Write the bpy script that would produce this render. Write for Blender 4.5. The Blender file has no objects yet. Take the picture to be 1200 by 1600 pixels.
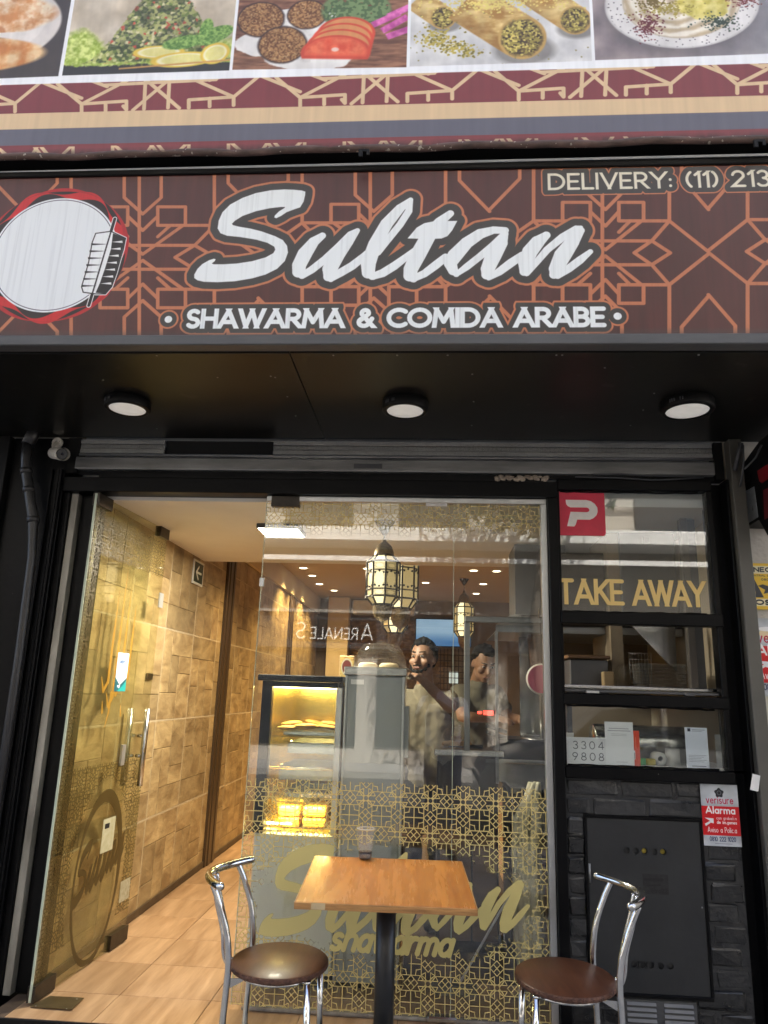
import bpy, bmesh, math, random
import numpy as np
from mathutils import Vector, Matrix

random.seed(7)
RNG = np.random.RandomState(11)
SC = bpy.context.scene
COL = SC.collection

# ------------------------------------------------------------------ camera
FPX, PITCH, YAW, ROLL = 1132.0, math.radians(14.086), math.radians(-4.092), math.radians(1.799)
EYE = np.array([0.0, 0.0, 1.5])
_cp, _sp, _cy, _sy, _cr, _sr = math.cos(PITCH), math.sin(PITCH), math.cos(YAW), math.sin(YAW), math.cos(ROLL), math.sin(ROLL)
FWD = np.array([_sy * _cp, _cy * _cp, _sp])
_r = np.array([_cy, -_sy, 0.0])
_u = np.cross(_r, FWD)
RIGHT, UP = _cr * _r + _sr * _u, -_sr * _r + _cr * _u
cam = bpy.data.cameras.new('camera')
cam.sensor_fit = 'HORIZONTAL'
cam.sensor_width = 36.0
cam.lens = 36.0 * FPX / 1200.0
cam.clip_start = 0.05
cam.clip_end = 300.0
camo = bpy.data.objects.new('camera', cam)
COL.objects.link(camo)
camo.matrix_world = Matrix(((RIGHT[0], UP[0], -FWD[0], EYE[0]), (RIGHT[1], UP[1], -FWD[1], EYE[1]),
                            (RIGHT[2], UP[2], -FWD[2], EYE[2]), (0, 0, 0, 1)))
SC.camera = camo

# ------------------------------------------------------------------ sky, sun, exposure
SUN_EL, SUN_AZ = math.radians(52), math.radians(28)      # azimuth from +Y (behind the shop) towards +X
world = bpy.data.worlds.new('World')
SC.world = world
world.use_nodes = True
wn = world.node_tree
wn.nodes.clear()
sky = wn.nodes.new('ShaderNodeTexSky')
sky.sky_type = 'NISHITA'
sky.sun_disc = False
sky.sun_elevation = SUN_EL
sky.sun_rotation = SUN_AZ
sky.air_density = 0.75
sky.dust_density = 5.0
sky.ozone_density = 0.3
bg = wn.nodes.new('ShaderNodeBackground')
bg.inputs['Strength'].default_value = 0.15
wo = wn.nodes.new('ShaderNodeOutputWorld')
wn.links.new(sky.outputs['Color'], bg.inputs['Color'])
wn.links.new(bg.outputs['Background'], wo.inputs['Surface'])
sun = bpy.data.lights.new('sun', 'SUN')
sun.energy = 5.0
sun.angle = math.radians(0.5)
sun.color = (1.0, 0.95, 0.87)
suno = bpy.data.objects.new('sun', sun)
COL.objects.link(suno)
_sd = Vector((math.sin(SUN_AZ) * math.cos(SUN_EL), math.cos(SUN_AZ) * math.cos(SUN_EL), math.sin(SUN_EL)))
suno.rotation_euler = _sd.to_track_quat('Z', 'Y').to_euler()
suno.location = (3, 8, 25)
SC.view_settings.view_transform = 'Standard'
SC.view_settings.look = 'None'
SC.view_settings.gamma = 1.0
SC.view_settings.use_curve_mapping = False
SC.view_settings.exposure = 2.25
SC.render.engine = 'CYCLES'
cy = SC.cycles
cy.use_denoising = True
cy.max_bounces = 10
cy.diffuse_bounces = 4
cy.glossy_bounces = 5
cy.transmission_bounces = 6
cy.transparent_max_bounces = 24
cy.sample_clamp_indirect = 6.0
cy.caustics_reflective = False
cy.caustics_refractive = False


# ------------------------------------------------------------------ helpers: geometry
def P(u, v, X=None, Y=None, Z=None):
    """A point of the photograph carried out along its ray to a real plane of the place."""
    d = FWD + RIGHT * (u - 600) / FPX - UP * (v - 800) / FPX
    if Y is not None:
        t = (Y - EYE[1]) / d[1]
    elif Z is not None:
        t = (Z - EYE[2]) / d[2]
    else:
        t = (X - EYE[0]) / d[0]
    return EYE + d * t


BASE = {}


def base_of(o):
    return BASE.get(o.name, Vector((0, 0, 0))) if o is not None else Vector((0, 0, 0))


def tag(o, label=None, cat=None, group=None, kind=None):
    if label: o['label'] = label
    if cat: o['category'] = cat
    if group: o['group'] = group
    if kind: o['kind'] = kind
    return o


def thing(name, loc, label, cat, group=None):
    o = bpy.data.objects.new(name, None)
    o.empty_display_size = 0.05
    COL.objects.link(o)
    o.location = loc
    BASE[o.name] = Vector(loc)
    return tag(o, label, cat, group)


class MB:
    """Collects shapes in world coordinates; build() links them as ONE mesh object."""

    def __init__(s):
        s.bm = bmesh.new()
        s.uvl = None

    def box(s, x0, x1, y0, y1, z0, z1, b=0.0, m=0, rot=None, piv=None):
        r = bmesh.ops.create_cube(s.bm, size=1.0)
        vs = r['verts']
        for v in vs:
            v.co = Vector((x0 + (v.co.x + .5) * (x1 - x0), y0 + (v.co.y + .5) * (y1 - y0), z0 + (v.co.z + .5) * (z1 - z0)))
        fs = list({f for v in vs for f in v.link_faces})
        if b > 0:
            es = list({e for v in vs for e in v.link_edges})
            rr = bmesh.ops.bevel(s.bm, geom=es, offset=b, segments=2 if b > .006 else 1, affect='EDGES', profile=.5)
            vs = list({v for f in rr['faces'] for v in f.verts} | {v for v in vs if v.is_valid})
            fs = list({f for v in vs for f in v.link_faces})
        for f in fs: f.material_index = m
        if rot is not None:
            pv = Vector(piv) if piv is not None else Vector(((x0 + x1) / 2, (y0 + y1) / 2, (z0 + z1) / 2))
            for v in vs: v.co = pv + rot @ (v.co - pv)
        return s

    def poly(s, pts, m=0, smooth=False):
        vs = [s.bm.verts.new(Vector(p)) for p in pts]
        f = s.bm.faces.new(vs)
        f.material_index = m
        f.smooth = smooth
        return f

    def quad_uv(s, pts, uvs=((0, 0), (1, 0), (1, 1), (0, 1)), m=0):
        f = s.poly(pts, m)
        if s.uvl is None: s.uvl = s.bm.loops.layers.uv.new('UVMap')
        for l, uv in zip(f.loops, uvs): l[s.uvl].uv = uv
        return s

    def prism(s, pts, d, m=0):
        """Extrude a planar polygon by the vector d."""
        d = Vector(d)
        a = [s.bm.verts.new(Vector(p)) for p in pts]
        b = [s.bm.verts.new(Vector(p) + d) for p in pts]
        n = len(a)
        fs = [s.bm.faces.new(list(reversed(a))), s.bm.faces.new(b)]
        for i in range(n): fs.append(s.bm.faces.new([a[i], a[(i + 1) % n], b[(i + 1) % n], b[i]]))
        for f in fs: f.material_index = m
        return s

    def tube(s, path, r, n=12, m=0, caps=True, closed=False):
        path = [Vector(p) for p in path]
        k = len(path)
        rs = r if isinstance(r, (list, tuple)) else [r] * k
        rings = []
        t0 = (path[1] - path[0]).normalized()
        ref = Vector((0, 0, 1)) if abs(t0.z) < .9 else Vector((1, 0, 0))
        nrm = t0.cross(ref).normalized()
        for i in range(k):
            if closed: t = (path[(i + 1) % k] - path[i - 1]).normalized()
            elif i == 0: t = t0
            elif i == k - 1: t = (path[-1] - path[-2]).normalized()
            else: t = ((path[i + 1] - path[i]).normalized() + (path[i] - path[i - 1]).normalized()).normalized()
            nrm = (nrm - t * nrm.dot(t)).normalized()
            bn = t.cross(nrm)
            rings.append([s.bm.verts.new(path[i] + (nrm * math.cos(2 * math.pi * j / n) + bn * math.sin(2 * math.pi * j / n)) * rs[i]) for j in range(n)])
        rng = range(k) if closed else range(k - 1)
        for i in rng:
            a, b = rings[i], rings[(i + 1) % k]
            for j in range(n):
                f = s.bm.faces.new([a[j], a[(j + 1) % n], b[(j + 1) % n], b[j]])
                f.smooth = True
                f.material_index = m
        if caps and not closed:
            for f in (s.bm.faces.new(list(reversed(rings[0]))), s.bm.faces.new(rings[-1])): f.material_index = m
        return s

    def lathe(s, prof, c, n=32, m=0, smooth=True, axis='Z', start=0.0, span=2 * math.pi, close=False):
        """prof: (radius, height) pairs turned about an axis through c."""
        c = Vector(c)
        rings = []
        full = abs(span - 2 * math.pi) < 1e-6
        cnt = n if full else n + 1
        for (r, h) in prof:
            ring = []
            for j in range(cnt):
                a = start + span * j / n
                x, y = r * math.cos(a), r * math.sin(a)
                co = Vector((x, y, h)) if axis == 'Z' else (Vector((x, h, y)) if axis == 'Y' else Vector((h, x, y)))
                ring.append(s.bm.verts.new(c + co))
            rings.append(ring)
        for i in range(len(rings) - 1):
            a, b = rings[i], rings[i + 1]
            for j in range(n):
                j2 = (j + 1) % cnt
                if j2 == 0 and not full: continue
                f = s.bm.faces.new([a[j], a[j2], b[j2], b[j]])
                f.smooth = smooth
                f.material_index = m
        if close and full:
            for ring in (rings[0], rings[-1]):
                if True:
                    f = s.bm.faces.new(ring)
                    f.material_index = m
        return s

    def ball(s, c, r, sx=1, sy=1, sz=1, m=0, sub=2, rot=None):
        rr = bmesh.ops.create_icosphere(s.bm, subdivisions=sub, radius=r)
        c = Vector(c)
        for v in rr['verts']:
            p = Vector((v.co.x * sx, v.co.y * sy, v.co.z * sz))
            v.co = c + (rot @ p if rot is not None else p)
        for f in {f for v in rr['verts'] for f in v.link_faces}:
            f.smooth = True
            f.material_index = m
        return s

    def jitter(s, a, seed=1):
        rr = random.Random(seed)
        for v in s.bm.verts: v.co += Vector((rr.uniform(-a, a), rr.uniform(-a, a), rr.uniform(-a, a)))
        return s

    def build(s, name, mats, parent=None, label=None, recalc=True):
        if recalc: bmesh.ops.recalc_face_normals(s.bm, faces=s.bm.faces)
        off = base_of(parent)
        for v in s.bm.verts: v.co -= off
        me = bpy.data.meshes.new(name)
        s.bm.to_mesh(me)
        s.bm.free()
        for m in (mats if isinstance(mats, (list, tuple)) else [mats]): me.materials.append(m)
        o = bpy.data.objects.new(name, me)
        COL.objects.link(o)
        if parent is not None:
            o.parent = parent
            BASE[o.name] = off
        if label: o['label'] = label
        return o


def single(mb, name, mats, label, cat, group=None):
    return tag(mb.build(name, mats), label, cat, group)


def struct(mb, name, mats):
    return tag(mb.build(name, mats), kind='structure')


def share(name, src, parent, loc):
    """Another piece like src (same mesh data) under the same parent, moved by loc."""
    o = src.copy()
    o.name = name
    COL.objects.link(o)
    o.parent = parent
    o.location = loc
    return o


def copy_tree(o, parent=None):
    c = o.copy()
    COL.objects.link(c)
    if parent is not None: c.parent = parent
    for ch in list(o.children): copy_tree(ch, c)
    return c


# ------------------------------------------------------------------ helpers: materials
def nodes_of(name):
    m = bpy.data.materials.new(name)
    m.use_nodes = True
    nt = m.node_tree
    return m, nt, nt.nodes['Principled BSDF'], nt.nodes['Material Output']


def M(name, c, rough=.5, metal=0.0, c2=None, scale=6.0, stretch=(1, 1, 1), bump=0.0, bscale=60.0, rand=0.0, coat=0.0,
      speck=None, spec=.5, detail=6.0, rvar=0.0, emit=None, estr=0.0, speckscale=90.0, speckcut=.74, dist=0.0):
    """Principled material: two tones mixed by stretched noise, per-object shade, bump, flecks."""
    m, nt, b, out = nodes_of(name)
    L = nt.links.new
    b.inputs['Roughness'].default_value = rough
    b.inputs['Metallic'].default_value = metal
    b.inputs['Specular IOR Level'].default_value = spec
    b.inputs['Coat Weight'].default_value = coat
    b.inputs['Coat Roughness'].default_value = .12
    tc = nt.nodes.new('ShaderNodeTexCoord')
    mp = nt.nodes.new('ShaderNodeMapping')
    mp.inputs['Scale'].default_value = stretch
    L(tc.outputs['Object'], mp.inputs['Vector'])
    vec = mp.outputs['Vector']
    if rand > 0:
        oi = nt.nodes.new('ShaderNodeObjectInfo')
        ad = nt.nodes.new('ShaderNodeVectorMath'); ad.operation = 'ADD'
        ml = nt.nodes.new('ShaderNodeMath'); ml.operation = 'MULTIPLY'; ml.inputs[1].default_value = 37.0
        L(oi.outputs['Random'], ml.inputs[0]); L(vec, ad.inputs[0]); L(ml.outputs[0], ad.inputs[1])
        vec = ad.outputs['Vector']
    no = nt.nodes.new('ShaderNodeTexNoise')
    no.inputs['Scale'].default_value = scale
    no.inputs['Detail'].default_value = detail
    no.inputs['Roughness'].default_value = .62
    no.inputs['Distortion'].default_value = dist
    L(vec, no.inputs['Vector'])
    cr = nt.nodes.new('ShaderNodeValToRGB')
    cr.color_ramp.elements[0].position = .32
    cr.color_ramp.elements[1].position = .70
    c2 = c2 or tuple(x * .8 for x in c)
    cr.color_ramp.elements[0].color = (*c2, 1)
    cr.color_ramp.elements[1].color = (*c, 1)
    L(no.outputs['Fac'], cr.inputs['Fac'])
    colr = cr.outputs['Color']
    if rand > 0:
        hs = nt.nodes.new('ShaderNodeHueSaturation')
        mr = nt.nodes.new('ShaderNodeMapRange')
        mr.inputs['To Min'].default_value = 1 - rand
        mr.inputs['To Max'].default_value = 1 + rand
        L(oi.outputs['Random'], mr.inputs['Value'])
        L(mr.outputs['Result'], hs.inputs['Value'])
        L(colr, hs.inputs['Color'])
        colr = hs.outputs['Color']
    if speck:
        n2 = nt.nodes.new('ShaderNodeTexNoise')
        n2.inputs['Scale'].default_value = speckscale
        n2.inputs['Detail'].default_value = 2.0
        L(tc.outputs['Object'], n2.inputs['Vector'])
        r2 = nt.nodes.new('ShaderNodeValToRGB')
        r2.color_ramp.elements[0].position = speckcut
        r2.color_ramp.elements[1].position = speckcut + .02
        L(n2.outputs['Fac'], r2.inputs['Fac'])
        mx = nt.nodes.new('ShaderNodeMix'); mx.data_type = 'RGBA'
        L(r2.outputs['Color'], mx.inputs['Factor']); L(colr, mx.inputs['A'])
        mx.inputs['B'].default_value = (*speck, 1)
        colr = mx.outputs['Result']
    L(colr, b.inputs['Base Color'])
    if rvar > 0:
        rr = nt.nodes.new('ShaderNodeMapRange')
        rr.inputs['To Min'].default_value = max(0.02, rough - rvar)
        rr.inputs['To Max'].default_value = min(1, rough + rvar)
        L(no.outputs['Fac'], rr.inputs['Value'])
        L(rr.outputs['Result'], b.inputs['Roughness'])
    if bump > 0:
        n3 = nt.nodes.new('ShaderNodeTexNoise')
        n3.inputs['Scale'].default_value = bscale
        n3.inputs['Detail'].default_value = 5.0
        L(vec, n3.inputs['Vector'])
        bp = nt.nodes.new('ShaderNodeBump')
        bp.inputs['Strength'].default_value = bump
        bp.inputs['Distance'].default_value = .01
        L(n3.outputs['Fac'], bp.inputs['Height'])
        L(bp.outputs['Normal'], b.inputs['Normal'])
    if emit:
        b.inputs['Emission Color'].default_value = (*emit, 1)
        b.inputs['Emission Strength'].default_value = estr
    return m


def glass_mat(name, tint=(.96, .98, .97), rough=0.0, film=0.0, filmc=(.5, .5, .45), ior=1.5, fmin=0.0):
    """Clear sheet glass: what is behind shows through, the street shows as a reflection; optional thin film of dirt."""
    m, nt, b, out = nodes_of(name)
    nt.nodes.remove(b)
    L = nt.links.new
    tr = nt.nodes.new('ShaderNodeBsdfTransparent'); tr.inputs['Color'].default_value = (*tint, 1)
    gl = nt.nodes.new('ShaderNodeBsdfGlossy'); gl.inputs['Roughness'].default_value = rough
    ge = nt.nodes.new('ShaderNodeNewGeometry')
    ma = nt.nodes.new('ShaderNodeMath'); ma.operation = 'MULTIPLY_ADD'
    ma.inputs[1].default_value = 1.0 / ior - ior
    ma.inputs[2].default_value = ior
    fr = nt.nodes.new('ShaderNodeFresnel')
    # the Fresnel node inverts the index on back faces itself; undo that so that a pane reflects alike both ways
    L(ge.outputs['Backfacing'], ma.inputs[0])
    L(ma.outputs[0], fr.inputs['IOR'])
    mx = nt.nodes.new('ShaderNodeMixShader')
    L(fr.outputs['Fac'], mx.inputs['Fac']); L(tr.outputs[0], mx.inputs[1]); L(gl.outputs[0], mx.inputs[2])
    last = mx.outputs[0]
    if film > 0:
        df = nt.nodes.new('ShaderNodeBsdfDiffuse'); df.inputs['Color'].default_value = (*filmc, 1)
        n = nt.nodes.new('ShaderNodeTexNoise'); n.inputs['Scale'].default_value = 2.5; n.inputs['Detail'].default_value = 8
        tc = nt.nodes.new('ShaderNodeTexCoord'); L(tc.outputs['Object'], n.inputs['Vector'])
        mr = nt.nodes.new('ShaderNodeMapRange'); mr.inputs['From Min'].default_value = .35; mr.inputs['From Max'].default_value = .75
        mr.inputs['To Min'].default_value = film * fmin
        mr.inputs['To Max'].default_value = film
        L(n.outputs['Fac'], mr.inputs['Value'])
        m2 = nt.nodes.new('ShaderNodeMixShader')
        L(mr.outputs['Result'], m2.inputs['Fac']); L(last, m2.inputs[1]); L(df.outputs[0], m2.inputs[2])
        last = m2.outputs[0]
    L(last, out.inputs['Surface'])
    return m


def emit_mat(name, c, s):
    m, nt, b, out = nodes_of(name)
    b.inputs['Base Color'].default_value = (*c, 1)
    b.inputs['Roughness'].default_value = .4
    b.inputs['Emission Color'].default_value = (*c, 1)
    b.inputs['Emission Strength'].default_value = s
    return m


# ------------------------------------------------------------------ helpers: flat print (drawn here, stroke by stroke)
def fbm(h, w, cell, octv=4, seed=0, sx=1.0, sy=1.0):
    r = np.random.RandomState(seed)
    out = np.zeros((h, w), np.float32)
    amp, tot = 1.0, 0.0
    for k in range(octv):
        gh, gw = max(2, int(h / (cell * sy)) + 3), max(2, int(w / (cell * sx)) + 3)
        g = r.rand(gh, gw).astype(np.float32)
        y = np.linspace(0, gh - 2.001, h); x = np.linspace(0, gw - 2.001, w)
        yi, xi = y.astype(int), x.astype(int)
        fy, fx = y - yi, x - xi
        fy, fx = (fy * fy * (3 - 2 * fy))[:, None], (fx * fx * (3 - 2 * fx))[None, :]
        a, b_, c, d = g[np.ix_(yi, xi)], g[np.ix_(yi, xi + 1)], g[np.ix_(yi + 1, xi)], g[np.ix_(yi + 1, xi + 1)]
        out += amp * ((a * (1 - fx) + b_ * fx) * (1 - fy) + (c * (1 - fx) + d * fx) * fy)
        tot += amp
        amp *= .55
        cell = max(1.0, cell / 2)
    return out / tot


def seg_dist(X, Y, a, b):
    """Distance to the capsule a-b of end radii a[2], b[2]."""
    ax, ay, ar = a
    bx, by, br = b
    dx, dy = bx - ax, by - ay
    L2 = dx * dx + dy * dy + 1e-9
    t = np.clip(((X - ax) * dx + (Y - ay) * dy) / L2, 0, 1)
    return np.hypot(X - ax - t * dx, Y - ay - t * dy) - (ar + t * (br - ar))


class Tex:
    """A printed sheet, w x h metres, at ppm pixels per metre; colours are sRGB 0..1. Coordinates: metres from the lower corner."""

    def __init__(s, w, h, ppm, bg=(1, 1, 1), alpha=1.0):
        s.W, s.H, s.ppm = max(2, int(round(w * ppm))), max(2, int(round(h * ppm))), ppm
        s.rgb = np.ones((s.H, s.W, 3), np.float32) * np.array(bg, np.float32)
        s.a = np.full((s.H, s.W), alpha, np.float32)
        s.yy, s.xx = np.mgrid[0:s.H, 0:s.W].astype(np.float32)
        s.xx = (s.xx + .5) / ppm
        s.yy = (s.yy + .5) / ppm          # row 0 is the bottom row

    def far(s): return np.full((s.H, s.W), 9.0, np.float32)

    def win(s, x0, x1, y0, y1):
        p = s.ppm
        return (slice(max(0, int(y0 * p)), max(0, min(s.H, int(y1 * p) + 2))), slice(max(0, int(x0 * p)), max(0, min(s.W, int(x1 * p) + 2))))

    def strokes(s, D, polys, margin=.02):
        """polys: lists of (x, y, r). Lowers the distance sheet D."""
        for pl in polys:
            for a, b in zip(pl[:-1], pl[1:]):
                r = max(a[2], b[2]) + margin
                w = s.win(min(a[0], b[0]) - r, max(a[0], b[0]) + r, min(a[1], b[1]) - r, max(a[1], b[1]) + r)
                if w[0].start >= w[0].stop or w[1].start >= w[1].stop: continue
                D[w] = np.minimum(D[w], seg_dist(s.xx[w], s.yy[w], a, b))
        return D

    def polygon(s, D, pts, margin=.02):
        p = np.array(pts, np.float32)
        w = s.win(p[:, 0].min() - margin, p[:, 0].max() + margin, p[:, 1].min() - margin, p[:, 1].max() + margin)
        if w[0].start >= w[0].stop or w[1].start >= w[1].stop: return D
        X, Y = s.xx[w], s.yy[w]
        d = np.full(X.shape, 9.0, np.float32)
        ins = np.zeros(X.shape, bool)
        n = len(p)
        for i in range(n):
            a, b = p[i], p[(i + 1) % n]
            d = np.minimum(d, seg_dist(X, Y, (a[0], a[1], 0), (b[0], b[1], 0)))
            if a[1] != b[1]:
                c = ((a[1] > Y) != (b[1] > Y)) & (X < (b[0] - a[0]) * (Y - a[1]) / (b[1] - a[1]) + a[0])
                ins ^= c
        D[w] = np.minimum(D[w], np.where(ins, -d, d))
        return D

    def fill(s, D, c, off=0.0, op=1.0, alpha=None, blur=1.0):
        """Ink everything nearer than off."""
        k = np.clip(.5 - (D - off) * s.ppm / blur, 0, 1) * op
        s.rgb += (np.array(c, np.float32) - s.rgb) * k[..., None]
        if alpha is not None: s.a += (alpha - s.a) * k
        return s

    def rect(s, x0, x1, y0, y1, c, op=1.0, alpha=None):
        return s.fill(s.polygon(s.far(), [(x0, y0), (x1, y0), (x1, y1), (x0, y1)]), c, 0, op, alpha)

    def ellipse(s, cx, cy_, rx, ry, rot=0.0):
        ca, sa = math.cos(rot), math.sin(rot)
        x, y = s.xx - cx, s.yy - cy_
        u, v = (x * ca + y * sa) / rx, (-x * sa + y * ca) / ry
        return (np.hypot(u, v) - 1) * min(rx, ry)

    def image(s, name):
        im = bpy.data.images.new(name, s.W, s.H, alpha=True)
        px = np.ones((s.H, s.W, 4), np.float32)
        px[..., :3] = np.clip(s.rgb, 0, 1)
        px[..., 3] = np.clip(s.a, 0, 1)
        im.alpha_mode = 'CHANNEL_PACKED'
        im.pixels.foreach_set(px.ravel())
        im.update()
        im.pack()
        return im


def print_mat(name, tex, rough=.45, see=False, coat=0.0, bump=0.0, spec=.5, metal=0.0, emit=0.0):
    m, nt, b, out = nodes_of(name)
    L = nt.links.new
    it = nt.nodes.new('ShaderNodeTexImage')
    it.image = tex.image(name)
    it.extension = 'EXTEND'
    b.inputs['Roughness'].default_value = rough
    b.inputs['Coat Weight'].default_value = coat
    b.inputs['Coat Roughness'].default_value = .15
    b.inputs['Specular IOR Level'].default_value = spec
    b.inputs['Metallic'].default_value = metal
    L(it.outputs['Color'], b.inputs['Base Color'])
    if emit:
        L(it.outputs['Color'], b.inputs['Emission Color']); b.inputs['Emission Strength'].default_value = emit
    if bump:
        tc = nt.nodes.new('ShaderNodeTexCoord')
        mp = nt.nodes.new('ShaderNodeMapping'); mp.inputs['Scale'].default_value = (1, 1, .04)
        no = nt.nodes.new('ShaderNodeTexNoise'); no.inputs['Scale'].default_value = 60; no.inputs['Detail'].default_value = 3
        bp = nt.nodes.new('ShaderNodeBump'); bp.inputs['Strength'].default_value = bump; bp.inputs['Distance'].default_value = .004
        L(tc.outputs['Object'], mp.inputs['Vector']); L(mp.outputs['Vector'], no.inputs['Vector'])
        L(no.outputs['Fac'], bp.inputs['Height']); L(bp.outputs['Normal'], b.inputs['Normal'])
    if see:
        tr = nt.nodes.new('ShaderNodeBsdfTransparent')
        mx = nt.nodes.new('ShaderNodeMixShader')
        L(it.outputs['Alpha'], mx.inputs['Fac']); L(tr.outputs[0], mx.inputs[1]); L(b.outputs[0], mx.inputs[2])
        L(mx.outputs[0], out.inputs['Surface'])
    return m


# ---- a stroke alphabet: cap height 1, each letter (advance, strokes)
def arc(cx, cy_, rx, ry, a0, a1, n=10):
    return [(cx + rx * math.cos(math.radians(a0 + (a1 - a0) * i / n)), cy_ + ry * math.sin(math.radians(a0 + (a1 - a0) * i / n))) for i in range(n + 1)]


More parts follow.
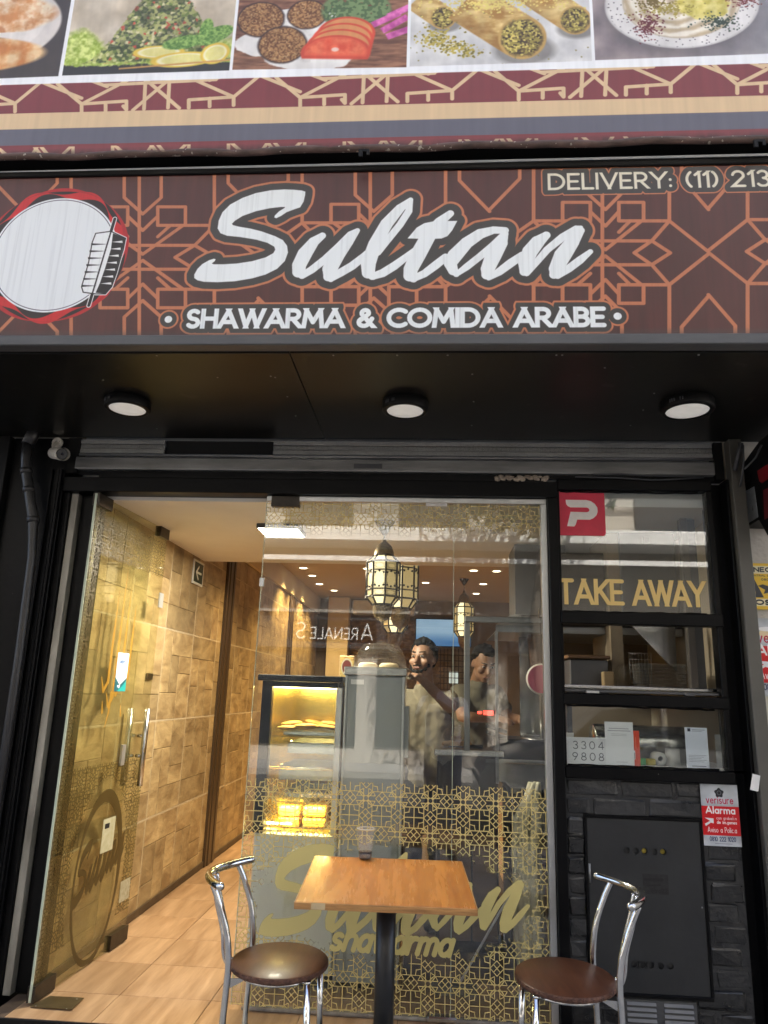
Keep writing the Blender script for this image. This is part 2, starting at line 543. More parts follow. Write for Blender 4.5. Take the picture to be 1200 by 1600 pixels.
G = {
    ' ': (.35, []),
    'A': (.80, [[(0, 0), (.4, 1), (.8, 0)], [(.15, .28), (.65, .28)]]),
    'B': (.58, [[(0, 0), (0, 1), (.28, 1)] + arc(.28, .76, .24, .24, 90, -90) + [(0, .52)], [(.28, .52)] + arc(.3, .26, .27, .26, 90, -90) + [(0, 0)]]),
    'C': (.80, [arc(.5, .5, .5, .5, 50, 310, 16)]),
    'D': (.78, [[(0, 0), (0, 1), (.28, 1)] + arc(.28, .5, .48, .5, 90, -90, 14) + [(0, 0)]]),
    'E': (.52, [[(.52, 1), (0, 1), (0, 0), (.52, 0)], [(0, .5), (.45, .5)]]),
    'F': (.5, [[(.5, 1), (0, 1), (0, 0)], [(0, .5), (.42, .5)]]),
    'G': (.9, [arc(.5, .5, .5, .5, 50, 360, 16), [(1, .5), (.55, .5)]]),
    'H': (.66, [[(0, 0), (0, 1)], [(.66, 0), (.66, 1)], [(0, .5), (.66, .5)]]),
    'I': (.02, [[(0, 0), (0, 1)]]),
    'J': (.4, [[(.4, 1), (.4, .22)] + arc(.2, .2, .2, .2, 0, -170)]),
    'K': (.6, [[(0, 0), (0, 1)], [(.58, 1), (.02, .45)], [(.18, .6), (.62, 0)]]),
    'L': (.5, [[(0, 1), (0, 0), (.5, 0)]]),
    'M': (.9, [[(0, 0), (.1, 1), (.45, .25), (.8, 1), (.9, 0)]]),
    'N': (.7, [[(0, 0), (0, 1), (.7, 0), (.7, 1)]]),
    'O': (1.0, [arc(.5, .5, .5, .5, 0, 360, 24)]),
    'P': (.56, [[(0, 0), (0, 1), (.28, 1)] + arc(.28, .73, .27, .27, 90, -90) + [(0, .46)]]),
    'Q': (1.0, [arc(.5, .5, .5, .5, 0, 360, 24), [(.6, .3), (.95, -.05)]]),
    'R': (.6, [[(0, 0), (0, 1), (.28, 1)] + arc(.28, .73, .27, .27, 90, -90) + [(0, .46)], [(.25, .46), (.6, 0)]]),
    'S': (.56, [arc(.3, .745, .245, .255, 40, 270, 10) + arc(.28, .245, .26, .245, 90, -145, 10)]),
    'T': (.62, [[(0, 1), (.62, 1)], [(.31, 1), (.31, 0)]]),
    'U': (.66, [[(0, 1), (0, .33)] + arc(.33, .33, .33, .33, 180, 360) + [(.66, 1)]]),
    'V': (.76, [[(0, 1), (.38, 0), (.76, 1)]]),
    'W': (1.15, [[(0, 1), (.3, 0), (.575, 1), (.85, 0), (1.15, 1)]]),
    'X': (.7, [[(0, 0), (.7, 1)], [(0, 1), (.7, 0)]]),
    'Y': (.72, [[(0, 1), (.36, .48), (.72, 1)], [(.36, .48), (.36, 0)]]),
    'Z': (.6, [[(0, 1), (.6, 1), (0, 0), (.6, 0)]]),
    '&': (.7, [[(.7, 0), (.2, .66)] + arc(.32, .8, .17, .19, 200, -20, 8) + [(.1, .36)] + arc(.27, .24, .25, .24, 130, 330, 8) + [(.66, .45)]]),
    ':': (.05, [[(0, .08), (0, .1)], [(0, .5), (0, .52)]]),
    '.': (.05, [[(0, .02), (0, .03)]]),
    '(': (.2, [arc(.5, .5, .5, .62, 128, 232)]),
    ')': (.2, [arc(-.3, .5, .5, .62, 52, -52)]),
    '-': (.35, [[(0, .45), (.35, .45)]]),
    '0': (.6, [arc(.3, .5, .3, .5, 0, 360, 18)]),
    '1': (.22, [[(0, .8), (.2, 1), (.2, 0)]]),
    '2': (.58, [arc(.28, .72, .27, .28, 170, -20, 8) + [(0, 0), (.58, 0)]]),
    '3': (.54, [arc(.26, .75, .24, .25, 150, -80, 8), arc(.26, .25, .28, .27, 85, -150, 9)]),
    '4': (.62, [[(.46, 0), (.46, 1), (0, .28), (.62, .28)]]),
    '5': (.56, [[(.5, 1), (.08, 1), (.04, .55)] + arc(.26, .31, .28, .3, 125, -145, 10)]),
    '6': (.58, [[(.42, 1), (.06, .45)] + arc(.29, .28, .28, .28, 150, 510, 14)]),
    '7': (.56, [[(0, 1), (.56, 1), (.16, 0)]]),
    '8': (.56, [arc(.28, .75, .22, .25, -90, 270, 14), arc(.28, .25, .28, .25, 90, 450, 14)]),
    '9': (.58, [arc(.29, .72, .28, .28, 0, 360, 14), [(.56, .64), (.2, 0)]]),
    'a': (.5, [arc(.25, .3, .25, .3, 20, 340, 14), [(.5, .6), (.5, 0)]]),
    'b': (.5, [[(0, 1), (0, 0)], arc(.25, .3, .25, .3, 180, -180, 14)]),
    'c': (.44, [arc(.26, .3, .26, .3, 50, 310, 12)]),
    'd': (.5, [arc(.25, .3, .25, .3, 0, 360, 14), [(.5, 1), (.5, 0)]]),
    'e': (.52, [[(.02, .32), (.5, .32)] + arc(.26, .3, .25, .3, 5, 320, 12)]),
    'f': (.32, [[(.34, .98), (.2, .98), (.12, .82), (.12, 0)], [(0, .58), (.3, .58)]]),
    'g': (.5, [arc(.25, .3, .25, .3, 0, 360, 14), [(.5, .6), (.5, -.1)] + arc(.25, -.1, .25, .18, 0, -150, 6)]),
    'h': (.48, [[(0, 1), (0, 0)], [(0, .34)] + arc(.24, .36, .24, .24, 180, 0, 8) + [(.48, 0)]]),
    'i': (.02, [[(0, .6), (0, 0)], [(0, .84), (0, .86)]]),
    'l': (.02, [[(0, 1), (0, 0)]]),
    'm': (.8, [[(0, .6), (0, 0)], arc(.2, .38, .2, .22, 180, 0, 8) + [(.4, 0)], [(.4, .38)] + arc(.6, .38, .2, .22, 180, 0, 8) + [(.8, 0)]]),
    'n': (.48, [[(0, .6), (0, 0)], arc(.24, .36, .24, .24, 180, 0, 8) + [(.48, 0)]]),
    'o': (.54, [arc(.27, .3, .27, .3, 0, 360, 16)]),
    'p': (.5, [[(0, .6), (0, -.32)], arc(.25, .3, .25, .3, 180, -180, 14)]),
    'r': (.3, [[(0, .6), (0, 0)], arc(.22, .34, .22, .26, 180, 70, 6)]),
    's': (.4, [arc(.2, .45, .18, .15, 40, 260, 7) + arc(.2, .15, .19, .15, 80, -145, 7)]),
    't': (.34, [[(.12, .9), (.12, .1), (.22, .01), (.34, .02)], [(0, .6), (.32, .6)]]),
    'u': (.48, [[(0, .6), (0, .22)] + arc(.24, .24, .24, .24, 180, 360, 8) + [(.48, .6)], [(.48, .3), (.48, 0)]]),
    'v': (.48, [[(0, .6), (.24, 0), (.48, .6)]]),
    'w': (.75, [[(0, .6), (.19, 0), (.375, .56), (.56, 0), (.75, .6)]]),
    'y': (.48, [[(0, .6), (.25, .02)], [(.48, .6), (.14, -.3)]]),
}


def flat_lettering(T, text, x, y, h, r, width, gap=.2):
    """Distance sheet of a line of text whose upright and slanting strokes end flat on the baseline and the cap line."""
    tot = sum(G[c][0] + gap for c in text) - gap
    k = (width - 2 * r) / tot
    D, cx, hh = T.far(), x + r, h - 2 * r
    for c in text:
        adv, pls = G[c]
        for pl in pls:
            for (ax, ay), (bx, by) in zip(pl[:-1], pl[1:]):
                a = [cx + ax * k, y + r + ay * hh]
                b = [cx + bx * k, y + r + by * hh]
                L = math.hypot(b[0] - a[0], b[1] - a[1])
                if L > .22 * h and abs(b[1] - a[1]) > .5 * L:
                    e = 1.3 * r * L / abs(b[1] - a[1])
                    ux, uy = (b[0] - a[0]) / L * e, (b[1] - a[1]) / L * e
                    if ay in (0, 1): a = [a[0] - ux, a[1] - uy]
                    if by in (0, 1): b = [b[0] + ux, b[1] + uy]
                q = T.strokes(T.far(), [[(*a, r), (*b, r)]], .06)
                D = np.minimum(D, q)
        cx += (adv + gap) * k
    return np.maximum(D, np.abs(T.yy - y - h / 2) - h / 2) if abs(h) > 0 else D


def lettering(text, x, y, h, r, width=None, gap=.26, slant=0.0, dx=None):
    """Strokes of a line of text: baseline corner (x, y), cap height h, pen radius r (all metres), optionally fitted to a width."""
    tot = sum(G[c][0] + gap for c in text) - gap
    k = h if width is None else (width - 2 * r) / tot
    out, cx = [], x + r
    hh = h - 2 * r
    for c in text:
        adv, pls = G[c]
        for pl in pls:
            out.append([(cx + px * k + slant * py * hh, y + r + py * hh, r) for px, py in pl])
        cx += (adv + gap) * k
    return out


# ---- the eight-pointed star lattice printed on the glass
def star_cell():
    base = [((.29, .075), (-.29, .075)),
            ((.30, 0), (.5, .2)), ((.40, .10), (.60, -.10)), ((.29, .075), (.22, .2)),
            ((.22, .2), (.5, .2)), ((.5, .2), (.5, .5)), ((.37, .22), (.34, .355)),
            ((.075, .03), (.22, .2)), ((.03, .075), (.2, .22)), ((.13, .075), (.22, .2))]
    ring = [((.08 * math.cos(a), .08 * math.sin(a)), (.08 * math.cos(a + math.pi / 4), .08 * math.sin(a + math.pi / 4)))
            for a in [math.pi / 8 + i * math.pi / 4 for i in range(8)]]
    segs = list(ring)
    for (a, b) in base:
        for sx in (1, -1):
            for sy in (1, -1):
                for sw in (0, 1):
                    q = []
                    for (x, y) in (a, b):
                        x, y = x * sx, y * sy
                        q.append((y, x) if sw else (x, y))
                    segs.append(tuple(q))
    N = 220
    yy, xx = np.mgrid[0:N, 0:N].astype(np.float32)
    xx, yy = (xx + .5) / N - .5, (yy + .5) / N - .5
    D = np.full((N, N), 9.0, np.float32)
    for (a, b) in segs:
        for ox in (-1, 0, 1):
            for oy in (-1, 0, 1):
                if max(a[0], b[0]) + ox < -.62 or min(a[0], b[0]) + ox > .62 or max(a[1], b[1]) + oy < -.62 or min(a[1], b[1]) + oy > .62: continue
                D = np.minimum(D, seg_dist(xx, yy, (a[0] + ox, a[1] + oy, 0), (b[0] + ox, b[1] + oy, 0)))
    return D


STAR = star_cell()


def star_dist(X, Y, period, ox, oy):
    """Distance (metres) to the star lattice of the given period with a star at (ox, oy)."""
    N = STAR.shape[0]
    u = ((X - ox) / period + .5) % 1.0
    v = ((Y - oy) / period + .5) % 1.0
    return STAR[(v * N).astype(int) % N, (u * N).astype(int) % N] * period


# ---- the brush word of the sign, traced as a pen of changing width (units: 1/3.333 photo pixel, from (280, 270))
S_OUT = [(657, 98), (640, 92), (600, 88), (550, 86), (480, 90), (400, 105), (330, 130), (265, 165), (225, 205), (205, 250), (200, 290), (215, 315),
         (250, 328), (320, 335), (400, 348), (460, 365), (495, 385), (500, 400), (490, 418), (450, 440), (380, 460), (300, 472), (230, 476), (180, 476),
         (170, 472), (185, 460), (190, 450), (180, 447), (155, 455), (120, 475), (95, 500), (78, 530), (78, 548), (95, 560), (130, 568), (200, 570),
         (290, 565), (380, 550), (450, 530), (510, 500), (550, 460), (567, 415), (562, 380), (540, 350), (500, 330), (430, 305), (370, 290), (310, 280),
         (280, 272), (275, 265), (290, 250), (330, 225), (400, 200), (470, 185), (530, 178), (551, 178), (548, 183), (520, 200), (498, 222), (495, 232),
         (505, 237), (530, 225), (560, 205), (600, 190), (630, 180), (648, 150), (656, 115)]
_o = 1066.7
T_BAR = [(x + _o, y) for x, y in [(122, 342), (170, 285), (210, 262), (260, 252), (382, 250), (355, 300), (330, 330), (300, 342), (240, 345)]]
PEN1 = [[(745, 328, 20), (700, 360, 30), (655, 420, 40), (625, 480, 38), (622, 515, 34), (640, 535, 20)],
        [(640, 535, 20), (690, 505, 22), (760, 450, 22), (830, 385, 22), (890, 320, 18), (928, 300, 14)],
        [(925, 305, 15), (880, 360, 28), (820, 430, 42), (785, 500, 40), (778, 540, 28), (790, 555, 16)],
        [(790, 550, 20), (840, 520, 24), (900, 485, 24), (970, 430, 22), (1030, 370, 18)],
        [(1205, 140, 14), (1150, 185, 26), (1080, 265, 34), (1020, 370, 36), (985, 470, 40), (985, 520, 34), (1010, 540, 20)],
        [(1205, 140, 14), (1195, 200, 20), (1150, 270, 20), (1085, 350, 20), (1030, 410, 26)],
        [(1005, 540, 20), (1060, 522, 24), (1120, 485, 24), (1180, 440, 20), (1230, 400, 16)]]
PEN2 = [[(345, 212, 20), (290, 255, 28), (230, 330, 40), (175, 430, 42), (140, 500, 38), (135, 535, 34), (155, 555, 18)],
        [(150, 552, 20), (210, 525, 22), (270, 480, 24), (320, 440, 22)],
        [(630, 300, 20), (570, 298, 22), (500, 318, 30), (430, 365, 34), (370, 430, 40), (345, 470, 34), (360, 510, 26), (378, 530, 14)],
        [(375, 530, 14), (430, 490, 20), (500, 435, 20), (570, 375, 20), (630, 315, 18)],
        [(630, 320, 18), (610, 365, 34), (570, 430, 42), (540, 500, 36), (535, 530, 28), (545, 548, 14)],
        [(548, 545, 16), (600, 515, 22), (660, 470, 24), (720, 430, 22)],
        [(845, 325, 22), (800, 360, 36), (760, 410, 40), (735, 470, 36), (730, 515, 24), (742, 530, 10)],
        [(745, 525, 14), (790, 470, 18), (850, 400, 20), (930, 335, 22), (1000, 290, 18), (1025, 285, 12)],
        [(1025, 300, 20), (980, 360, 36), (930, 430, 44), (895, 500, 36), (885, 530, 24), (900, 545, 8)],
        [(905, 540, 14), (960, 500, 22), (1020, 455, 22), (1075, 410, 14)]]
PEN = PEN1 + [[(x + _o, y, r) for x, y, r in pl] for pl in PEN2]


def brush_word(fn, k, fat=1.0):
    """(strokes, polygons) of the word with every point sent through fn(x, y) and radii times k."""
    st = [[(*fn(x, y), r * k * fat) for x, y, r in pl] for pl in PEN]
    return st, [[fn(x, y) for x, y in S_OUT], [fn(x, y) for x, y in T_BAR]]


# ================================================================== materials shared by many things
BLACK = M('black_gloss_paint', (.0040, .0040, .0044), .36, spec=.14, c2=(.0026, .0026, .003), bump=.12, bscale=35, rvar=.1, speck=(.28, .27, .25), speckscale=70, speckcut=.80)
BLACKM = M('black_satin_paint', (.007, .007, .007), .45, spec=.16, c2=(.006, .006, .006), bump=.05, bscale=20)
CHAR = M('charcoal_trim', (.085, .088, .092), .45, c2=(.06, .062, .066), scale=9, stretch=(.3, 1, 1), bump=.15)
POSTM = M('olive_grey_post_paint', (.095, .090, .075), .45, c2=(.075, .072, .062), scale=5, bump=.12, bscale=25, speck=(.2, .19, .17), speckcut=.82)
ALU = M('aluminium', (.62, .63, .62), .34, .75, c2=(.5, .51, .5), scale=14, stretch=(1, 1, .1), rvar=.1)
STEEL = M('stainless_steel', (.62, .62, .60), .22, 1.0, c2=(.5, .5, .49), scale=10, stretch=(1, 1, .15), rvar=.08)
CHROME = M('chrome_tube', (.78, .78, .76), .10, 1.0, c2=(.66, .66, .64), scale=30, rvar=.06)
ZINC = M('galvanised_shutter', (.33, .33, .32), .45, .6, c2=(.17, .17, .165), scale=5, stretch=(.5, 1, 3), bump=.1, rvar=.12)
BRONZE = M('dark_bronze', (.05, .035, .02), .45, .7, c2=(.02, .014, .009), scale=40)
DARKPATCH = M('patch_fitting', (.055, .045, .035), .35, .6, c2=(.03, .025, .02), scale=20)
WHITE = M('white_plastic', (.72, .71, .68), .45, c2=(.6, .59, .56), scale=25)
CREAM = M('cream_ceiling_paint', (.82, .79, .72), .75, c2=(.77, .74, .67), scale=3)
PAPER = M('paper', (.78, .77, .74), .8, c2=(.74, .73, .70))
GLASS = glass_mat('shop_glass', film=.05, filmc=(.45, .45, .42), ior=1.75)
DOORGLASS = glass_mat('door_glass', tint=(.95, .95, .86), film=.16, filmc=(.34, .30, .12))
CLEARG = glass_mat('clear_glass', film=.02)
PLASTIC = glass_mat('clear_plastic', tint=(.97, .96, .93), film=.03, filmc=(.7, .68, .62), ior=1.4)
HOLE = M('dark_opening', (.004, .004, .004), .9)

GY = 3.672          # the plane of the shop glass

# ================================================================== ground and the street behind the camera
SLOPE = math.tan(math.radians(2.0))


def walk_z(y): return .033 + SLOPE * (y - 3.18)


PAVE = M('pavement_concrete', (.30, .29, .27), .85, c2=(.22, .21, .20), scale=4, bump=.3)
ASPH = M('asphalt', (.055, .055, .056), .9, c2=(.04, .04, .041), scale=12, bump=.4)
mb = MB()
for i in range(-7, 8):
    for j in range(0, 9):
        y0, y1 = -1.4 + j * .54, -1.4 + j * .54 + .532
        mb.poly([(i * .6, y0, walk_z(y0)), (i * .6 + .592, y0, walk_z(y0)), (i * .6 + .592, y1, walk_z(y1)), (i * .6, y1, walk_z(y1))])
mb.poly([(-60, -1.5, walk_z(-1.5) - .006), (60, -1.5, walk_z(-1.5) - .006), (60, 3.7, walk_z(3.7) - .006), (-60, 3.7, walk_z(3.7) - .006)])
mb.poly([(-60, -1.5, walk_z(-1.5) - .006), (-60, -1.5, walk_z(-1.5) - .14), (60, -1.5, walk_z(-1.5) - .14), (60, -1.5, walk_z(-1.5) - .006)])
struct(mb, 'pavement', PAVE)
ZR = walk_z(-1.5) - .13
mb = MB().poly([(-150, -150, ZR), (150, -150, ZR), (150, -1.49, ZR), (-150, -1.49, ZR)])
_m = MB(); _m.poly([(-150, -150, ZR), (150, -150, ZR), (150, -1.49, ZR), (-150, -1.49, ZR)]); struct(_m, 'road', ASPH)
mb_far = MB().box(-60, 60, -14.0, -9.0, ZR - .1, ZR + .13); struct(mb_far, 'far_pavement', PAVE)

# ================================================================== the building the shop is in
FACADE = M('render_wall', (.36, .34, .30), .9, c2=(.28, .27, .24), scale=3, bump=.25)
BEIGE = M('beige_render', (.64, .60, .52), .9, c2=(.54, .50, .43), scale=5, bump=.5, bscale=45)
up = thing('shop_building', (0, 3.8, 3.2), 'rendered upper storeys standing over the shop awning', 'building')
MB().box(-9, 9, 3.78, 4.1, 3.05, 13).build('wall', FACADE, up)
MB().box(-9, 9, 4.1, 15, 12.6, 12.9).build('roof', FACADE, up)
MB().box(-9, 9, 4.1, 15, 3.22, 3.4).build('floor_slab', FACADE, up)
MB().box(-9, -8.7, 4.1, 15, 3.4, 12.6).build('side_wall', FACADE, up)
MB().box(8.7, 9, 4.1, 15, 3.4, 12.6).build('side_wall', FACADE, up)
MB().box(-8.7, 8.7, 14.7, 15, 3.4, 12.6).build('rear_wall', FACADE, up)

# ================================================================== the sign box over the door
SY = 2.566
sx0, sx1, sz0, sz1 = -2.75, 2.25, 2.857, 3.603
TX = Tex(sx1 - sx0, sz1 - sz0, 520, (.29, .13, .122))


def S2(u, v):
    p = P(u, v, Y=SY)
    return (p[0] - sx0, p[2] - sz0)


MPP = (P(700, 400, Y=SY)[0] - P(500, 400, Y=SY)[0]) / 200.0      # metres a photo pixel covers on the face
TX.rgb *= (.86 + .3 * fbm(TX.H, TX.W, 90, 4, 3, sx=.25, sy=4.0))[..., None]
# orange lattice
LAT = [((-.03, .116), (.45, .116)), ((.28, 0), (.45, .116)), ((.45, .116), (.63, 0)), ((.45, .116), (.62, .31)), ((.62, .31), (1, .01)),
       ((.62, .31), (.62, 1.1)), ((.13, .31), (.62, .31)), ((.13, .31), (.13, .49)), ((.13, .49), (.37, .49)), ((.37, .49), (.37, .31)),
       ((0, .03), (.35, .31)), ((-.03, -.9), (-.03, .9)), ((0, .26), (.13, .40)), ((1, .42), (.74, .72)), ((.74, .72), (.74, 1.1)), ((0, .42), (.16, .58)), ((.16, .58), (.16, .9)), ((.24, .31), (.13, .20))]
stars = [(-138, 405), (223, 402), (584, 398), (946, 395), (1268, 393), (1590, 391)]
D = TX.far()
for k in range(len(stars)):
    for sx in (1, -1):
        j = k + sx
        half = abs(stars[j][0] - stars[k][0]) / 2 if 0 <= j < len(stars) else 161
        for sy in (1, -1):
            for a, b in LAT:
                if a == (-.03, -.9) and (sx < 0 or sy < 0): continue
                q = []
                for (x, y) in (a, b):
                    y = min(1.2, max(-1.2, y))
                    q.append((*S2(stars[k][0] + sx * x * half, stars[k][1] - sy * y * 161 * (1.0 - .0 * y)), 2.9 * MPP))
                TX.strokes(D, [q], .01)
TX.fill(D, (.77, .47, .32), 0, .95)


# lettering with its charcoal and orange contours
def contoured(D, w1, w2, white=(.93, .95, .95), op=1.0):
    TX.fill(D, (.76, .46, .31), w2)
    TX.fill(D, (.215, .205, .20), w1)
    TX.fill(D, white, 0)


kz = MPP / 3.333
D = TX.far()
st, pg = brush_word(lambda x, y: S2(280 + x / 3.333, 270 + y / 3.333), kz)
TX.strokes(D, st, .06)
for p in pg: TX.polygon(D, p, .06)
contoured(D, 40 * kz, 53 * kz)
D = TX.far()
x0, y0 = S2(288, 514); x1, y1 = S2(948, 509)
D = flat_lettering(TX, 'SHAWARMA & COMIDA ARABE', x0, (y0 + y1) / 2 - .003, 34.5 * MPP, 3.75 * MPP, x1 - x0, .22)
for u, v in ((263, 499), (965, 494)): TX.strokes(D, [[(*S2(u, v), 6 * MPP), (*S2(u + .1, v), 6 * MPP)]], .05)
contoured(D, 7.2 * MPP, 10.2 * MPP)
D = TX.far()
x0, y0 = S2(856, 297); x1, y1 = S2(1205, 295)
D = flat_lettering(TX, 'DELIVERY: (11) 213', x0, y0 - .001, 31 * MPP, 2.3 * MPP, x1 - x0, .22)
contoured(D, 8 * MPP, 10.2 * MPP, (.90, .88, .80))

# round emblem: dark disc, red ribbon ring, white plate and a skewer
cx, cz = S2(84, 397)
R0 = 122 * MPP
ang = np.arctan2(TX.yy - cz, TX.xx - cx)
rad = np.hypot(TX.xx - cx, TX.yy - cz)
TX.fill(rad - R0 * .985, (.115, .06, .065))
wob = R0 * (.93 + .045 * np.sin(ang * 7 + .6)) 
TX.fill(np.abs(rad - wob) - R0 * (.035 + .03 * np.sin(ang * 7 - 1.0)), (.78, .10, .13))
TX.fill(np.abs(rad - R0 * (.985)) - R0 * (.014 + .012 * np.sin(ang * 5)), (.70, .09, .12))
TX.fill(rad - R0 * .855, (.90, .92, .93))
TX.fill(np.abs(rad - R0 * .825) - .0014, (.18, .14, .2))
Z3 = lambda x, y: S2(x / 4.615, 240 + y / 4.615)
D = TX.polygon(TX.far(), [Z3(*p) for p in [(690, 575), (800, 560), (905, 610), (890, 690), (865, 770), (840, 860), (805, 960), (760, 1012), (690, 1012), (600, 1000), (588, 960), (615, 870), (640, 780), (665, 640)]])
TX.strokes(D, [[(*Z3(828, 470), .004), (*Z3(640, 1095), .004)]])
TX.fill(D, (.93, .94, .94), .006)
TX.fill(np.abs(D) - .0022, (.06, .05, .06))
D2 = TX.polygon(TX.far(), [Z3(*p) for p in [(815, 575), (910, 612), (885, 690), (858, 780), (835, 870), (803, 960), (760, 1010), (690, 1003), (722, 930), (760, 820), (800, 690)]])
TX.strokes(D2, [[(*Z3(828, 470), .003), (*Z3(640, 1095), .003)]])
TX.fill(D2, (.07, .06, .07))
for k in range(7):
    yk = 645 + k * 50
    xk = 815 - (yk - 600) * .27
    TX.fill(TX.polygon(TX.far(), [Z3(xk - 145 + 2 * k, yk + 2), Z3(xk - 145 + 2 * k, yk + 16), Z3(xk - 30, yk + 8)]), (.07, .06, .07))
    TX.fill(TX.polygon(TX.far(), [Z3(xk + 80, yk - 18), Z3(xk + 82, yk), Z3(xk - 2, yk - 8)]), (.9, .9, .9))
# grime along the lower edge and faint runs down the vinyl
run = fbm(TX.H, TX.W, 40, 4, 9, sx=.12, sy=9)
TX.rgb *= (1 - .05 * np.clip((run - .52) * 4, 0, 1))[..., None]
edge = np.clip(1 - TX.yy / .03, 0, 1) * .5
TX.rgb += (np.array((.25, .25, .25)) - TX.rgb) * edge[..., None]
SIGNM = print_mat('sign_vinyl', TX, .34, bump=.012)

sg = thing('shop_sign', (-.2, SY, 2.81), 'long maroon shop sign box with white brush word and orange star lattice above the door', 'shop sign')
MB().quad_uv([(sx0, SY, sz0), (sx1, SY, sz0), (sx1, SY, sz1), (sx0, SY, sz1)]).build('face', SIGNM, sg)
MB().box(sx0 - .02, sx1 + .02, SY + .003, 3.6, sz0 + .003, sz1 + .004).build('box_body', BLACKM, sg)
MB().box(sx0 - .03, sx1 + .03, SY - .012, SY + .05, 2.812, sz0 - .001, .004).build('lower_trim', CHAR, sg)
MB().box(sx0 - .03, sx1 + .03, SY - .010, SY + .05, sz1 + .001, sz1 + .028, .004).build('upper_trim', BLACKM, sg)
SOFF = M('soffit_sheet', (.011, .0105, .0095), .36, spec=.3, c2=(.0055, .0055, .005), scale=2.5, speck=(.022, .021, .019), speckscale=9, speckcut=.70, bump=.04, bscale=8, rvar=.06)
seam = -.585
MB().box(sx0, seam - .0015, SY + .052, 3.62, 2.806, 2.816, .001).build('soffit_panel', SOFF, sg)
MB().box(seam + .0015, sx1, SY + .052, 3.62, 2.807, 2.817, .001).build('soffit_panel', SOFF, sg)
first = None
for k, (u, v) in enumerate([(237, 546), (423, 588), (430, 590), (449, 620), (462, 650), (161, 594), (245, 670), (700, 546), (738, 585), (740, 628), (737, 665), (880, 551), (945, 575), (1022, 615),
                            (1005, 641), (985, 665), (872, 548), (1096, 549), (340, 590), (520, 552), (620, 549)]):
    p = P(u, v, Z=2.805)
    if p[1] < SY + .06: p[1] = SY + .07
    if first is None:
        first = MB().ball((p[0], p[1], 2.806), .0048, sz=.6, sub=1).build('screw', ZINC, sg)
        f0 = p
    else:
        share('screw', first, sg, (p[0] - f0[0], p[1] - f0[1], 0))

# ---- three round lamps on the soffit
LAMPW = M('lamp_diffuser', (.84, .82, .77), .4, c2=(.74, .72, .66), scale=14, emit=(.84, .82, .77), estr=.07)


def soffit_lamp(x, y, r, label):
    t = thing('ceiling_lamp', (x, y, 2.806), label, 'ceiling lamp', 'round lamps under the sign box')
    MB().lathe([(r * .80, -.046), (r * .86, -.048), (r * .97, -.046), (r, -.040), (r, -.003), (r * .985, 0), (0, 0)], (x, y, 2.8055), 48).build('housing', BLACKM, t)
    MB().lathe([(0, -.0445), (r * .5, -.0445), (r * .79, -.0435), (r * .80, -.040)], (x, y, 2.8055), 48).build('diffuser', LAMPW, t)
    for k in range(5):
        a = math.radians(215 + k * 5 + (8 if k > 2 else 0))
        MB().box(x + math.cos(a) * r - .002, x + math.cos(a) * r + .002, y + math.sin(a) * r - .003, y + math.sin(a) * r + .003, 2.776, 2.790).build('slot', CHAR, t)
    return t


p = P(199, 640, Z=2.76); soffit_lamp(p[0], p[1], .105, 'round black soffit lamp under the emblem end of the sign box')
p = P(633, 643, Z=2.76); soffit_lamp(p[0], p[1], .105, 'round black soffit lamp over the middle of the glass front')
p = P(1074, 643, Z=2.76); soffit_lamp(p[0], p[1], .115, 'round black soffit lamp over the serving window')

# ================================================================== awning banner above the sign
BY = 2.50
bx0, bx1, bz0 = -2.75, 1.95, 3.64
bz1 = float(P(0, -40, Y=BY)[2])
TB = Tex(bx1 - bx0, bz1 - bz0, 430, (.45, .165, .175))


def B2(u, v):
    p = P(u, v, Y=BY)
    return (p[0] - bx0, p[2] - bz0)


BPP = (P(700, 100, Y=BY)[0] - P(500, 100, Y=BY)[0]) / 200.0
ln = lambda pts: [B2(u, v) for u, v in pts]


def band(l0, r0, l1, r1, c, op=1.0):
    """A stripe right across: its upper edge at heights l0 (u=0) and r0 (u=1200), its lower edge at l1 and r1."""
    f = lambda a, b, u: a + (b - a) * u / 1200.0
    TB.fill(TB.polygon(TB.far(), ln([(-420, f(l0, r0, -420)), (1620, f(l0, r0, 1620)), (1620, f(l1, r1, 1620)), (-420, f(l1, r1, -420))])), c, 0, op)


TAN = (.86, .73, .55)
band(178, 149, 203, 174, TAN)
band(203, 174, 228, 201, (.33, .33, .38))
D = TB.far()
W2 = 3.1 * BPP
MOT = [((-75, -65), (0, 0)), ((0, 0), (175, -85)), ((0, 0), (140, -5)), ((140, -5), (140, 22)), ((75, -2), (75, 24)), ((0, 0), (0, 27)), ((70, -57), (420, -64)),
       ((200, -78), (195, 22)), ((275, -80), (270, 20)), ((160, 24), (290, -82)), ((190, -80), (305, 22)),
       ((475, -8), (335, -3)), ((335, -3), (335, 22)), ((400, -6), (400, 20)), ((475, -8), (475, 18)), ((475, -8), (300, -90)), ((475, -8), (572, -85)), ((540, -80), (683, -18)), ((30, -72), (80, -52)),
       ((445, -74), (400, -62)), ((130, 10), (140, 22))]
for k in (-2, -1, 0, 1, 2, 3):
    for a, b in MOT:
        q = []
        for (x, y) in (a, b):
            X = 255 + x + 683 * k
            q.append((X / 2.0, (325 + y - (X - 255) * .0) / 2.0 - .0295 * (X / 2.0 - 127)))
        q[0] = (q[0][0], q[0][1]); TB.strokes(D, [[(*B2(*q[0]), W2), (*B2(*q[1]), W2)]], .01)
lo = B2(0, 176)[1]
f_up = lambda u: 176 - .0217 * u
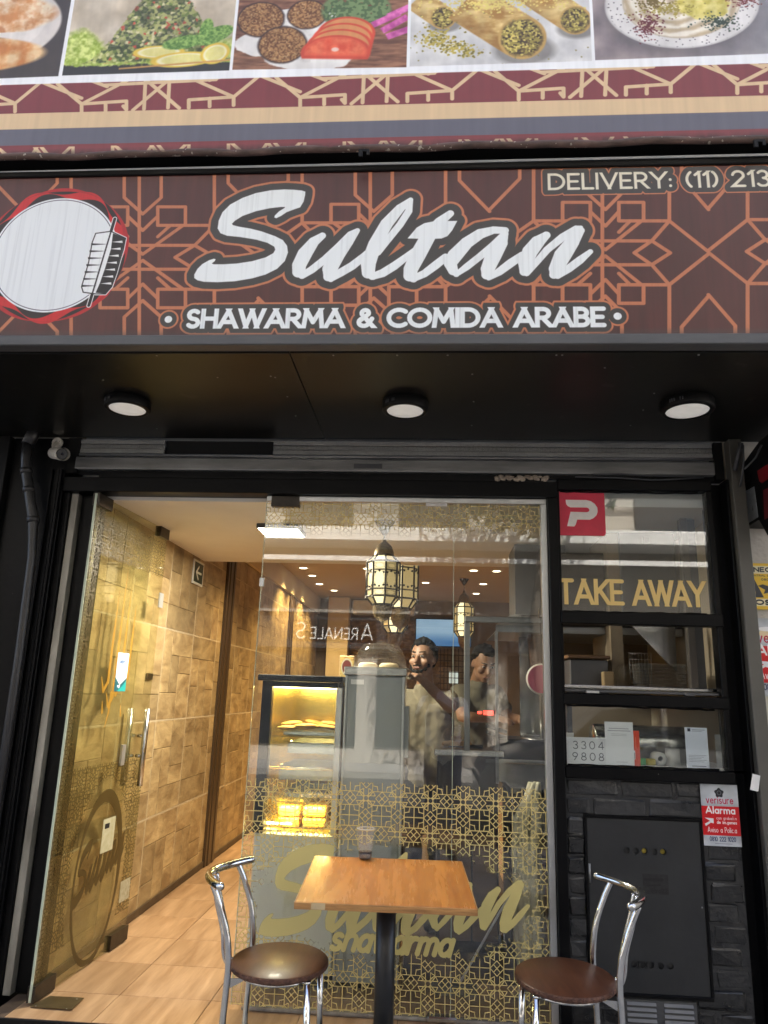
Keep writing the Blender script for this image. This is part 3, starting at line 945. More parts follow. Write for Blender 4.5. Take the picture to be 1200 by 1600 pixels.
# keep the lattice above the tan stripe
slope_m = (B2(1200, 150)[1] - B2(0, 176)[1]) / (B2(1200, 150)[0] - B2(0, 176)[0])
lim = B2(0, 178)[1] + slope_m * (TB.xx - B2(0, 178)[0])
D = np.where(TB.yy > lim, D, 9.0)
TB.fill(D, TAN)
D = TB.far()
for k in (-2, -1, 0, 1, 2, 3):
    for a, b in [((0, 8), (62, 8)), ((0, 8), (0, 42)), ((62, 8), (62, 40)), ((62, 8), (100, 42)), ((0, 8), (-36, 42)), ((104, 40), (128, 6)), ((128, 6), (156, 40)), ((-36, 42), (-60, 10)), ((31, 8), (31, 8))]:
        q = []
        for (x, y) in (a, b):
            X = 295 + x + 181 * k
            q.append((*B2(X, 213 + y - .0275 * (X - 295)), W2 * .9))
        TB.strokes(D, [q], .01)
lim2 = B2(0, 231)[1] + slope_m * (TB.xx - B2(0, 231)[0])
D = np.where(TB.yy < lim2, D, 9.0)
TB.fill(D, TAN)

# ---- the five printed food pictures above
band(-300, -335, 133, 99, (.97, .98, .99))


def patch(u0, v0, u1, v1, vb0, vb1):
    """Window and local 0..1 coordinates of the picture whose lower corners are (u0, vb0) and (u1, vb1)."""
    a, b_, c = B2(u0, vb0), B2(u1, vb1), B2((u0 + u1) / 2, v0)
    w = TB.win(min(a[0], b_[0]), max(a[0], b_[0]), min(a[1], b_[1]) - .01, bz1 - bz0)
    X = (TB.xx[w] - a[0]) / (b_[0] - a[0])
    base = a[1] + (b_[1] - a[1]) * X
    Yv = (TB.yy[w] - base) / BPP            # photo pixels above the lower edge
    return w, X, Yv


def ink(img, mask, c, op=1.0):
    k = np.clip(mask, 0, 1) * op
    img += (np.array(c, np.float32) - img) * k[..., None]


def soft(d, s=.02): return np.clip(.5 - d / s, 0, 1)


def nz(shape, cell, seed, o=4): return fbm(shape[0], shape[1], cell, o, seed)


def tint(img, mask, n, c1, c2, op=1.0):
    n = np.clip((n - .3) / .4, 0, 1)[..., None]
    col = np.array(c1) * (1 - n) + np.array(c2) * n
    k = (np.clip(mask, 0, 1) * op)[..., None]
    img += (col - img) * k


def cells(shape, step, seed):
    """Nearest-point cells: distance to the nearest of scattered points and that point's random number."""
    h, w = shape
    r = np.random.RandomState(seed)
    gh, gw = int(h / step) + 3, int(w / step) + 3
    jx, jy, rv = r.rand(gh, gw), r.rand(gh, gw), r.rand(gh, gw)
    yy, xx = np.mgrid[0:h, 0:w].astype(np.float32) / step + 1
    best = np.full((h, w), 9.0); val = np.zeros((h, w))
    for oy in (-1, 0, 1):
        for ox in (-1, 0, 1):
            iy, ix = np.clip(yy.astype(int) + oy, 0, gh - 1), np.clip(xx.astype(int) + ox, 0, gw - 1)
            d = np.hypot(xx - ix - jx[iy, ix], yy - iy - jy[iy, ix])
            m = d < best
            best = np.where(m, d, best); val = np.where(m, rv[iy, ix], val)
    return best, val


def pic_flatbread(img, X, Y):
    sh = X.shape
    img[:] = (.22, .19, .17)
    u = X * 265
    ink(img, soft((np.hypot((u - 40) / 215, (Y - 110) / 112) - 1)), (.86, .83, .80))
    ink(img, soft((np.hypot((u - 30) / 200, (Y - 112) / 98) - 1)), (.93, .90, .87))
    n = nz(sh, 26, 5)
    b = soft(np.maximum(np.hypot((u - 20) / 218, (Y - 48) / 44) - 1, (Y - 88) / 60), .06)
    tint(img, b, n, (.80, .47, .20), (.95, .80, .58))
    ink(img, soft(np.abs(Y - 86 + (u - 150) * .02) / 5 - 1, .8) * b, (.50, .25, .10), .8)
    b2 = soft(np.maximum(np.hypot((u - 0) / 245, (Y - 128) / 60) - 1, (92 - Y) / 40), .06)
    tint(img, b2, nz(sh, 22, 8), (.82, .52, .27), (.97, .88, .74))
    ink(img, b2 * np.clip((nz(sh, 30, 18) - .52) * 6, 0, 1), (.70, .38, .16), .7)


def pic_salad(img, X, Y):
    sh = X.shape
    u = X * 265
    tint(img, np.ones(sh), nz(sh, 60, 2), (.72, .66, .56), (.88, .83, .74))
    ink(img, soft((np.hypot((u - 140) / 170, (Y - 26) / 30) - 1)), (.13, .13, .12))
    ink(img, np.clip((14 - Y) / 4, 0, 1), (.15, .15, .14))
    n = nz(sh, 12, 4)
    le = soft(Y - 26 - 58 * np.exp(-((u - 20) / 45) ** 2) - 30 * np.exp(-((u - 250) / 50) ** 2) - 14 * n, 14) * soft(12 + 10 * nz(sh, 9, 40) - Y, 3)
    tint(img, le, nz(sh, 8, 14), (.50, .62, .14), (.85, .90, .50))
    d, v = cells(sh, 6.2, 3)
    mound = soft(np.maximum(Y - 16 - 150 * np.exp(-(np.abs(u - 150) / 78) ** 2.6) + 22 * (nz(sh, 9, 21) - .5), 22 - Y), 5)
    cols = [(.24, .30, .12), (.70, .72, .38), (.86, .84, .58), (.40, .50, .17), (.60, .64, .30), (.80, .28, .17)]
    for i, c in enumerate(cols):
        m = (v >= [0, .28, .52, .66, .80, .93][i]) & (v < [.28, .52, .66, .80, .93, 1.01][i])
        ink(img, mound * m * np.clip(1.05 - d * .55, 0, 1), c)
    ink(img, mound * np.clip((d - .62) * 3, 0, 1), (.16, .19, .08), .7)
    ink(img, mound * np.clip((nz(sh, 18, 66) - .52) * 5, 0, 1), (.10, .13, .05), .55)
    ink(img, mound * np.clip((u - 150) / 120, 0, 1), (.10, .13, .05), .5)
    for (cx_, cy_, rx, ry, rot) in ((150, 40, 42, 13, .0), (190, 24, 52, 15, .05), (240, 34, 24, 20, .5)):
        q = np.hypot(((u - cx_) * math.cos(rot) + (Y - cy_) * math.sin(rot)) / rx, (-(u - cx_) * math.sin(rot) + (Y - cy_) * math.cos(rot)) / ry) - 1
        ink(img, soft(q, .1), (.90, .76, .24)); ink(img, soft(q + .2, .1), (.96, .93, .74)); ink(img, soft(q + .34, .1) * (nz(sh, 5, 30) * .5 + .6), (.90, .86, .48))
    for (cx_, cy_, rx, ry, rot) in ((188, 58, 34, 13, .18), (236, 70, 32, 15, .45), (222, 80, 11, 24, -.1)):
        q = np.hypot(((u - cx_) * math.cos(rot) + (Y - cy_) * math.sin(rot)) / rx, (-(u - cx_) * math.sin(rot) + (Y - cy_) * math.cos(rot)) / ry) - 1
        tint(img, soft(q, .12), nz(sh, 4, 33), (.26, .44, .14), (.58, .74, .34))
    ink(img, soft(np.abs(Y - 8 - (u - 60) * .06) - 1.6, 1.5) * (u > 90), (.80, .58, .28))


def pic_falafel(img, X, Y):
    sh = X.shape
    u = X * 272
    tint(img, np.ones(sh), fbm(sh[0], sh[1], 10, 4, 6, sx=4, sy=.6), (.36, .21, .13), (.60, .40, .28))
    for (cx_, cy_, rx, ry) in ((60, 50, 60, 26), (130, 70, 62, 44), (120, 22, 70, 26), (100, 100, 60, 20)):
        ink(img, soft(np.hypot((u - cx_) / rx, (Y - cy_) / ry) - 1 + .25 * (nz(sh, 20, cx_) - .5), .06), (.94, .93, .91))
    ink(img, np.clip((nz(sh, 12, 77) - .56) * 5, 0, 1) * soft(np.hypot((u - 130) / 70, (Y - 60) / 50) - 1, .1), (.80, .76, .74), .6)
    for (cx_, cy_, r) in ((38, 98, 36), (112, 106, 30), (76, 47, 37)):
        q = np.hypot((u - cx_) / r, (Y - cy_) / (r * .92)) - 1 + .05 * (nz(sh, 8, int(cx_)) - .5)
        ink(img, soft(q - .07, .1), (.16, .10, .07))
        tint(img, soft(q, .06), nz(sh, 3, 60 + cx_, 2), (.35, .20, .08), (.70, .50, .28))
        d, v = cells(sh, 4, int(cx_))
        ink(img, soft(q + .1, .1) * (v > .86) * (d < .35), (.80, .66, .44), .8)
    ink(img, soft(np.maximum(np.hypot((u - 190) / 55, (Y - 112) / 40) - 1, (70 - Y) / 40), .1) * (nz(sh, 8, 9) > .33), (.26, .36, .19))
    d, v = cells(sh, 5, 19)
    ink(img, soft(np.hypot((u - 190) / 55, (Y - 112) / 40) - 1, .1) * (v > .5), (.45, .56, .33), .8)
    for k in range(4):
        q = np.hypot((u - 176 + k * 5) / (46 + k * 3), (Y - 30 - (3 - k) * 12) / 34) - 1
        q = np.maximum(q, (18 + (3 - k) * 6 - Y) / 60 + (u - 150) * -.0006)
        ink(img, soft(q, .05), (.84, .25, .15)); ink(img, soft(q + .10, .05), (.86, .55, .30) if k < 3 else (.90, .32, .19))
        if k == 3: tint(img, soft(q + .16, .1), nz(sh, 14, 3), (.86, .26, .14), (.94, .42, .26))
    ink(img, soft(np.hypot((u - 160) / 6, (Y - 36) / 4) - 1, .5), (1, .9, .85), .8)
    for (cx_, cy_, rot) in ((238, 94, .5), (252, 84, .6), (262, 68, .4), (262, 110, .5)):
        q = np.maximum(np.abs((u - cx_) * math.cos(rot) + (Y - cy_) * math.sin(rot)) / 24, np.abs(-(u - cx_) * math.sin(rot) + (Y - cy_) * math.cos(rot)) / 6) - 1
        tint(img, soft(q, .1), nz(sh, 9, 50), (.72, .24, .55), (.92, .45, .75))


def pic_rolls(img, X, Y):
    sh = X.shape
    u = X * 285
    tint(img, np.ones(sh), nz(sh, 40, 12), (.80, .80, .80), (.91, .91, .90))

    def roll(ax, ay, bx, by, r, end=True):
        dx, dy = bx - ax, by - ay
        L = math.hypot(dx, dy)
        t = ((u - ax) * dx + (Y - ay) * dy) / L
        s = (-(u - ax) * dy + (Y - ay) * dx) / L
        q = np.maximum(np.maximum(-t, t - L) / r, np.abs(s) / r - 1)
        ink(img, soft(np.hypot((u - bx - 3) / (r * 1.2), (Y - by + r * .6) / (r * .7)) - 1, .3), (.30, .28, .26), .6)
        tint(img, soft(q, .06), fbm(sh[0], sh[1], 14, 4, int(ax) + 40, sx=2), (.66, .46, .18), (.93, .82, .52))
        ink(img, soft(q, .06) * np.clip(-s / r * .9 + .0, 0, 1), (.58, .40, .16), .6)
        if end:
            e = np.hypot((u - bx) / (r * .95), (Y - by) / (r * 1.02)) - 1
            ink(img, soft(e, .06), (.76, .60, .30))
            ink(img, soft(e + .14 + .25 * (nz(sh, 7, int(bx)) - .5), .12), (.36, .29, .13))
            d, v = cells(sh, 3.6, int(bx))
            m = soft(e + .2 + .3 * (nz(sh, 6, 5) - .5), .1)
            ink(img, m * (v > .35) * (d < .75), (.58, .52, .20)); ink(img, m * (v > .74) * (d < .7), (.84, .76, .36)); ink(img, m * (v < .18), (.20, .15, .07))
    roll(8, 130, 52, 92, 22)
    roll(180, 150, 262, 78, 27)
    roll(86, 122, 178, 48, 40)
    d, v = cells(sh, 4.5, 5)
    dust = np.exp(-((u - 130) / 80) ** 2 - ((Y - 118) / 16) ** 2)
    ink(img, (v < dust * 1.1) * (d < .5), (.90, .82, .42))
    for (cx_, cy_, rx, ry) in ((44, 52, 24, 16), (72, 34, 26, 10), (92, 24, 16, 8)):
        m = np.exp(-((u - cx_) / rx) ** 2 - ((Y - cy_) / ry) ** 2)
        ink(img, (v < m * 1.25) * (d < .62), (.74, .66, .26)); ink(img, (v < m * .5) * (d < .5), (.46, .42, .16))
    ink(img, (v > .985) * (d < .4), (.50, .46, .25), .8)


def pic_hummus(img, X, Y):
    sh = X.shape
    u = X * 290
    tint(img, np.ones(sh), nz(sh, 50, 31), (.46, .42, .44), (.62, .56, .56))
    ink(img, np.clip((u - 130) / 160, 0, 1), (.50, .53, .56), .6)
    ink(img, soft(np.hypot((u - 136) / 128, (Y - 88) / 84) - 1, .2), (.35, .33, .34), .6)
    q = np.hypot((u - 142) / 122, (Y - 100) / 84) - 1
    ink(img, soft(q, .03), (.90, .89, .88)); ink(img, soft(np.abs(q + .02) - .012, .02), (.78, .77, .76), .7)
    d, v = cells(sh, 9, 77)
    ink(img, soft(q + .03, .03) * (v > .3) * (d < .13), (.22, .19, .22))
    q2 = np.hypot((u - 142) / 92, (Y - 106) / 70) - 1
    ink(img, soft(q2 - .02, .03), (.72, .66, .56))
    sw = np.sin(q2 * 26 + 3 * np.arctan2(Y - 130, u - 150) + 4 * nz(sh, 30, 3))
    tint(img, soft(q2, .03), sw * .25 + .5 + .3 * (nz(sh, 14, 15) - .5), (.74, .66, .52), (.95, .92, .85))
    tint(img, soft(np.hypot((u - 178) / 42, (Y - 100) / 30) - 1 + .5 * (nz(sh, 16, 6) - .5), .15), nz(sh, 12, 7), (.78, .72, .26), (.93, .88, .50))
    for (cx_, cy_, rx, ry, c) in ((86, 62, 16, 18, (.35, .10, .12)), (200, 62, 22, 12, (.13, .20, .14)), (96, 104, 20, 12, (.40, .32, .10)), (238, 104, 20, 10, (.40, .12, .12)), (120, 90, 30, 10, (.62, .55, .2))):
        m = np.exp(-((u - cx_) / rx) ** 2 - ((Y - cy_) / ry) ** 2)
        dd, vv = cells(sh, 3, int(cx_))
        ink(img, (vv < m * .95) * (dd < .7), c)


BANX = [(-172, 91, 129, 119), (97, 358, 118, 110), (363, 635, 109, 105), (640, 925, 104, 95), (930, 1222, 94, 83), (1228, 1500, 83, 72)]
for (u0, u1, va, vb), fn in zip(BANX, (pic_flatbread, pic_salad, pic_falafel, pic_rolls, pic_hummus, pic_salad)):
    w, X, Yv = patch(u0, 0, u1, 0, va, vb)
    sub = TB.rgb[w].copy()
    new = sub.copy()
    fn(new, X, Yv)
    k = (soft(np.maximum(np.maximum(-X, X - 1) * 265, -Yv), 1.0))[..., None]
    new *= (.86 + .26 * nz(X.shape, 46, 91))[..., None]
    pad = np.pad(new, ((1, 1), (1, 1), (0, 0)), mode='edge')
    new = (new * 2 + pad[:-2, 1:-1] + pad[2:, 1:-1] + pad[1:-1, :-2] + pad[1:-1, 2:]) / 6
    TB.rgb[w] = sub + (new - sub) * k
TB.rgb[:] = np.clip(TB.rgb, 0, 1) ** .86
TB.rgb *= (.95 + .08 * fbm(TB.H, TB.W, 30, 3, 44, sx=.3, sy=6))[..., None]
# drips under the white margin, grime on the lowest hem
hem = B2(0, 243)[1] + (B2(1200, 213)[1] - B2(0, 243)[1]) / (B2(1200, 213)[0] - B2(0, 243)[0]) * (TB.xx - B2(0, 243)[0])
g = np.clip(1 - (TB.yy - hem) / .028, 0, 1) * np.clip(.4 + 1.2 * (fbm(TB.H, TB.W, 16, 4, 55, sx=.8) - .35), 0, 1)
TB.rgb += (np.array((.16, .12, .10)) - TB.rgb) * np.clip(g * .9, 0, .75)[..., None]
BANM = print_mat('banner_vinyl', TB, .42, bump=.02)
mU = lambda x, z: ((x - bx0) / (bx1 - bx0), (z - bz0) / (bz1 - bz0))
pl_, pr_ = P(0, 243, Y=BY), P(1200, 213, Y=BY)
hs = (pr_[2] - pl_[2]) / (pr_[0] - pl_[0])
hz = lambda x: float(pl_[2] + hs * (x - pl_[0]))
bn = thing('awning_banner', (-.2, BY, hz(-.2)), 'printed awning banner with food pictures and tan lattice border above the sign', 'banner')
cs = [(bx0, hz(bx0)), (bx1, hz(bx1)), (bx1, bz1), (bx0, bz1)]
MB().quad_uv([(x, BY, z) for x, z in cs], [mU(x, z) for x, z in cs]).build('printed_face', BANM, bn)
MB().prism([(x, BY + .004, z) for x, z in [(bx0, hz(bx0)), (bx1, hz(bx1)), (bx1, bz1), (bx0, bz1)]], (0, .09, 0)).build('banner_frame', BLACKM, bn)
HEM = M('grimy_hem', (.16, .10, .085), .75, c2=(.05, .035, .03), scale=18, stretch=(.4, 1, 1), bump=.6, bscale=30, speck=(.4, .36, .3), speckcut=.66, speckscale=45)
MB().tube([(bx0 + i * .1, BY + .012 + .003 * math.sin(i * 1.7), hz(bx0 + i * .1) + .004 * math.sin(i * .9)) for i in range(48)], .015, 10).build('rolled_hem', HEM, bn)
MB().tube([(bx0, BY + .10, hz(bx0) - .045), (bx1, BY + .10, hz(bx1) - .045)], .030, 14).build('crossbar', BLACK, bn)
for u, v in ((569, 236), (1186, 221)):
    p = P(u, v, Y=BY - .01)
    br = MB()
    br.box(p[0] - .022, p[0] + .022, BY - .016, BY - .006, p[2] - .006, p[2] + .006, .001)
    br.box(p[0] - .022, p[0] - .006, BY - .016, BY - .006, p[2] - .03, p[2] - .004, .001)
    br.box(p[0] + .010, p[0] + .022, BY - .016, BY - .006, p[2] - .022, p[2] - .004, .001)
    br.build('bracket', BLACKM, bn)


# ================================================================== shop front: frames
sf = thing('shopfront_frame', (-.7, GY, .1), 'glossy black steel frame round the glass shop door and fixed glass', 'door frame')
MB().box(-1.99, .628, 3.615, 3.74, 2.502, 2.582, .003).build('lintel', BLACK, sf)
MB().box(.578, .626, 3.618, 3.74, .10, 2.50, .003).build('mullion', BLACK, sf)
MB().box(-1.955, -1.918, 3.66, 3.72, .10, 2.50, .002).build('jamb_strip', M('grimy_jamb', (.46, .44, .39), .5, .2, c2=(.16, .15, .13), scale=7, stretch=(1, 1, .25), bump=.3), sf)
MB().box(-1.916, -1.80, 3.70, 3.76, .10, 2.50, .002).build('jamb', BLACK, sf)
MB().box(-1.826, -1.806, 3.66, 3.70, .10, 2.50, .002).build('jamb_stop', M('dull_alu', (.30, .28, .24), .4, .6, c2=(.2, .18, .15), stretch=(1, 1, .2)), sf)
MB().box(-1.99, -1.957, 3.64, 3.74, .04, 2.50, .002).build('jamb', BLACK, sf)
MB().box(-.886, .576, 3.655, 3.70, 2.472, 2.500, .002).build('top_rail', ALU, sf)
MB().box(.545, .576, 3.652, 3.70, .115, 2.471, .002).build('side_rail', ALU, sf)
MB().box(-1.80, .576, 3.62, 3.72, 2.5835, 2.604).build('upper_rail', BLACKM, sf)

# pillar and dark panelling on the emblem side
pl = thing('shopfront_pillar', (-2.2, 3.7, 0), 'black panelled pillar beside the open glass door', 'pillar')
MB().box(-2.30, -1.992, 3.62, 3.80, 0, 2.80, .003).build('panel', BLACK, pl)
MB().box(-2.06, -2.052, 3.606, 3.619, .05, 2.62, .001).build('trim_strip', BLACK, pl)
MB().box(-2.022, -2.010, 3.598, 3.619, .05, 2.62, .002).build('trim_strip', BLACKM, pl)
MB().box(-2.004, -1.993, 3.590, 3.619, .05, 2.62, .002).build('trim_strip', BLACK, pl)
MB().box(-2.45, -2.302, 3.58, 3.80, 0, 2.80, .004).build('corner_post', BLACKM, pl)
MB().box(-3.4, -2.452, 3.72, 3.80, 0, 2.80).build('side_panel', BLACK, pl)
MB().box(-3.4, -2.452, 3.66, 3.71, 2.50, 2.545, .002).build('pale_strip', M('pale_strip', (.34, .31, .27), .6), pl)
MB().box(-3.4, -2.452, 3.65, 3.715, 2.56, 2.60, .002).build('rail', BLACKM, pl)

# drain pipe
PIPEM = M('black_pipe', (.028, .028, .029), .38, c2=(.02, .02, .021), bump=.1)
pp = thing('drain_pipe', (-1.98, 3.55, 0), 'black plastic drain pipe running down the dark pillar beside the camera', 'drain pipe')
path = [P(44, 692, Y=3.54), P(41, 712, Y=3.54), P(41, 736, Y=3.54), P(45, 765, Y=3.54), P(52, 812, Y=3.545), P(51, 842, Y=3.55)]
path += [(path[-1][0] + .012, 3.55, path[-1][2] - .10), (path[-1][0] + .02, 3.555, 1.6), (path[-1][0] + .022, 3.555, .03)]
MB().tube(path, [.026] * 5 + [.022] * 4, 16).build('pipe', PIPEM, pp)
for k, (a, rr) in enumerate(((2, .030), (3, .030), (4, .031))):
    q = Vector(path[a]); t = (Vector(path[a + 1]) - Vector(path[a - 1])).normalized() * .014
    MB().tube([q - t, q + t], rr, 16).build('pipe_joint', PIPEM, pp)
_q = Vector(path[0]); MB().tube([_q + Vector((0, 0, -.01)), _q + Vector((.02, .02, .10))], .034, 16).build('pipe_elbow', PIPEM, pp)

# security camera
CAMW = M('weathered_white', (.80, .77, .70), .5, c2=(.58, .53, .44), scale=35, speck=(.12, .09, .06), speckcut=.68)
sc_ = thing('security_camera', (-1.96, 3.5, 2.66), 'small weathered white bullet security camera at the corner over the door', 'security camera')
a, b_ = Vector((-2.035, 3.56, 2.695)), Vector((-1.905, 3.41, 2.640))
d = (b_ - a).normalized()
MB().tube([a, a + d * .004, b_ - d * .006, b_], [.026, .031, .031, .0305], 20).build('camera_body', CAMW, sc_)
MB().tube([b_ - d * .02, b_ + d * .028], [.034, .034], 20, caps=False).build('sun_hood', CAMW, sc_)
MB().tube([b_, b_ + d * .006], [.0295, .026], 20).build('lens_face', M('lens_black', (.012, .012, .014), .15), sc_)
MB().ball(b_ + d * .006, .008).build('lens', M('lens_glass', (.03, .03, .05), .03), sc_)
MB().tube([a + d * .02, a + Vector((-.02, .02, .05)), (-2.05, 3.60, 2.77)], .010, 10).build('arm', CAMW, sc_)
MB().tube([(-2.05, 3.60, 2.77), (-2.05, 3.618, 2.77)], .028, 14).build('base_plate', CAMW, sc_)

# roller shutter above the glass
def perf_mat():
    m = M('perforated_zinc', (.46, .46, .44), .45, .5, c2=(.25, .25, .24), scale=6, stretch=(.4, 1, 1))
    nt = m.node_tree
    b = nt.nodes['Principled BSDF']
    tc = nt.nodes.new('ShaderNodeTexCoord'); vo = nt.nodes.new('ShaderNodeTexVoronoi')
    vo.inputs['Scale'].default_value = 150; vo.inputs['Randomness'].default_value = .12
    nt.links.new(tc.outputs['Object'], vo.inputs['Vector'])
    rp = nt.nodes.new('ShaderNodeValToRGB'); rp.color_ramp.elements[0].position = .30; rp.color_ramp.elements[1].position = .42
    rp.color_ramp.elements[0].color = (.03, .03, .03, 1); rp.color_ramp.elements[1].color = (1, 1, 1, 1)
    nt.links.new(vo.outputs['Distance'], rp.inputs['Fac'])
    mx = nt.nodes.new('ShaderNodeMix'); mx.data_type = 'RGBA'; mx.blend_type = 'MULTIPLY'; mx.inputs['Factor'].default_value = 1
    src = b.inputs['Base Color'].links[0].from_socket
    nt.links.new(src, mx.inputs['A']); nt.links.new(rp.outputs['Color'], mx.inputs['B']); nt.links.new(mx.outputs['Result'], b.inputs['Base Color'])
    return m


PERF = perf_mat()
rs = thing('roller_shutter', (-.2, 3.63, 2.6), 'rolled up grey metal shutter in the gap between sign box and glass', 'roller shutter')
for (a, b_) in ((-1.93, -1.46), (-.865, 1.42)):
    q = MB()
    for k in range(3): q.box(a, b_, 3.628 + .004 * (k % 2), 3.66, 2.722 + k * .026, 2.722 + k * .026 + .0245, .003)
    q.build('perforated_slat', PERF, rs)
MB().box(-1.46, -.865, 3.648, 3.66, 2.715, 2.80).build('missing_slat', HOLE, rs)
MB().tube([(-1.93, 3.632, 2.712), (1.42, 3.632, 2.712)], .008, 8).build('slat_joint', ZINC, rs)
MB().box(-1.945, 1.425, 3.622, 3.66, 2.628, 2.700, .008).build('bottom_bar', ZINC, rs)
MB().box(-1.945, 1.425, 3.650, 3.66, 2.606, 2.627).build('gap_shade', HOLE, rs)  # near-black strip painted for the shade in the gap below the bar
q = P(575, 729, Y=3.62)
MB().box(q[0] - .075, q[0] + .075, 3.6195, 3.6215, 2.645, 2.672, .0005).build('maker_plate', CHAR, rs)
MB().box(-2.0, -1.93, 3.625, 3.70, 2.606, 2.806, .002).build('shutter_guide', BLACKM, rs)
MB().box(1.425, 1.47, 3.625, 3.70, 2.606, 2.806, .002).build('shutter_guide', BLACKM, rs)
# crumbling plaster on the lintel
PLAS = M('broken_plaster', (.50, .42, .33), .95, c2=(.22, .17, .13), scale=30, bump=.8)
mb = MB()
r_ = random.Random(5)
for k in range(26):
    u = 776 + k * 3.1
    q = P(u, 747 + r_.uniform(-2, 2), Y=3.618)
    mb.ball((q[0], 3.625, q[2]), .011 + r_.random() * .007, 1.2, .7, .8 + r_.random() * .5, sub=1)
single(mb.jitter(.003), 'plaster_patch', PLAS, 'strip of crumbling pale plaster exposed over the black lintel', 'plaster')

# square post and the wall next door
po = thing('corner_post', (1.505, 3.60, 0), 'olive grey square steel post at the end of the serving window', 'post')
MB().box(1.478, 1.542, 3.565, 3.63, 0.02, 2.805, .004).build('post', POSTM, po)
MB().box(1.400, 1.476, 3.70, 3.78, .05, 2.60, .002).build('recess_panel', BLACK, po)
MB().box(1.462, 1.477, 3.60, 3.69, .05, 2.60, .002).build('trim_strip', BLACK, po)
nw = thing('neighbour_wall', (3.0, 3.8, 0), 'rough beige rendered wall of the house next to the serving window', 'wall')
MB().box(1.546, 6.0, 3.76, 4.0, 0, 3.2).build('wall', BEIGE, nw)
MB().box(1.55, 6.0, 3.752, 3.759, 0.0, .6).build('plinth', FACADE, nw)
# a torn tag stuck on the post
mb = MB()
q0, q1, q2, q3 = P(1176, 1209, Y=3.563), P(1188, 1212, Y=3.563), P(1185, 1237, Y=3.563), P(1172, 1234, Y=3.563)
mb.prism([q0, q1, q2, q3], (0, .0015, 0))
single(mb, 'paper_tag', PAPER, 'torn white paper tag stuck on the olive grey post', 'paper tag')

# ================================================================== fixed glass with gold film
gx0, gx1, gz0, gz1 = -.885, .544, .118, 2.470
TG = Tex(gx1 - gx0, gz1 - gz0, 640, (.83, .76, .50), 0.0)
U2 = lambda u, v: (P(u, v, Y=GY)[0] - gx0, P(u, v, Y=GY)[2] - gz0)
PER = .1535
ox, oz = U2(572, 1247)
lat = star_dist(TG.xx, TG.yy, PER, ox, oz)
LW = .0021
low = np.clip(.5 - (lat - LW) * TG.ppm, 0, 1)
ecx, ecz = U2(612, 1408)
q = np.hypot((TG.xx - ecx) / .66, (TG.yy - ecz) / .24) - 1
fade = np.clip(.5 + (q + .10 * (fbm(TG.H, TG.W, 22, 2, 8) - .5) * 4) * 9, 0, 1)
ztop = U2(572, 1222)[1]
m = low * fade * (TG.yy < ztop)
up_ = np.clip(.5 - (star_dist(TG.xx, TG.yy, PER, ox, U2(600, 812)[1]) - LW * .85) * TG.ppm, 0, 1)
zb0 = U2(600, 838)[1]
m = np.maximum(m, up_ * (TG.yy > zb0) * np.clip((TG.yy - zb0) / .05, .25, 1) * .85)
TG.a = np.maximum(TG.a, m * .92)
# the word and the brush line under it
D = TG.far()
kx = 420 / 2065.0
st, pg = brush_word(lambda x, y: U2(405 + (x - 78) * kx, 1318 + (y - 86) * .300), .00062, 1.0)
TG.strokes(D, st, .02)
for p_ in pg: TG.polygon(D, p_, .02)
TG.fill(D, (.84, .78, .50), 0, 1, .95)
x0, y0 = U2(513, 1486)
D = TG.strokes(TG.far(), lettering('shawarma', x0, y0, .125, .0115, .56, gap=.20, slant=.32), .02)
TG.fill(D, (.84, .78, .50), 0, 1, .95)
FILM = print_mat('gold_film', TG, .42, see=True)
fg = thing('fixed_glass', (-.17, GY, .11), 'tall fixed shop glass with gold star lattice film and brush word', 'glass panel')
seamx = .103
MB().box(gx0, seamx - .0015, GY - .005, GY + .005, gz0, gz1).build('pane', GLASS, fg)
MB().box(seamx + .0015, gx1, GY - .005, GY + .005, gz0, gz1).build('pane', GLASS, fg)
MB().quad_uv([(gx0, GY - .0062, gz0), (gx1, GY - .0062, gz0), (gx1, GY - .0062, gz1), (gx0, GY - .0062, gz1)]).build('gold_film', FILM, fg)
EDGEG = M('glass_edge', (.55, .62, .48), .2)
MB().box(gx0 - .003, gx0 - .0005, GY - .005, GY + .005, gz0, gz1).build('polished_edge', EDGEG, fg)
MB().box(seamx - .0012, seamx + .0012, GY - .0055, GY + .0055, gz0, gz1).build('seam', EDGEG, fg)
q = P(447, 782, Y=GY)
MB().box(q[0] - .075, q[0] + .075, GY - .02, GY + .02, 2.442, 2.500, .002).build('patch_fitting', DARKPATCH, fg)
q = P(682, 786, Y=GY)
MB().box(q[0] - .055, q[0] + .055, GY - .014, GY + .014, 2.455, 2.472, .002).build('top_clip', WHITE, fg)
q = P(660, 1592, Y=GY)
MB().box(.0, .13, GY - .03, GY + .02, .104, .128, .006).build('floor_clamp', STEEL, fg)
MB().box(gx0 + .05, gx1, GY - .018, GY + .018, .1015, .117, .004).build('sealant', M('grubby_sealant', (.34, .31, .26), .9, c2=(.15, .13, .11), scale=14, bump=.5), fg)
q = P(411, 910, Y=GY)
MB().box(gx0 - .010, gx0 + .012, GY - .012, GY + .012, q[2] - .022, q[2] + .022, .002).build('glass_bracket', ALU, fg)

# ================================================================== open glass door
HX, HY, EX, EYY = -1.776, 3.575, -1.722, 4.475
DL = math.hypot(EX - HX, EYY - HY)
ddx, ddy = (EX - HX) / DL, (EYY - HY) / DL
dpt = lambda s_, z, off=0.0: (HX + ddx * s_ + ddy * off, HY + ddy * s_ - ddx * off, z)        # off > 0 towards the shop


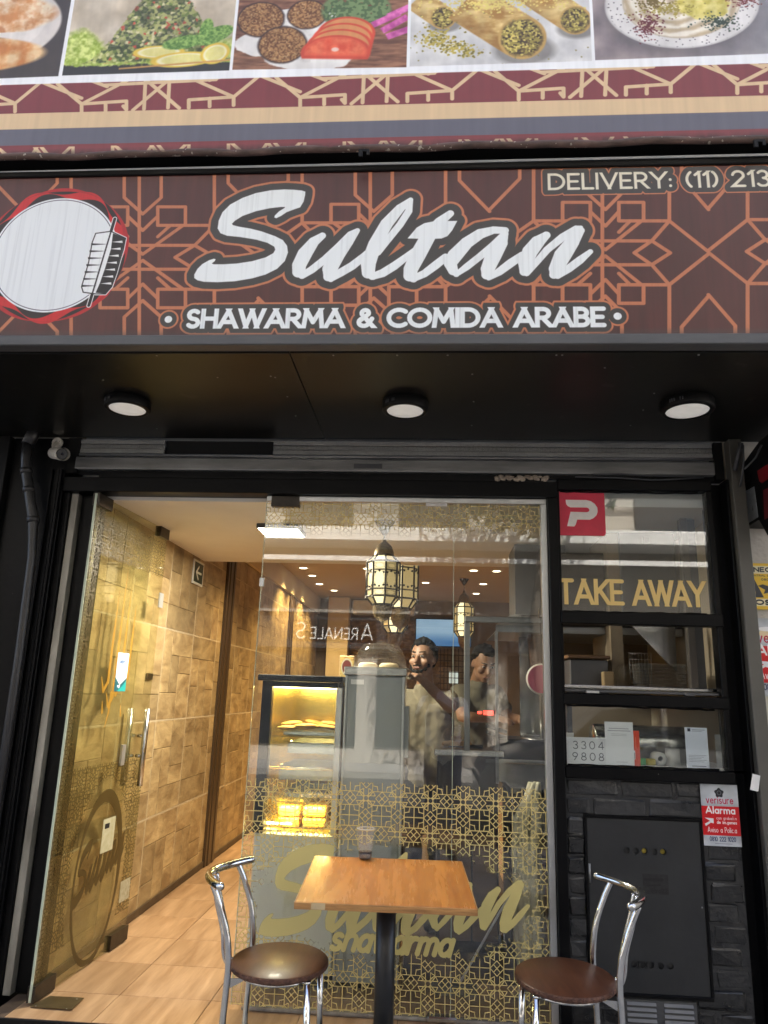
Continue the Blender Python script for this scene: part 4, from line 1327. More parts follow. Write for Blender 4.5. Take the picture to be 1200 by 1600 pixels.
def DP(u, v, off=0.0):
    """Where the ray of a photo point meets the open door leaf: (along the leaf, height)."""
    d = FWD + RIGHT * (u - 600) / FPX - UP * (v - 800) / FPX
    n = np.array([ddy, -ddx, 0])
    t = (np.array([HX, HY, 0]) + n * off - EYE).dot(n) / d.dot(n)
    p = EYE + d * t
    return ((p[0] - HX) * ddx + (p[1] - HY) * ddy, p[2])


dz0, dz1 = .112, 2.478
TD = Tex(DL, dz1 - dz0, 600, (.31, .25, .09), 0.0)
V2 = lambda u, v: (DP(u, v)[0], DP(u, v)[1] - dz0)
lat = star_dist(TD.xx, TD.yy, .125, .06, .1)
lat2 = star_dist((TD.xx + TD.yy) * .7071, (TD.xx - TD.yy) * .7071, .125, .03, .06)
lw = np.clip(.5 - (lat - .0022) * TD.ppm, 0, 1)
oc = V2(150, 1370)
oval = np.hypot((TD.xx - oc[0]) / .30, (TD.yy - oc[1]) / .50) - 1
mk = ((TD.yy < V2(150, 1195)[1]) & (TD.yy > .16)) | (TD.yy > V2(180, 850)[1] - .09) & (TD.yy < 2.28) | (TD.xx < .10)
TD.a = lw * mk * np.clip(.5 + oval * 12, 0, 1) * .92
# oval frame of the emblem, left without its figure
sw = .010 + .016 * np.clip(np.sin(np.arctan2(TD.yy - oc[1], TD.xx - oc[0]) * 1.0 + .8), 0, 1)
TD.fill(np.abs(np.hypot((TD.xx - oc[0]) / .235, (TD.yy - oc[1]) / .40) - 1) * .26 - sw, (.27, .21, .08), 0, 1, .9)
a_, b2_ = V2(100, 1487), V2(183, 1408)
kx = (b2_[0] - a_[0]) / 2065.0
st, pg = brush_word(lambda x, y: (a_[0] + (x - 78) * kx, .28 + .30 - (y - 86) * .00058 + (x - 78) * kx * .25), .00036, 1.0)
D = TD.strokes(TD.far(), st, .02)
for p_ in pg: TD.polygon(D, p_, .02)
TD.fill(D, (.27, .21, .08), 0, 1, .92)
# calligraphy higher up
cal = []
for s_, top, bot in ((.36, 2.02, 1.52), (.43, 2.16, 1.44), (.50, 2.05, 1.50), (.58, 1.96, 1.54)):
    cal.append([(s_, top - dz0, .002), (s_ - .006, (top + bot) / 2 - dz0, .011), (s_ - .01, bot - dz0, .013), (s_ - .05, bot - .05 - dz0, .012), (s_ - .085, bot + .02 - dz0, .004)])
cal.append([(.40, 1.46 - dz0, .012), (.395, 1.36 - dz0, .010), (.37, 1.28 - dz0, .004)])
for s_, z_ in ((.31, 1.42), (.52, 1.40), (.34, 1.62)): cal.append([(s_, z_ - dz0, .003), (s_ + .015, z_ - .06 - dz0, .011)])
TD.fill(TD.strokes(TD.far(), cal, .02), (.62, .46, .13), 0, 1, .8)
DFILM = print_mat('door_film', TD, .5, see=True)
gd = thing('glass_door', (HX, HY, .1), 'frosted gold glass door standing open against the stone tiled wall', 'glass door')
R4 = lambda s0, s1, z0, z1, o0, o1: [dpt(s0, z0, o0), dpt(s1, z0, o0), dpt(s1, z1, o0), dpt(s0, z1, o0)]


def slab(s0, s1, z0, z1, o0, o1):
    return MB().prism(R4(s0, s1, z0, z1, o0, o1), Vector(dpt(0, 0, o1)) - Vector(dpt(0, 0, o0)))


slab(0, DL, dz0, dz1, -.005, .005).build('pane', DOORGLASS, gd)
MB().quad_uv(R4(0, DL, dz0, dz1, .0064, 0)).build('door_film', DFILM, gd)
slab(-.004, -.0005, dz0, dz1, -.006, .006).build('polished_edge', EDGEG, gd)
slab(0.0, .15, 2.418, 2.482, -.018, .018).build('patch_hinge', DARKPATCH, gd)
slab(DL - .13, DL + .002, 2.418, 2.482, -.018, .018).build('lock_patch', DARKPATCH, gd)
slab(0.0, .17, .108, .175, -.018, .018).build('patch_hinge', DARKPATCH, gd)
slab(DL - .20, DL + .002, .108, .18, -.018, .018).build('lock_patch', DARKPATCH, gd)
for off, (ut, vt), (ub, vb) in ((.05, (231, 1107), (218, 1228)), (-.05, (205, 1106), (192, 1227))):
    s_, zt = DP(ut, vt, off)
    s2, zb = DP(ub, vb, off)
    sm = (s_ + s2) / 2
    h = MB().tube([dpt(sm, zb, off), dpt(sm, zt, off)], .0165, 20).build('handle', STEEL, gd)
    for k in range(2):
        zz = zb + (zt - zb) * (.38 + .26 * k)
        MB().tube([dpt(sm, zz, off * .92), dpt(sm, zz, off * .5), dpt(sm, zz, off * .1)], [.007, .012, .008], 12).build('standoff', STEEL, h)
s_, z_ = DP(188, 1178)
slab(s_ - .02, s_ + .02, z_ - .06, z_ + .05, .007, .020).build('lock_plate', ALU, gd)
s_, z_ = DP(249, 938)
slab(s_ - .03, s_ + .03, z_ - .045, z_ + .045, .007, .013).build('door_clip', ALU, gd)
# open/closed card on the door
TC_ = Tex(.13, .21, 900, (.90, .92, .90))
TC_.fill(TC_.polygon(TC_.far(), [(0, 0), (.13, 0), (.13, .075), (.055, .035), (0, .075)]), (.10, .35, .40))
TC_.fill(TC_.polygon(TC_.far(), [(.03, 0), (.13, 0), (.13, .06), (.09, .03)]), (.13, .60, .60))
TC_.fill(TC_.strokes(TC_.far(), lettering('ABIERTO', .028, .150, .020, .0022, .075)), (.12, .30, .55))
for k in range(3): TC_.fill(TC_.strokes(TC_.far(), [[(.035, .132 - k * .012 - (k > 0) * .012, .0013), (.098, .132 - k * .012 - (k > 0) * .012, .0013)]]), (.35, .4, .5), 0, .7)
TC_.fill(TC_.strokes(TC_.far(), lettering('mp', .03, .02, .02, .002, .03)), (.9, .95, .95))
s_, z_ = DP(188, 1050)
cdo = MB().quad_uv(R4(s_ - .065, s_ + .065, z_ - .105, z_ + .105, .0092, 0)).build('door_card', print_mat('door_card', TC_, .5))
MB().prism(R4(s_ - .065, s_ + .065, z_ - .105, z_ + .105, .0074, 0), Vector(dpt(0, 0, .0015)) - Vector(dpt(0, 0, 0))).build('card_back', PAPER, cdo)
tag(cdo, 'white and teal opening card hung on the glass door above its handle', 'sign')
# small white sticker with faint marks low on the door
s_, z_ = DP(193, 1389)
MB().prism(R4(s_ - .06, s_ + .06, z_ - .06, z_ + .05, .0072, 0), Vector(dpt(0, 0, .001)) - Vector(dpt(0, 0, 0))).build('sticker', M('faded_sticker', (.50, .47, .36), .7, c2=(.30, .27, .16), scale=55), gd)
s_, z_ = DP(168, 1302)
MB().prism(R4(s_ - .055, s_ - .005, z_ + .03, z_ + .055, .0084, 0), Vector(dpt(0, 0, .0008)) - Vector(dpt(0, 0, 0))).build('sticker_window', HOLE, gd)
MB().prism(R4(s_ - .075, s_ + .06, z_ - .09, z_ + .08, .0072, 0), Vector(dpt(0, 0, .001)) - Vector(dpt(0, 0, 0))).build('sticker', M('worn_sticker', (.52, .50, .36), .7, c2=(.40, .37, .22), scale=25), gd)
# floor spring cover
q = [P(u, v, Z=.105) for u, v in ((78, 1557), (131, 1560), (112, 1578), (47, 1573))]
fp = MB().prism(q, (0, 0, .003)).build('floor_plate', M('brass_plate', (.20, .16, .09), .35, .8, c2=(.14, .11, .06), scale=12))
tag(fp, 'flat brass floor spring plate in the tiles under the glass door', 'floor plate')
for k, (u, v) in enumerate(((120, 1561), (104, 1576), (56, 1572))):
    qq = P(u, v, Z=.108); MB().ball((qq[0], qq[1], .108), .004, sz=.4, sub=1).build('screw', ALU, fp)

# ================================================================== serving window
WY = 3.66
wf = thing('serving_window', (1.0, WY, 1.14), 'black framed serving window in three levels with gold take away lettering', 'window')
for (z0, z1, d_) in ((2.545, 2.60, 0), (1.862, 1.922, .012), (1.478, 1.532, .008), (1.146, 1.200, .004)):
    MB().box(.6275, 1.40, WY - .035 - d_, WY + .03, z0, z1, .004).build('rail', BLACK, wf)
MB().box(.6275, .640, WY - .02, WY + .03, 1.2005, 2.5445, .003).build('stile', BLACK, wf)
MB().box(1.372, 1.40, WY - .03, WY + .03, 1.2005, 2.5445, .003).build('stile', BLACK, wf)
MB().box(.640, 1.372, WY + .004, WY + .05, 1.538, 1.552, .002).build('slide_track', CHAR, wf)
MB().box(.74, .80, WY - .03, WY - .004, 1.533, 1.546, .002).build('latch', ALU, wf)
MB().box(1.20, 1.245, WY - .03, WY - .004, 1.533, 1.544, .002).build('latch', CHAR, wf)
MB().box(.6402, 1.3718, WY - .004, WY + .002, 1.9225, 2.5445).build('pane', GLASS, wf)
MB().box(.6402, 1.3718, WY - .004, WY + .002, 1.2005, 1.4775).build('pane', GLASS, wf)
bead = MB()
for z_ in (1.9265, 2.540, 1.2045, 1.474):
    bead.tube([(.645 + i * .0365, WY - .006, z_ + random.uniform(-.0025, .0025)) for i in range(20)], .0045, 6)
bead.build('glazing_bead', BLACK, wf)
TW = Tex(.74, .16, 900, (.88, .76, .48), 0.0)
D = TW.far()
h_, r_2 = .131, .0103
D = flat_lettering(TW, 'TAKE', .006, .014, h_, r_2, .325, .21)
D = np.minimum(D, flat_lettering(TW, 'AWAY', .368, .014, h_, r_2, .358, .11))
TW.fill(D, (.88, .76, .48), 0, 1, 1)
q = P(875, 946, Y=WY - .007)
MB().quad_uv([(q[0] - .014, WY - .0065, 1.945), (q[0] + .726, WY - .0065, 1.945), (q[0] + .726, WY - .0065, 2.105), (q[0] - .014, WY - .0065, 2.105)]).build('lettering', print_mat('window_lettering', TW, .4, see=True), wf)
# loose cable along the top of the serving window
mb = MB()
mb.tube([(.80, WY - .045, 2.622), (.95, WY - .05, 2.628), (1.05, WY - .05, 2.62), (1.15, WY - .05, 2.618), (1.36, WY - .05, 2.616)], .004, 6)
mb.tube([(.72, WY - .045, 2.610), (.92, WY - .05, 2.606), (1.1, WY - .05, 2.596), (1.2, WY - .05, 2.600), (1.36, WY - .05, 2.612)], .004, 6)
single(mb, 'loose_cable', CHAR, 'pair of loose black cables sagging over the serving window', 'cable')

# red square sticker with the white letter
TP = Tex(.25, .236, 900, (.82, .16, .28), 1.0)
q = np.maximum(np.abs(TP.xx - .125) - .105, np.abs(TP.yy - .118) - .098)
k = np.hypot(np.maximum(np.abs(TP.xx - .125) - .107, 0), np.maximum(np.abs(TP.yy - .118) - .100, 0)) - .016
TP.a = np.clip(.5 - k * TP.ppm, 0, 1)
f = lambda x, y: ((x - 405) / 455 * .25, (838 - y) / 428 * .236)
pts = [f(498, 495), f(690, 495), f(730, 505), f(765, 530), f(788, 565), f(790, 605), f(778, 640), f(750, 668), f(715, 684), f(600, 684), f(583, 735), f(570, 750), f(505, 748), f(540, 610), f(690, 612), f(708, 605), f(715, 590), f(706, 574), f(690, 568), f(540, 568), f(515, 555), f(502, 535)]
TP.fill(TP.polygon(TP.far(), pts), (.92, .90, .88))
TP.rgb *= (.94 + .1 * fbm(TP.H, TP.W, 30, 3, 2))[..., None]
so = MB().quad_uv([(.622, WY - .0075, 2.308), (.872, WY - .0075, 2.308), (.872, WY - .0075, 2.544), (.622, WY - .0075, 2.544)]).build('square_sticker', print_mat('red_sticker', TP, .35, see=True))
tag(so, 'red square sticker with a white letter P on the upper serving window', 'sticker')

# ================================================================== black brick pier with meter cabinet
BRICKM = M('black_painted_brick', (.030, .031, .032), .30, c2=(.015, .0155, .016), scale=9, bump=.75, bscale=22, rand=.35, rvar=.12, speck=(.16, .16, .16), speckscale=60, speckcut=.79)
bp_ = thing('brick_pier', (1.0, 3.7, .03), 'black painted brick wall under the serving window', 'brick wall')
MB().box(.628, 1.41, 3.657, 3.80, .02, 1.144).build('mortar', BRICKM, bp_)
rb = random.Random(21)
MZ0, MZ1, MX0, MX1 = .262, .985, .716, 1.232
proto = {}
for row in range(13):
    z0 = .045 + row * .0855
    z1 = min(z0 + .0765, 1.143)
    x = .629 - (0.13 if row % 2 else 0.0)
    while x < 1.405:
        w_ = .245
        a, b_ = max(x, .629), min(x + w_, 1.408)
        spans = [(a, b_)]
        if z1 > MZ0 and z0 < MZ1:
            spans = [(a, min(b_, MX0)), (max(a, MX1), b_)]
        if z1 > .10 and z0 < MZ0:
            spans = [(a, min(b_, .855)), (max(a, 1.168), b_)]
        for (p0, p1) in spans:
            if p1 - p0 > .03:
                dz = rb.uniform(-.003, .003)
                dy = rb.uniform(-.005, .005)
                m_ = MB().box(p0 + .004, p1 - .004, 3.650 + dy, 3.69, z0 + dz, z1 + dz, .011)
                m_.jitter(.0034, rb.randint(0, 9999)).build('brick', BRICKM, bp_)
        x += w_ + .008

# meter cabinet: frame, door with two rows of round holes
CABM = M('black_steel_door', (.027, .028, .029), .33, c2=(.016, .017, .0175), scale=5, bump=.35, bscale=9, rvar=.08, speck=(.15, .15, .15), speckscale=110, speckcut=.80)
mc = thing('meter_cabinet', (.975, 3.65, .26), 'black steel meter cabinet door with round vent holes in the brick wall', 'meter cabinet')
fr = MB()
X0, X1, Z0, Z1 = .722, 1.226, .268, .975
fr.box(X0 - .012, X1 + .012, 3.636, 3.668, Z1 + .001, Z1 + .016, .002).box(X0 - .012, X1 + .012, 3.636, 3.668, Z0 - .016, Z0 - .001, .002)
fr.box(X0 - .014, X0 - .001, 3.637, 3.668, Z0 - .0008, Z1 + .0008, .002).box(X1 + .001, X1 + .014, 3.637, 3.668, Z0 - .0008, Z1 + .0008, .002)
fr.build('frame', BLACK, mc)


def holed_plate(x0, x1, z0, z1, y, holes, r, th):
    """A plate facing -Y with round holes in rows: holes = [(z, [x...])], each hole in a square cell of half-size r*1.35."""
    q = MB()
    c = r * 1.35
    bands = []
    z = z0
    for (hz_, xs) in sorted(holes):
        q.box(x0, x1, y, y + th, z, hz_ - c)
        x = x0
        for hx in sorted(xs):
            q.box(x, hx - c, y, y + th, hz_ - c, hz_ + c)
            n = 16
            inner = [(hx + r * math.cos(2 * math.pi * (i + .5) / n), hz_ + r * math.sin(2 * math.pi * (i + .5) / n)) for i in range(n)]
            outer = []
            for i in range(n):
                a = 2 * math.pi * (i + .5) / n
                k = c / max(abs(math.cos(a)), abs(math.sin(a)))
                outer.append((hx + k * math.cos(a), hz_ + k * math.sin(a)))
            for i in range(n):
                j = (i + 1) % n
                q.poly([(*outer[i][:1], y, outer[i][1]), (outer[j][0], y, outer[j][1]), (inner[j][0], y, inner[j][1]), (inner[i][0], y, inner[i][1])])
                q.poly([(inner[i][0], y, inner[i][1]), (inner[j][0], y, inner[j][1]), (inner[j][0], y + th, inner[j][1]), (inner[i][0], y + th, inner[i][1])])
            for (sx_, sz_) in ((1, 1), (1, -1), (-1, 1), (-1, -1)):
                cc = (hx + sx_ * c, hz_ + sz_ * c)
                near = sorted(outer, key=lambda o: (o[0] - cc[0]) ** 2 + (o[1] - cc[1]) ** 2)[:2]
                q.poly([(cc[0], y, cc[1]), (near[0][0], y, near[0][1]), (near[1][0], y, near[1][1])])
            x = hx + c
        q.box(x, x1, y, y + th, hz_ - c, hz_ + c)
        z = hz_ + c
    q.box(x0, x1, y, y + th, z, z1)
    return q


hx1 = [P(u, 1328, Y=3.645)[0] for u in (979, 993, 1007, 1022, 1036)]
hx2 = [P(u, 1507, Y=3.645)[0] for u in (991, 1004, 1017, 1032, 1047)]
dr = holed_plate(X0, X1, Z0, Z1, 3.643, [(.842, hx1), (.380, hx2)], .0148, .004).build('door', CABM, mc)
MB().box(X0, X1, 3.662, 3.667, Z0, Z1).build('inside', HOLE, mc)
for k in (2, 4):
    MB().lathe([(.0138, 0), (.011, -.004), (0, -.005)], (hx1[k], 3.661, .842), 14, axis='Y').build('yellow_valve', M('yellow_valve', (.45, .36, .06), .5), mc)
for z_ in (.78, .42): MB().tube([(X0 + .004, 3.640, z_), (X0 + .004, 3.640, z_ - .08)], .0055, 10).build('hinge', ZINC, mc)
MB().ball((X1 - .012, 3.643, .62), .005, sy=.5, sub=1).build('lock', ZINC, mc)
q0 = P(1004, 1370, Y=3.642)
TM = Tex(.115, .085, 900, (.10, .10, .10))
TM.rgb *= (.6 + 1.0 * fbm(TM.H, TM.W, 10, 3, 5))[..., None]
TM.fill(TM.strokes(TM.far(), lettering('otro22', .035, .006, .02, .002, .075)), (.02, .02, .02))
TM.fill(TM.strokes(TM.far(), [[(.01, .06, .006), (.09, .062, .006)], [(.02, .035, .004), (.08, .04, .003)]]), (.03, .03, .03))
lb = MB().quad_uv([(q0[0], 3.6418, .665), (q0[0] + .112, 3.6418, .665), (q0[0] + .112, 3.6418, .748), (q0[0], 3.6418, .748)]).build('worn_label', print_mat('worn_label', TM, .5), mc)
# louvred vent under the cabinet
vg = thing('vent_grille', (1.01, 3.65, .13), 'grey louvred vent grille under the black meter cabinet', 'vent')
MB().box(.858, 1.165, 3.649, 3.668, .105, .243, .003).build('plate', CHAR, vg)
for c_ in range(2):
    for k in range(6):
        z_ = .232 - k * .0215
        mbx = MB()
        xa, xb = (.868, .992) if c_ == 0 else (1.026, 1.150)
        mbx.prism([(xa, 3.648, z_), (xa, 3.641, z_ - .011), (xa, 3.648, z_ - .012)], (xb - xa, 0, 0))
        mbx.build('louvre', M('louvre_grey', (.16, .165, .17), .45) if (c_, k) == (0, 0) else bpy.data.materials['louvre_grey'], vg)


# ================================================================== alarm and guard plates
def alarm_plate(x0, z0, w, h, y, label, name='alarm_sign', santa=False, cut=False):
    T = Tex(w, h, 1100, (.74, .76, .78))
    T.rgb *= (.80 + .35 * fbm(T.H, T.W, 60, 3, 4, sx=1.5))[..., None]
    k = w / .165
    T.rect(0, w, h * .17, h * .64, (.82, .10, .13))
    cx_, cz_ = w * .5, h * .86
    a = np.arctan2(T.yy - cz_, T.xx - cx_)
    rr = np.hypot(T.xx - cx_, T.yy - cz_)
    if santa:
        T.fill(T.ellipse(w * .34, h * .80, w * .17, h * .075), (.90, .82, .66)); T.fill(T.ellipse(w * .34, h * .86, w * .20, h * .03), (.95, .95, .95)); T.fill(T.ellipse(w * .66, h * .86, w * .1, h * .07), (.8, .15, .2))
    else:
        T.fill(rr - .019 * k * (1 + .13 * np.cos(5 * a - math.pi / 2)), (.12, .13, .15)); T.fill(np.abs(rr - .0085 * k) - .0007, (.6, .62, .65))
    T.fill(T.strokes(T.far(), lettering('verisure', w * .13, h * .68, .034 * k, .0019 * k, w * .74)), (.72, .08, .25))
    T.fill(T.strokes(T.far(), lettering('Alarma', w * .10, h * .515, .034 * k, .0030 * k, w * .80)), (.95, .94, .94))
    T.fill(T.polygon(T.far(), [(w * .06, h * .45), (w * .30, h * .44), (w * .30, h * .36), (w * .22, h * .37), (w * .08, h * .31), (w * .06, h * .35), (w * .2, h * .40)]), (.93, .93, .94))
    T.fill(T.strokes(T.far(), lettering('con grabaci.n', w * .38, h * .425, .014 * k, .0009 * k, w * .54)), (.95, .94, .94))
    T.fill(T.strokes(T.far(), [[(w * .38 + w * .54 * .80, h * .425 + .012 * k, .0009), (w * .38 + w * .54 * .83, h * .425 + .015 * k, .0009)]]), (.95, .94, .94))
    T.fill(T.strokes(T.far(), lettering('de im.genes', w * .38, h * .355, .015 * k, .0013 * k, w * .54)), (.95, .94, .94))
    T.fill(T.strokes(T.far(), lettering('Aviso a Polic.a', w * .12, h * .215, .024 * k, .0013 * k, w * .78)), (.95, .92, .92))
    T.fill(T.strokes(T.far(), lettering('0810 222 1020', w * .16, h * .075, .020 * k, .0013 * k, w * .70)), (.16, .2, .35))
    T.fill(T.strokes(T.far(), [[(w * .3, h * .04, .0008), (w * .75, h * .04, .0008)]]), (.4, .42, .5))
    o = MB().quad_uv([(x0, y, z0), (x0 + w, y, z0), (x0 + w, y, z0 + h), (x0, y, z0 + h)]).build(name, print_mat(name, T, .28, metal=.15))
    MB().box(x0, x0 + w, y + .0006, y + .004, z0, z0 + h).build('backing', ALU, o)
    return tag(o, label, 'sign')


alarm_plate(1.242, .878, .166, .264, 3.640, 'silver and red alarm warning plate on the black bricks beside the meter cabinet')
alarm_plate(1.571, 1.545, .27, .378, 3.745, 'silver and red alarm warning plate on the beige wall beyond the post', santa=True)
T = Tex(.32, .235, 900, (.90, .74, .16))
T.rect(0, .32, .182, .222, (.90, .86, .70)); T.rect(0, .32, .018, .055, (.92, .88, .72))
T.fill(T.strokes(T.far(), lettering('CONECTADO', -.014, .190, .026, .0030, .30)), (.12, .12, .13))
T.fill(T.strokes(T.far(), lettering('CON CENTRAL DE ALARMAS', -.01, .168, .009, .0008, .25)), (.15, .15, .15))
T.fill(T.strokes(T.far(), lettering('PROSEGUR', -.006, .023, .028, .0036, .27)), (.12, .12, .13))
T.fill(T.polygon(T.far(), [(.0, .16), (.06, .155), (.10, .062), (.0, .06)]), (.16, .17, .20))
T.fill(T.ellipse(.012, .085, .05, .048), (.90, .74, .16)); T.fill(T.ellipse(.012, .085, .034, .03), (.93, .86, .55)); 
T.fill(T.polygon(T.far(), [(.075, .12), (.10, .128), (.13, .118), (.17, .122), (.20, .11), (.16, .10), (.14, .075), (.12, .085), (.10, .08), (.11, .10)]), (.15, .15, .17))
T.fill(T.strokes(T.far(), lettering('0800', .095, .147, .011, .0010, .05)), (.2, .2, .2))
o = MB().quad_uv([(1.557, 3.745, 1.966), (1.877, 3.745, 1.966), (1.877, 3.745, 2.201), (1.557, 3.745, 2.201)]).build('guard_sign', print_mat('guard_sign', T, .35))
MB().box(1.557, 1.877, 3.7456, 3.749, 1.966, 2.201).build('backing', ALU, o)
tag(o, 'yellow guard company plate on the beige wall beyond the post', 'sign')
# poster frame lower on that wall
pf = thing('poster_frame', (1.75, 3.75, 1.2), 'small dark framed poster low on the beige wall beyond the post', 'poster')
q0, q1 = P(1189, 1152, Y=3.74), P(1192, 1240, Y=3.74)
MB().box(q0[0], q0[0] + .36, 3.728, 3.75, q1[2] - .2, q0[2], .003).build('frame', CHAR, pf)
TPO = Tex(.30, .5, 300, (.35, .16, .10)); TPO.fill(star_dist(TPO.xx, TPO.yy, .2, .1, .1) - .006, (.8, .55, .3)); TPO.rect(0, .3, .0, .15, (.85, .8, .7))
MB().quad_uv([(q0[0] + .03, 3.7275, q1[2] - .17), (q0[0] + .33, 3.7275, q1[2] - .17), (q0[0] + .33, 3.7275, q0[2] - .03), (q0[0] + .03, 3.7275, q0[2] - .03)]).build('print', print_mat('poster_print', TPO, .5), pf)

# projecting sign box next door, seen from its side
ps = thing('projecting_sign', (1.62, 3.4, 2.3), 'black projecting sign box with red panels above the yellow guard plate', 'sign')
QX = 1.60
qx = lambda u, v: P(u, v, X=QX)
o_ = [qx(1150, 740), qx(1160, 828), qx(1186, 812), qx(1199, 836), qx(1245, 812), qx(1245, 640), qx(1186, 690)]
MB().prism(o_, (.14, 0, 0)).build('box', BLACKM, ps)


def side_panel(pts, name, m_):
    MB().prism([Vector(qx(u, v)) + Vector((-.002, 0, 0)) for u, v in pts], (.0015, 0, 0)).build(name, m_, ps)


side_panel([(1161, 772), (1164, 768), (1179, 760), (1185, 808), (1170, 817), (1165, 815), (1163, 808)], 'panel', M('grey_scuffed_panel', (.42, .45, .47), .4, c2=(.30, .33, .35), scale=30, speck=(.1, .1, .1), speckscale=40, speckcut=.7))
side_panel([(1183.5, 736), (1202, 724), (1204, 746), (1191, 755), (1187, 752)], 'panel', M('red_panel', (.30, .012, .02), .3))
side_panel([(1193, 766), (1212, 756), (1214, 800), (1195, 812)], 'panel', M('dark_red_panel', (.16, .012, .02), .3))
MB().tube([(1.60, 3.62, 2.62), (1.60, 3.76, 2.62)], .012, 8).build('mount', BLACKM, ps)
_a = qx(1149, 742); MB().box(1.55, 1.63, _a[1] - .05, 3.76, _a[2] - .02, _a[2] + .09, .003).build('mount', CHAR, ps)
mb = MB()
mb.tube([P(1161, 695, Y=3.5), P(1162, 722, Y=3.5), P(1160, 742, Y=3.52), P(1156, 760, Y=3.55)], .005, 7)
mb.tube([P(1190, 695, Y=3.45), P(1181, 715, Y=3.48), P(1163, 733, Y=3.5)], .005, 7)
mb.tube([P(1158, 692, Y=3.5), P(1153, 712, Y=3.52), P(1148, 735, Y=3.55)], [.012, .010, .012], 7)
single(mb, 'hanging_cable', CHAR, 'black cables hanging from the sign box to the projecting sign', 'cable')


# ================================================================== inside: floor, walls, ceilings
FZ = .10
TILEF = M('wood_look_tile', (.50, .33, .195), .30, c2=(.27, .16, .085), scale=3.2, stretch=(5.5, .55, 1), bump=.04, rand=.16, detail=9, rvar=.07)
GROUTD = M('dark_grout', (.09, .06, .04), .9)
flo = MB().box(-1.90, 1.5, 3.452, 11.6, -.1, .0945); flo = struct(flo, 'shop_floor', GROUTD)
xs = [-1.868 + .4345 * k for k in range(0, 7)]
ys = [3.45, 3.745] + [3.745 + .402 * k for k in range(1, 13)]
for i in range(len(xs) - 1):
    for j in range(len(ys) - 1):
        if i > 3 and j > 1: continue
        x0, x1 = max(xs[i], -1.82), min(xs[i + 1], .574)
        if x1 - x0 < .05: continue
        a = MB().box(x0 + .0015, x1 - .0015, ys[j] + .0015, ys[j + 1] - .0015, .088, FZ + random.uniform(-.0004, .0004), .0012)
        a.build('floor_tile', TILEF, flo)
MB().box(-1.99, .576, 3.437, 3.449, .03, .099, .002).build('step_edge', BLACKM, flo)
MB().box(.58, 1.5, 3.70, 11.6, .0946, .0985).build('floor_sheet', TILEF, flo)

STONE = M('ochre_stone_tile', (.48, .355, .18), .50, c2=(.20, .13, .058), scale=6.5, stretch=(1, .5, 1.1), bump=.75, bscale=20, rand=.22, detail=14, coat=.08, dist=.7)
BED = M('dark_joint', (.17, .11, .052), .9)
GROUTL = M('cream_grout', (.52, .42, .27), .9)
WX = -1.825
_w = MB().box(WX - .2, WX - .004, 3.74, 11.6, FZ, 2.97)
for k in range(-1, 9): _w.box(WX - .0042, WX + .0006, 4.90 + .605 * k - .0052, 4.90 + .605 * k + .0052, FZ + .003, 2.69)
for z_ in (.67, 1.28, 1.89, 2.50): _w.box(WX - .0043, WX + .0008, 3.765, 10.9, z_ - .0052, z_ + .0052)
lw_ = struct(_w, 'tiled_wall', GROUTL)
LAYS = [[(0, 0, .38, .62), (.38, 0, 1, .34), (.38, .34, .72, 1), (.72, .34, 1, .7), (0, .62, .38, 1), (.72, .7, 1, 1)],
        [(0, 0, .55, .30), (.55, 0, 1, .52), (0, .30, .28, 1), (.28, .30, .55, .72), (.28, .72, 1, 1), (.55, .52, 1, .72)],
        [(0, 0, .3, .45), (.3, 0, .64, .45), (.64, 0, 1, .66), (0, .45, .64, .72), (0, .72, .42, 1), (.42, .72, .64, 1), (.64, .66, 1, 1)],
        [(0, 0, 1, .28), (0, .28, .36, .66), (.36, .28, .68, 1), (.68, .28, 1, .62), (0, .66, .36, 1), (.68, .62, 1, 1)]]
rw = random.Random(3)
grid_y = [4.90 + .605 * k for k in range(-2, 12)]
grid_z = [.06, .67, 1.28, 1.89, 2.50, 2.70]
DPIL = [(6.235, 6.475), (9.12, 9.36)]
for a in range(len(grid_y) - 1):
    y0, y1 = grid_y[a], grid_y[a + 1]
    for c_ in range(len(grid_z) - 1):
        z0, z1 = grid_z[c_], grid_z[c_ + 1]
        if c_ == 4 and y1 < 5.6: continue
        lay = rw.choice(LAYS)
        fx, fz = rw.random() < .5, rw.random() < .5
        if y0 > 8.6: lay = [(0, 0, .5, 1), (.5, 0, 1, .5), (.5, .5, 1, 1)]
        if c_ == 4: lay = [(0, 0, .6, 1), (.6, 0, 1, 1)]
        if a < 7: MB().box(WX - .0039, WX - .0025, max(y0 + .003, 3.765), y1 - .003, max(z0, FZ) + .003, z1 - .003).build('tile_bed', BED, lw_)
        for (u0, v0, u1, v1) in lay:
            if fx: u0, u1 = 1 - u1, 1 - u0
            if fz: v0, v1 = 1 - v1, 1 - v0
            g_ = .0055
            ya, yb = y0 + (y1 - y0) * u0 + (g_ if u0 == 0 else .0016), y0 + (y1 - y0) * u1 - (g_ if u1 == 1 else .0016)
            za, zb = z0 + (z1 - z0) * v0 + (g_ if v0 == 0 else .0016), z0 + (z1 - z0) * v1 - (g_ if v1 == 1 else .0016)
            za, ya = max(za, FZ + .002), max(ya, 3.76)
            if yb - ya < .02 or zb - za < .02: continue
            if c_ >= 3 and za > 2.475 and yb < 5.6: continue
            for (p0, p1) in DPIL:
                if ya < p1 and yb > p0:
                    if p0 - ya > .05: yb = p0 - .001
                    elif yb - p1 > .05: ya = p1 + .001
                    else: yb = ya
            if yb - ya < .02: continue
            MB().box(WX - .0020, WX + rw.uniform(.0006, .0024), ya, yb, za, zb, .0022).build('stone_tile', STONE, lw_)
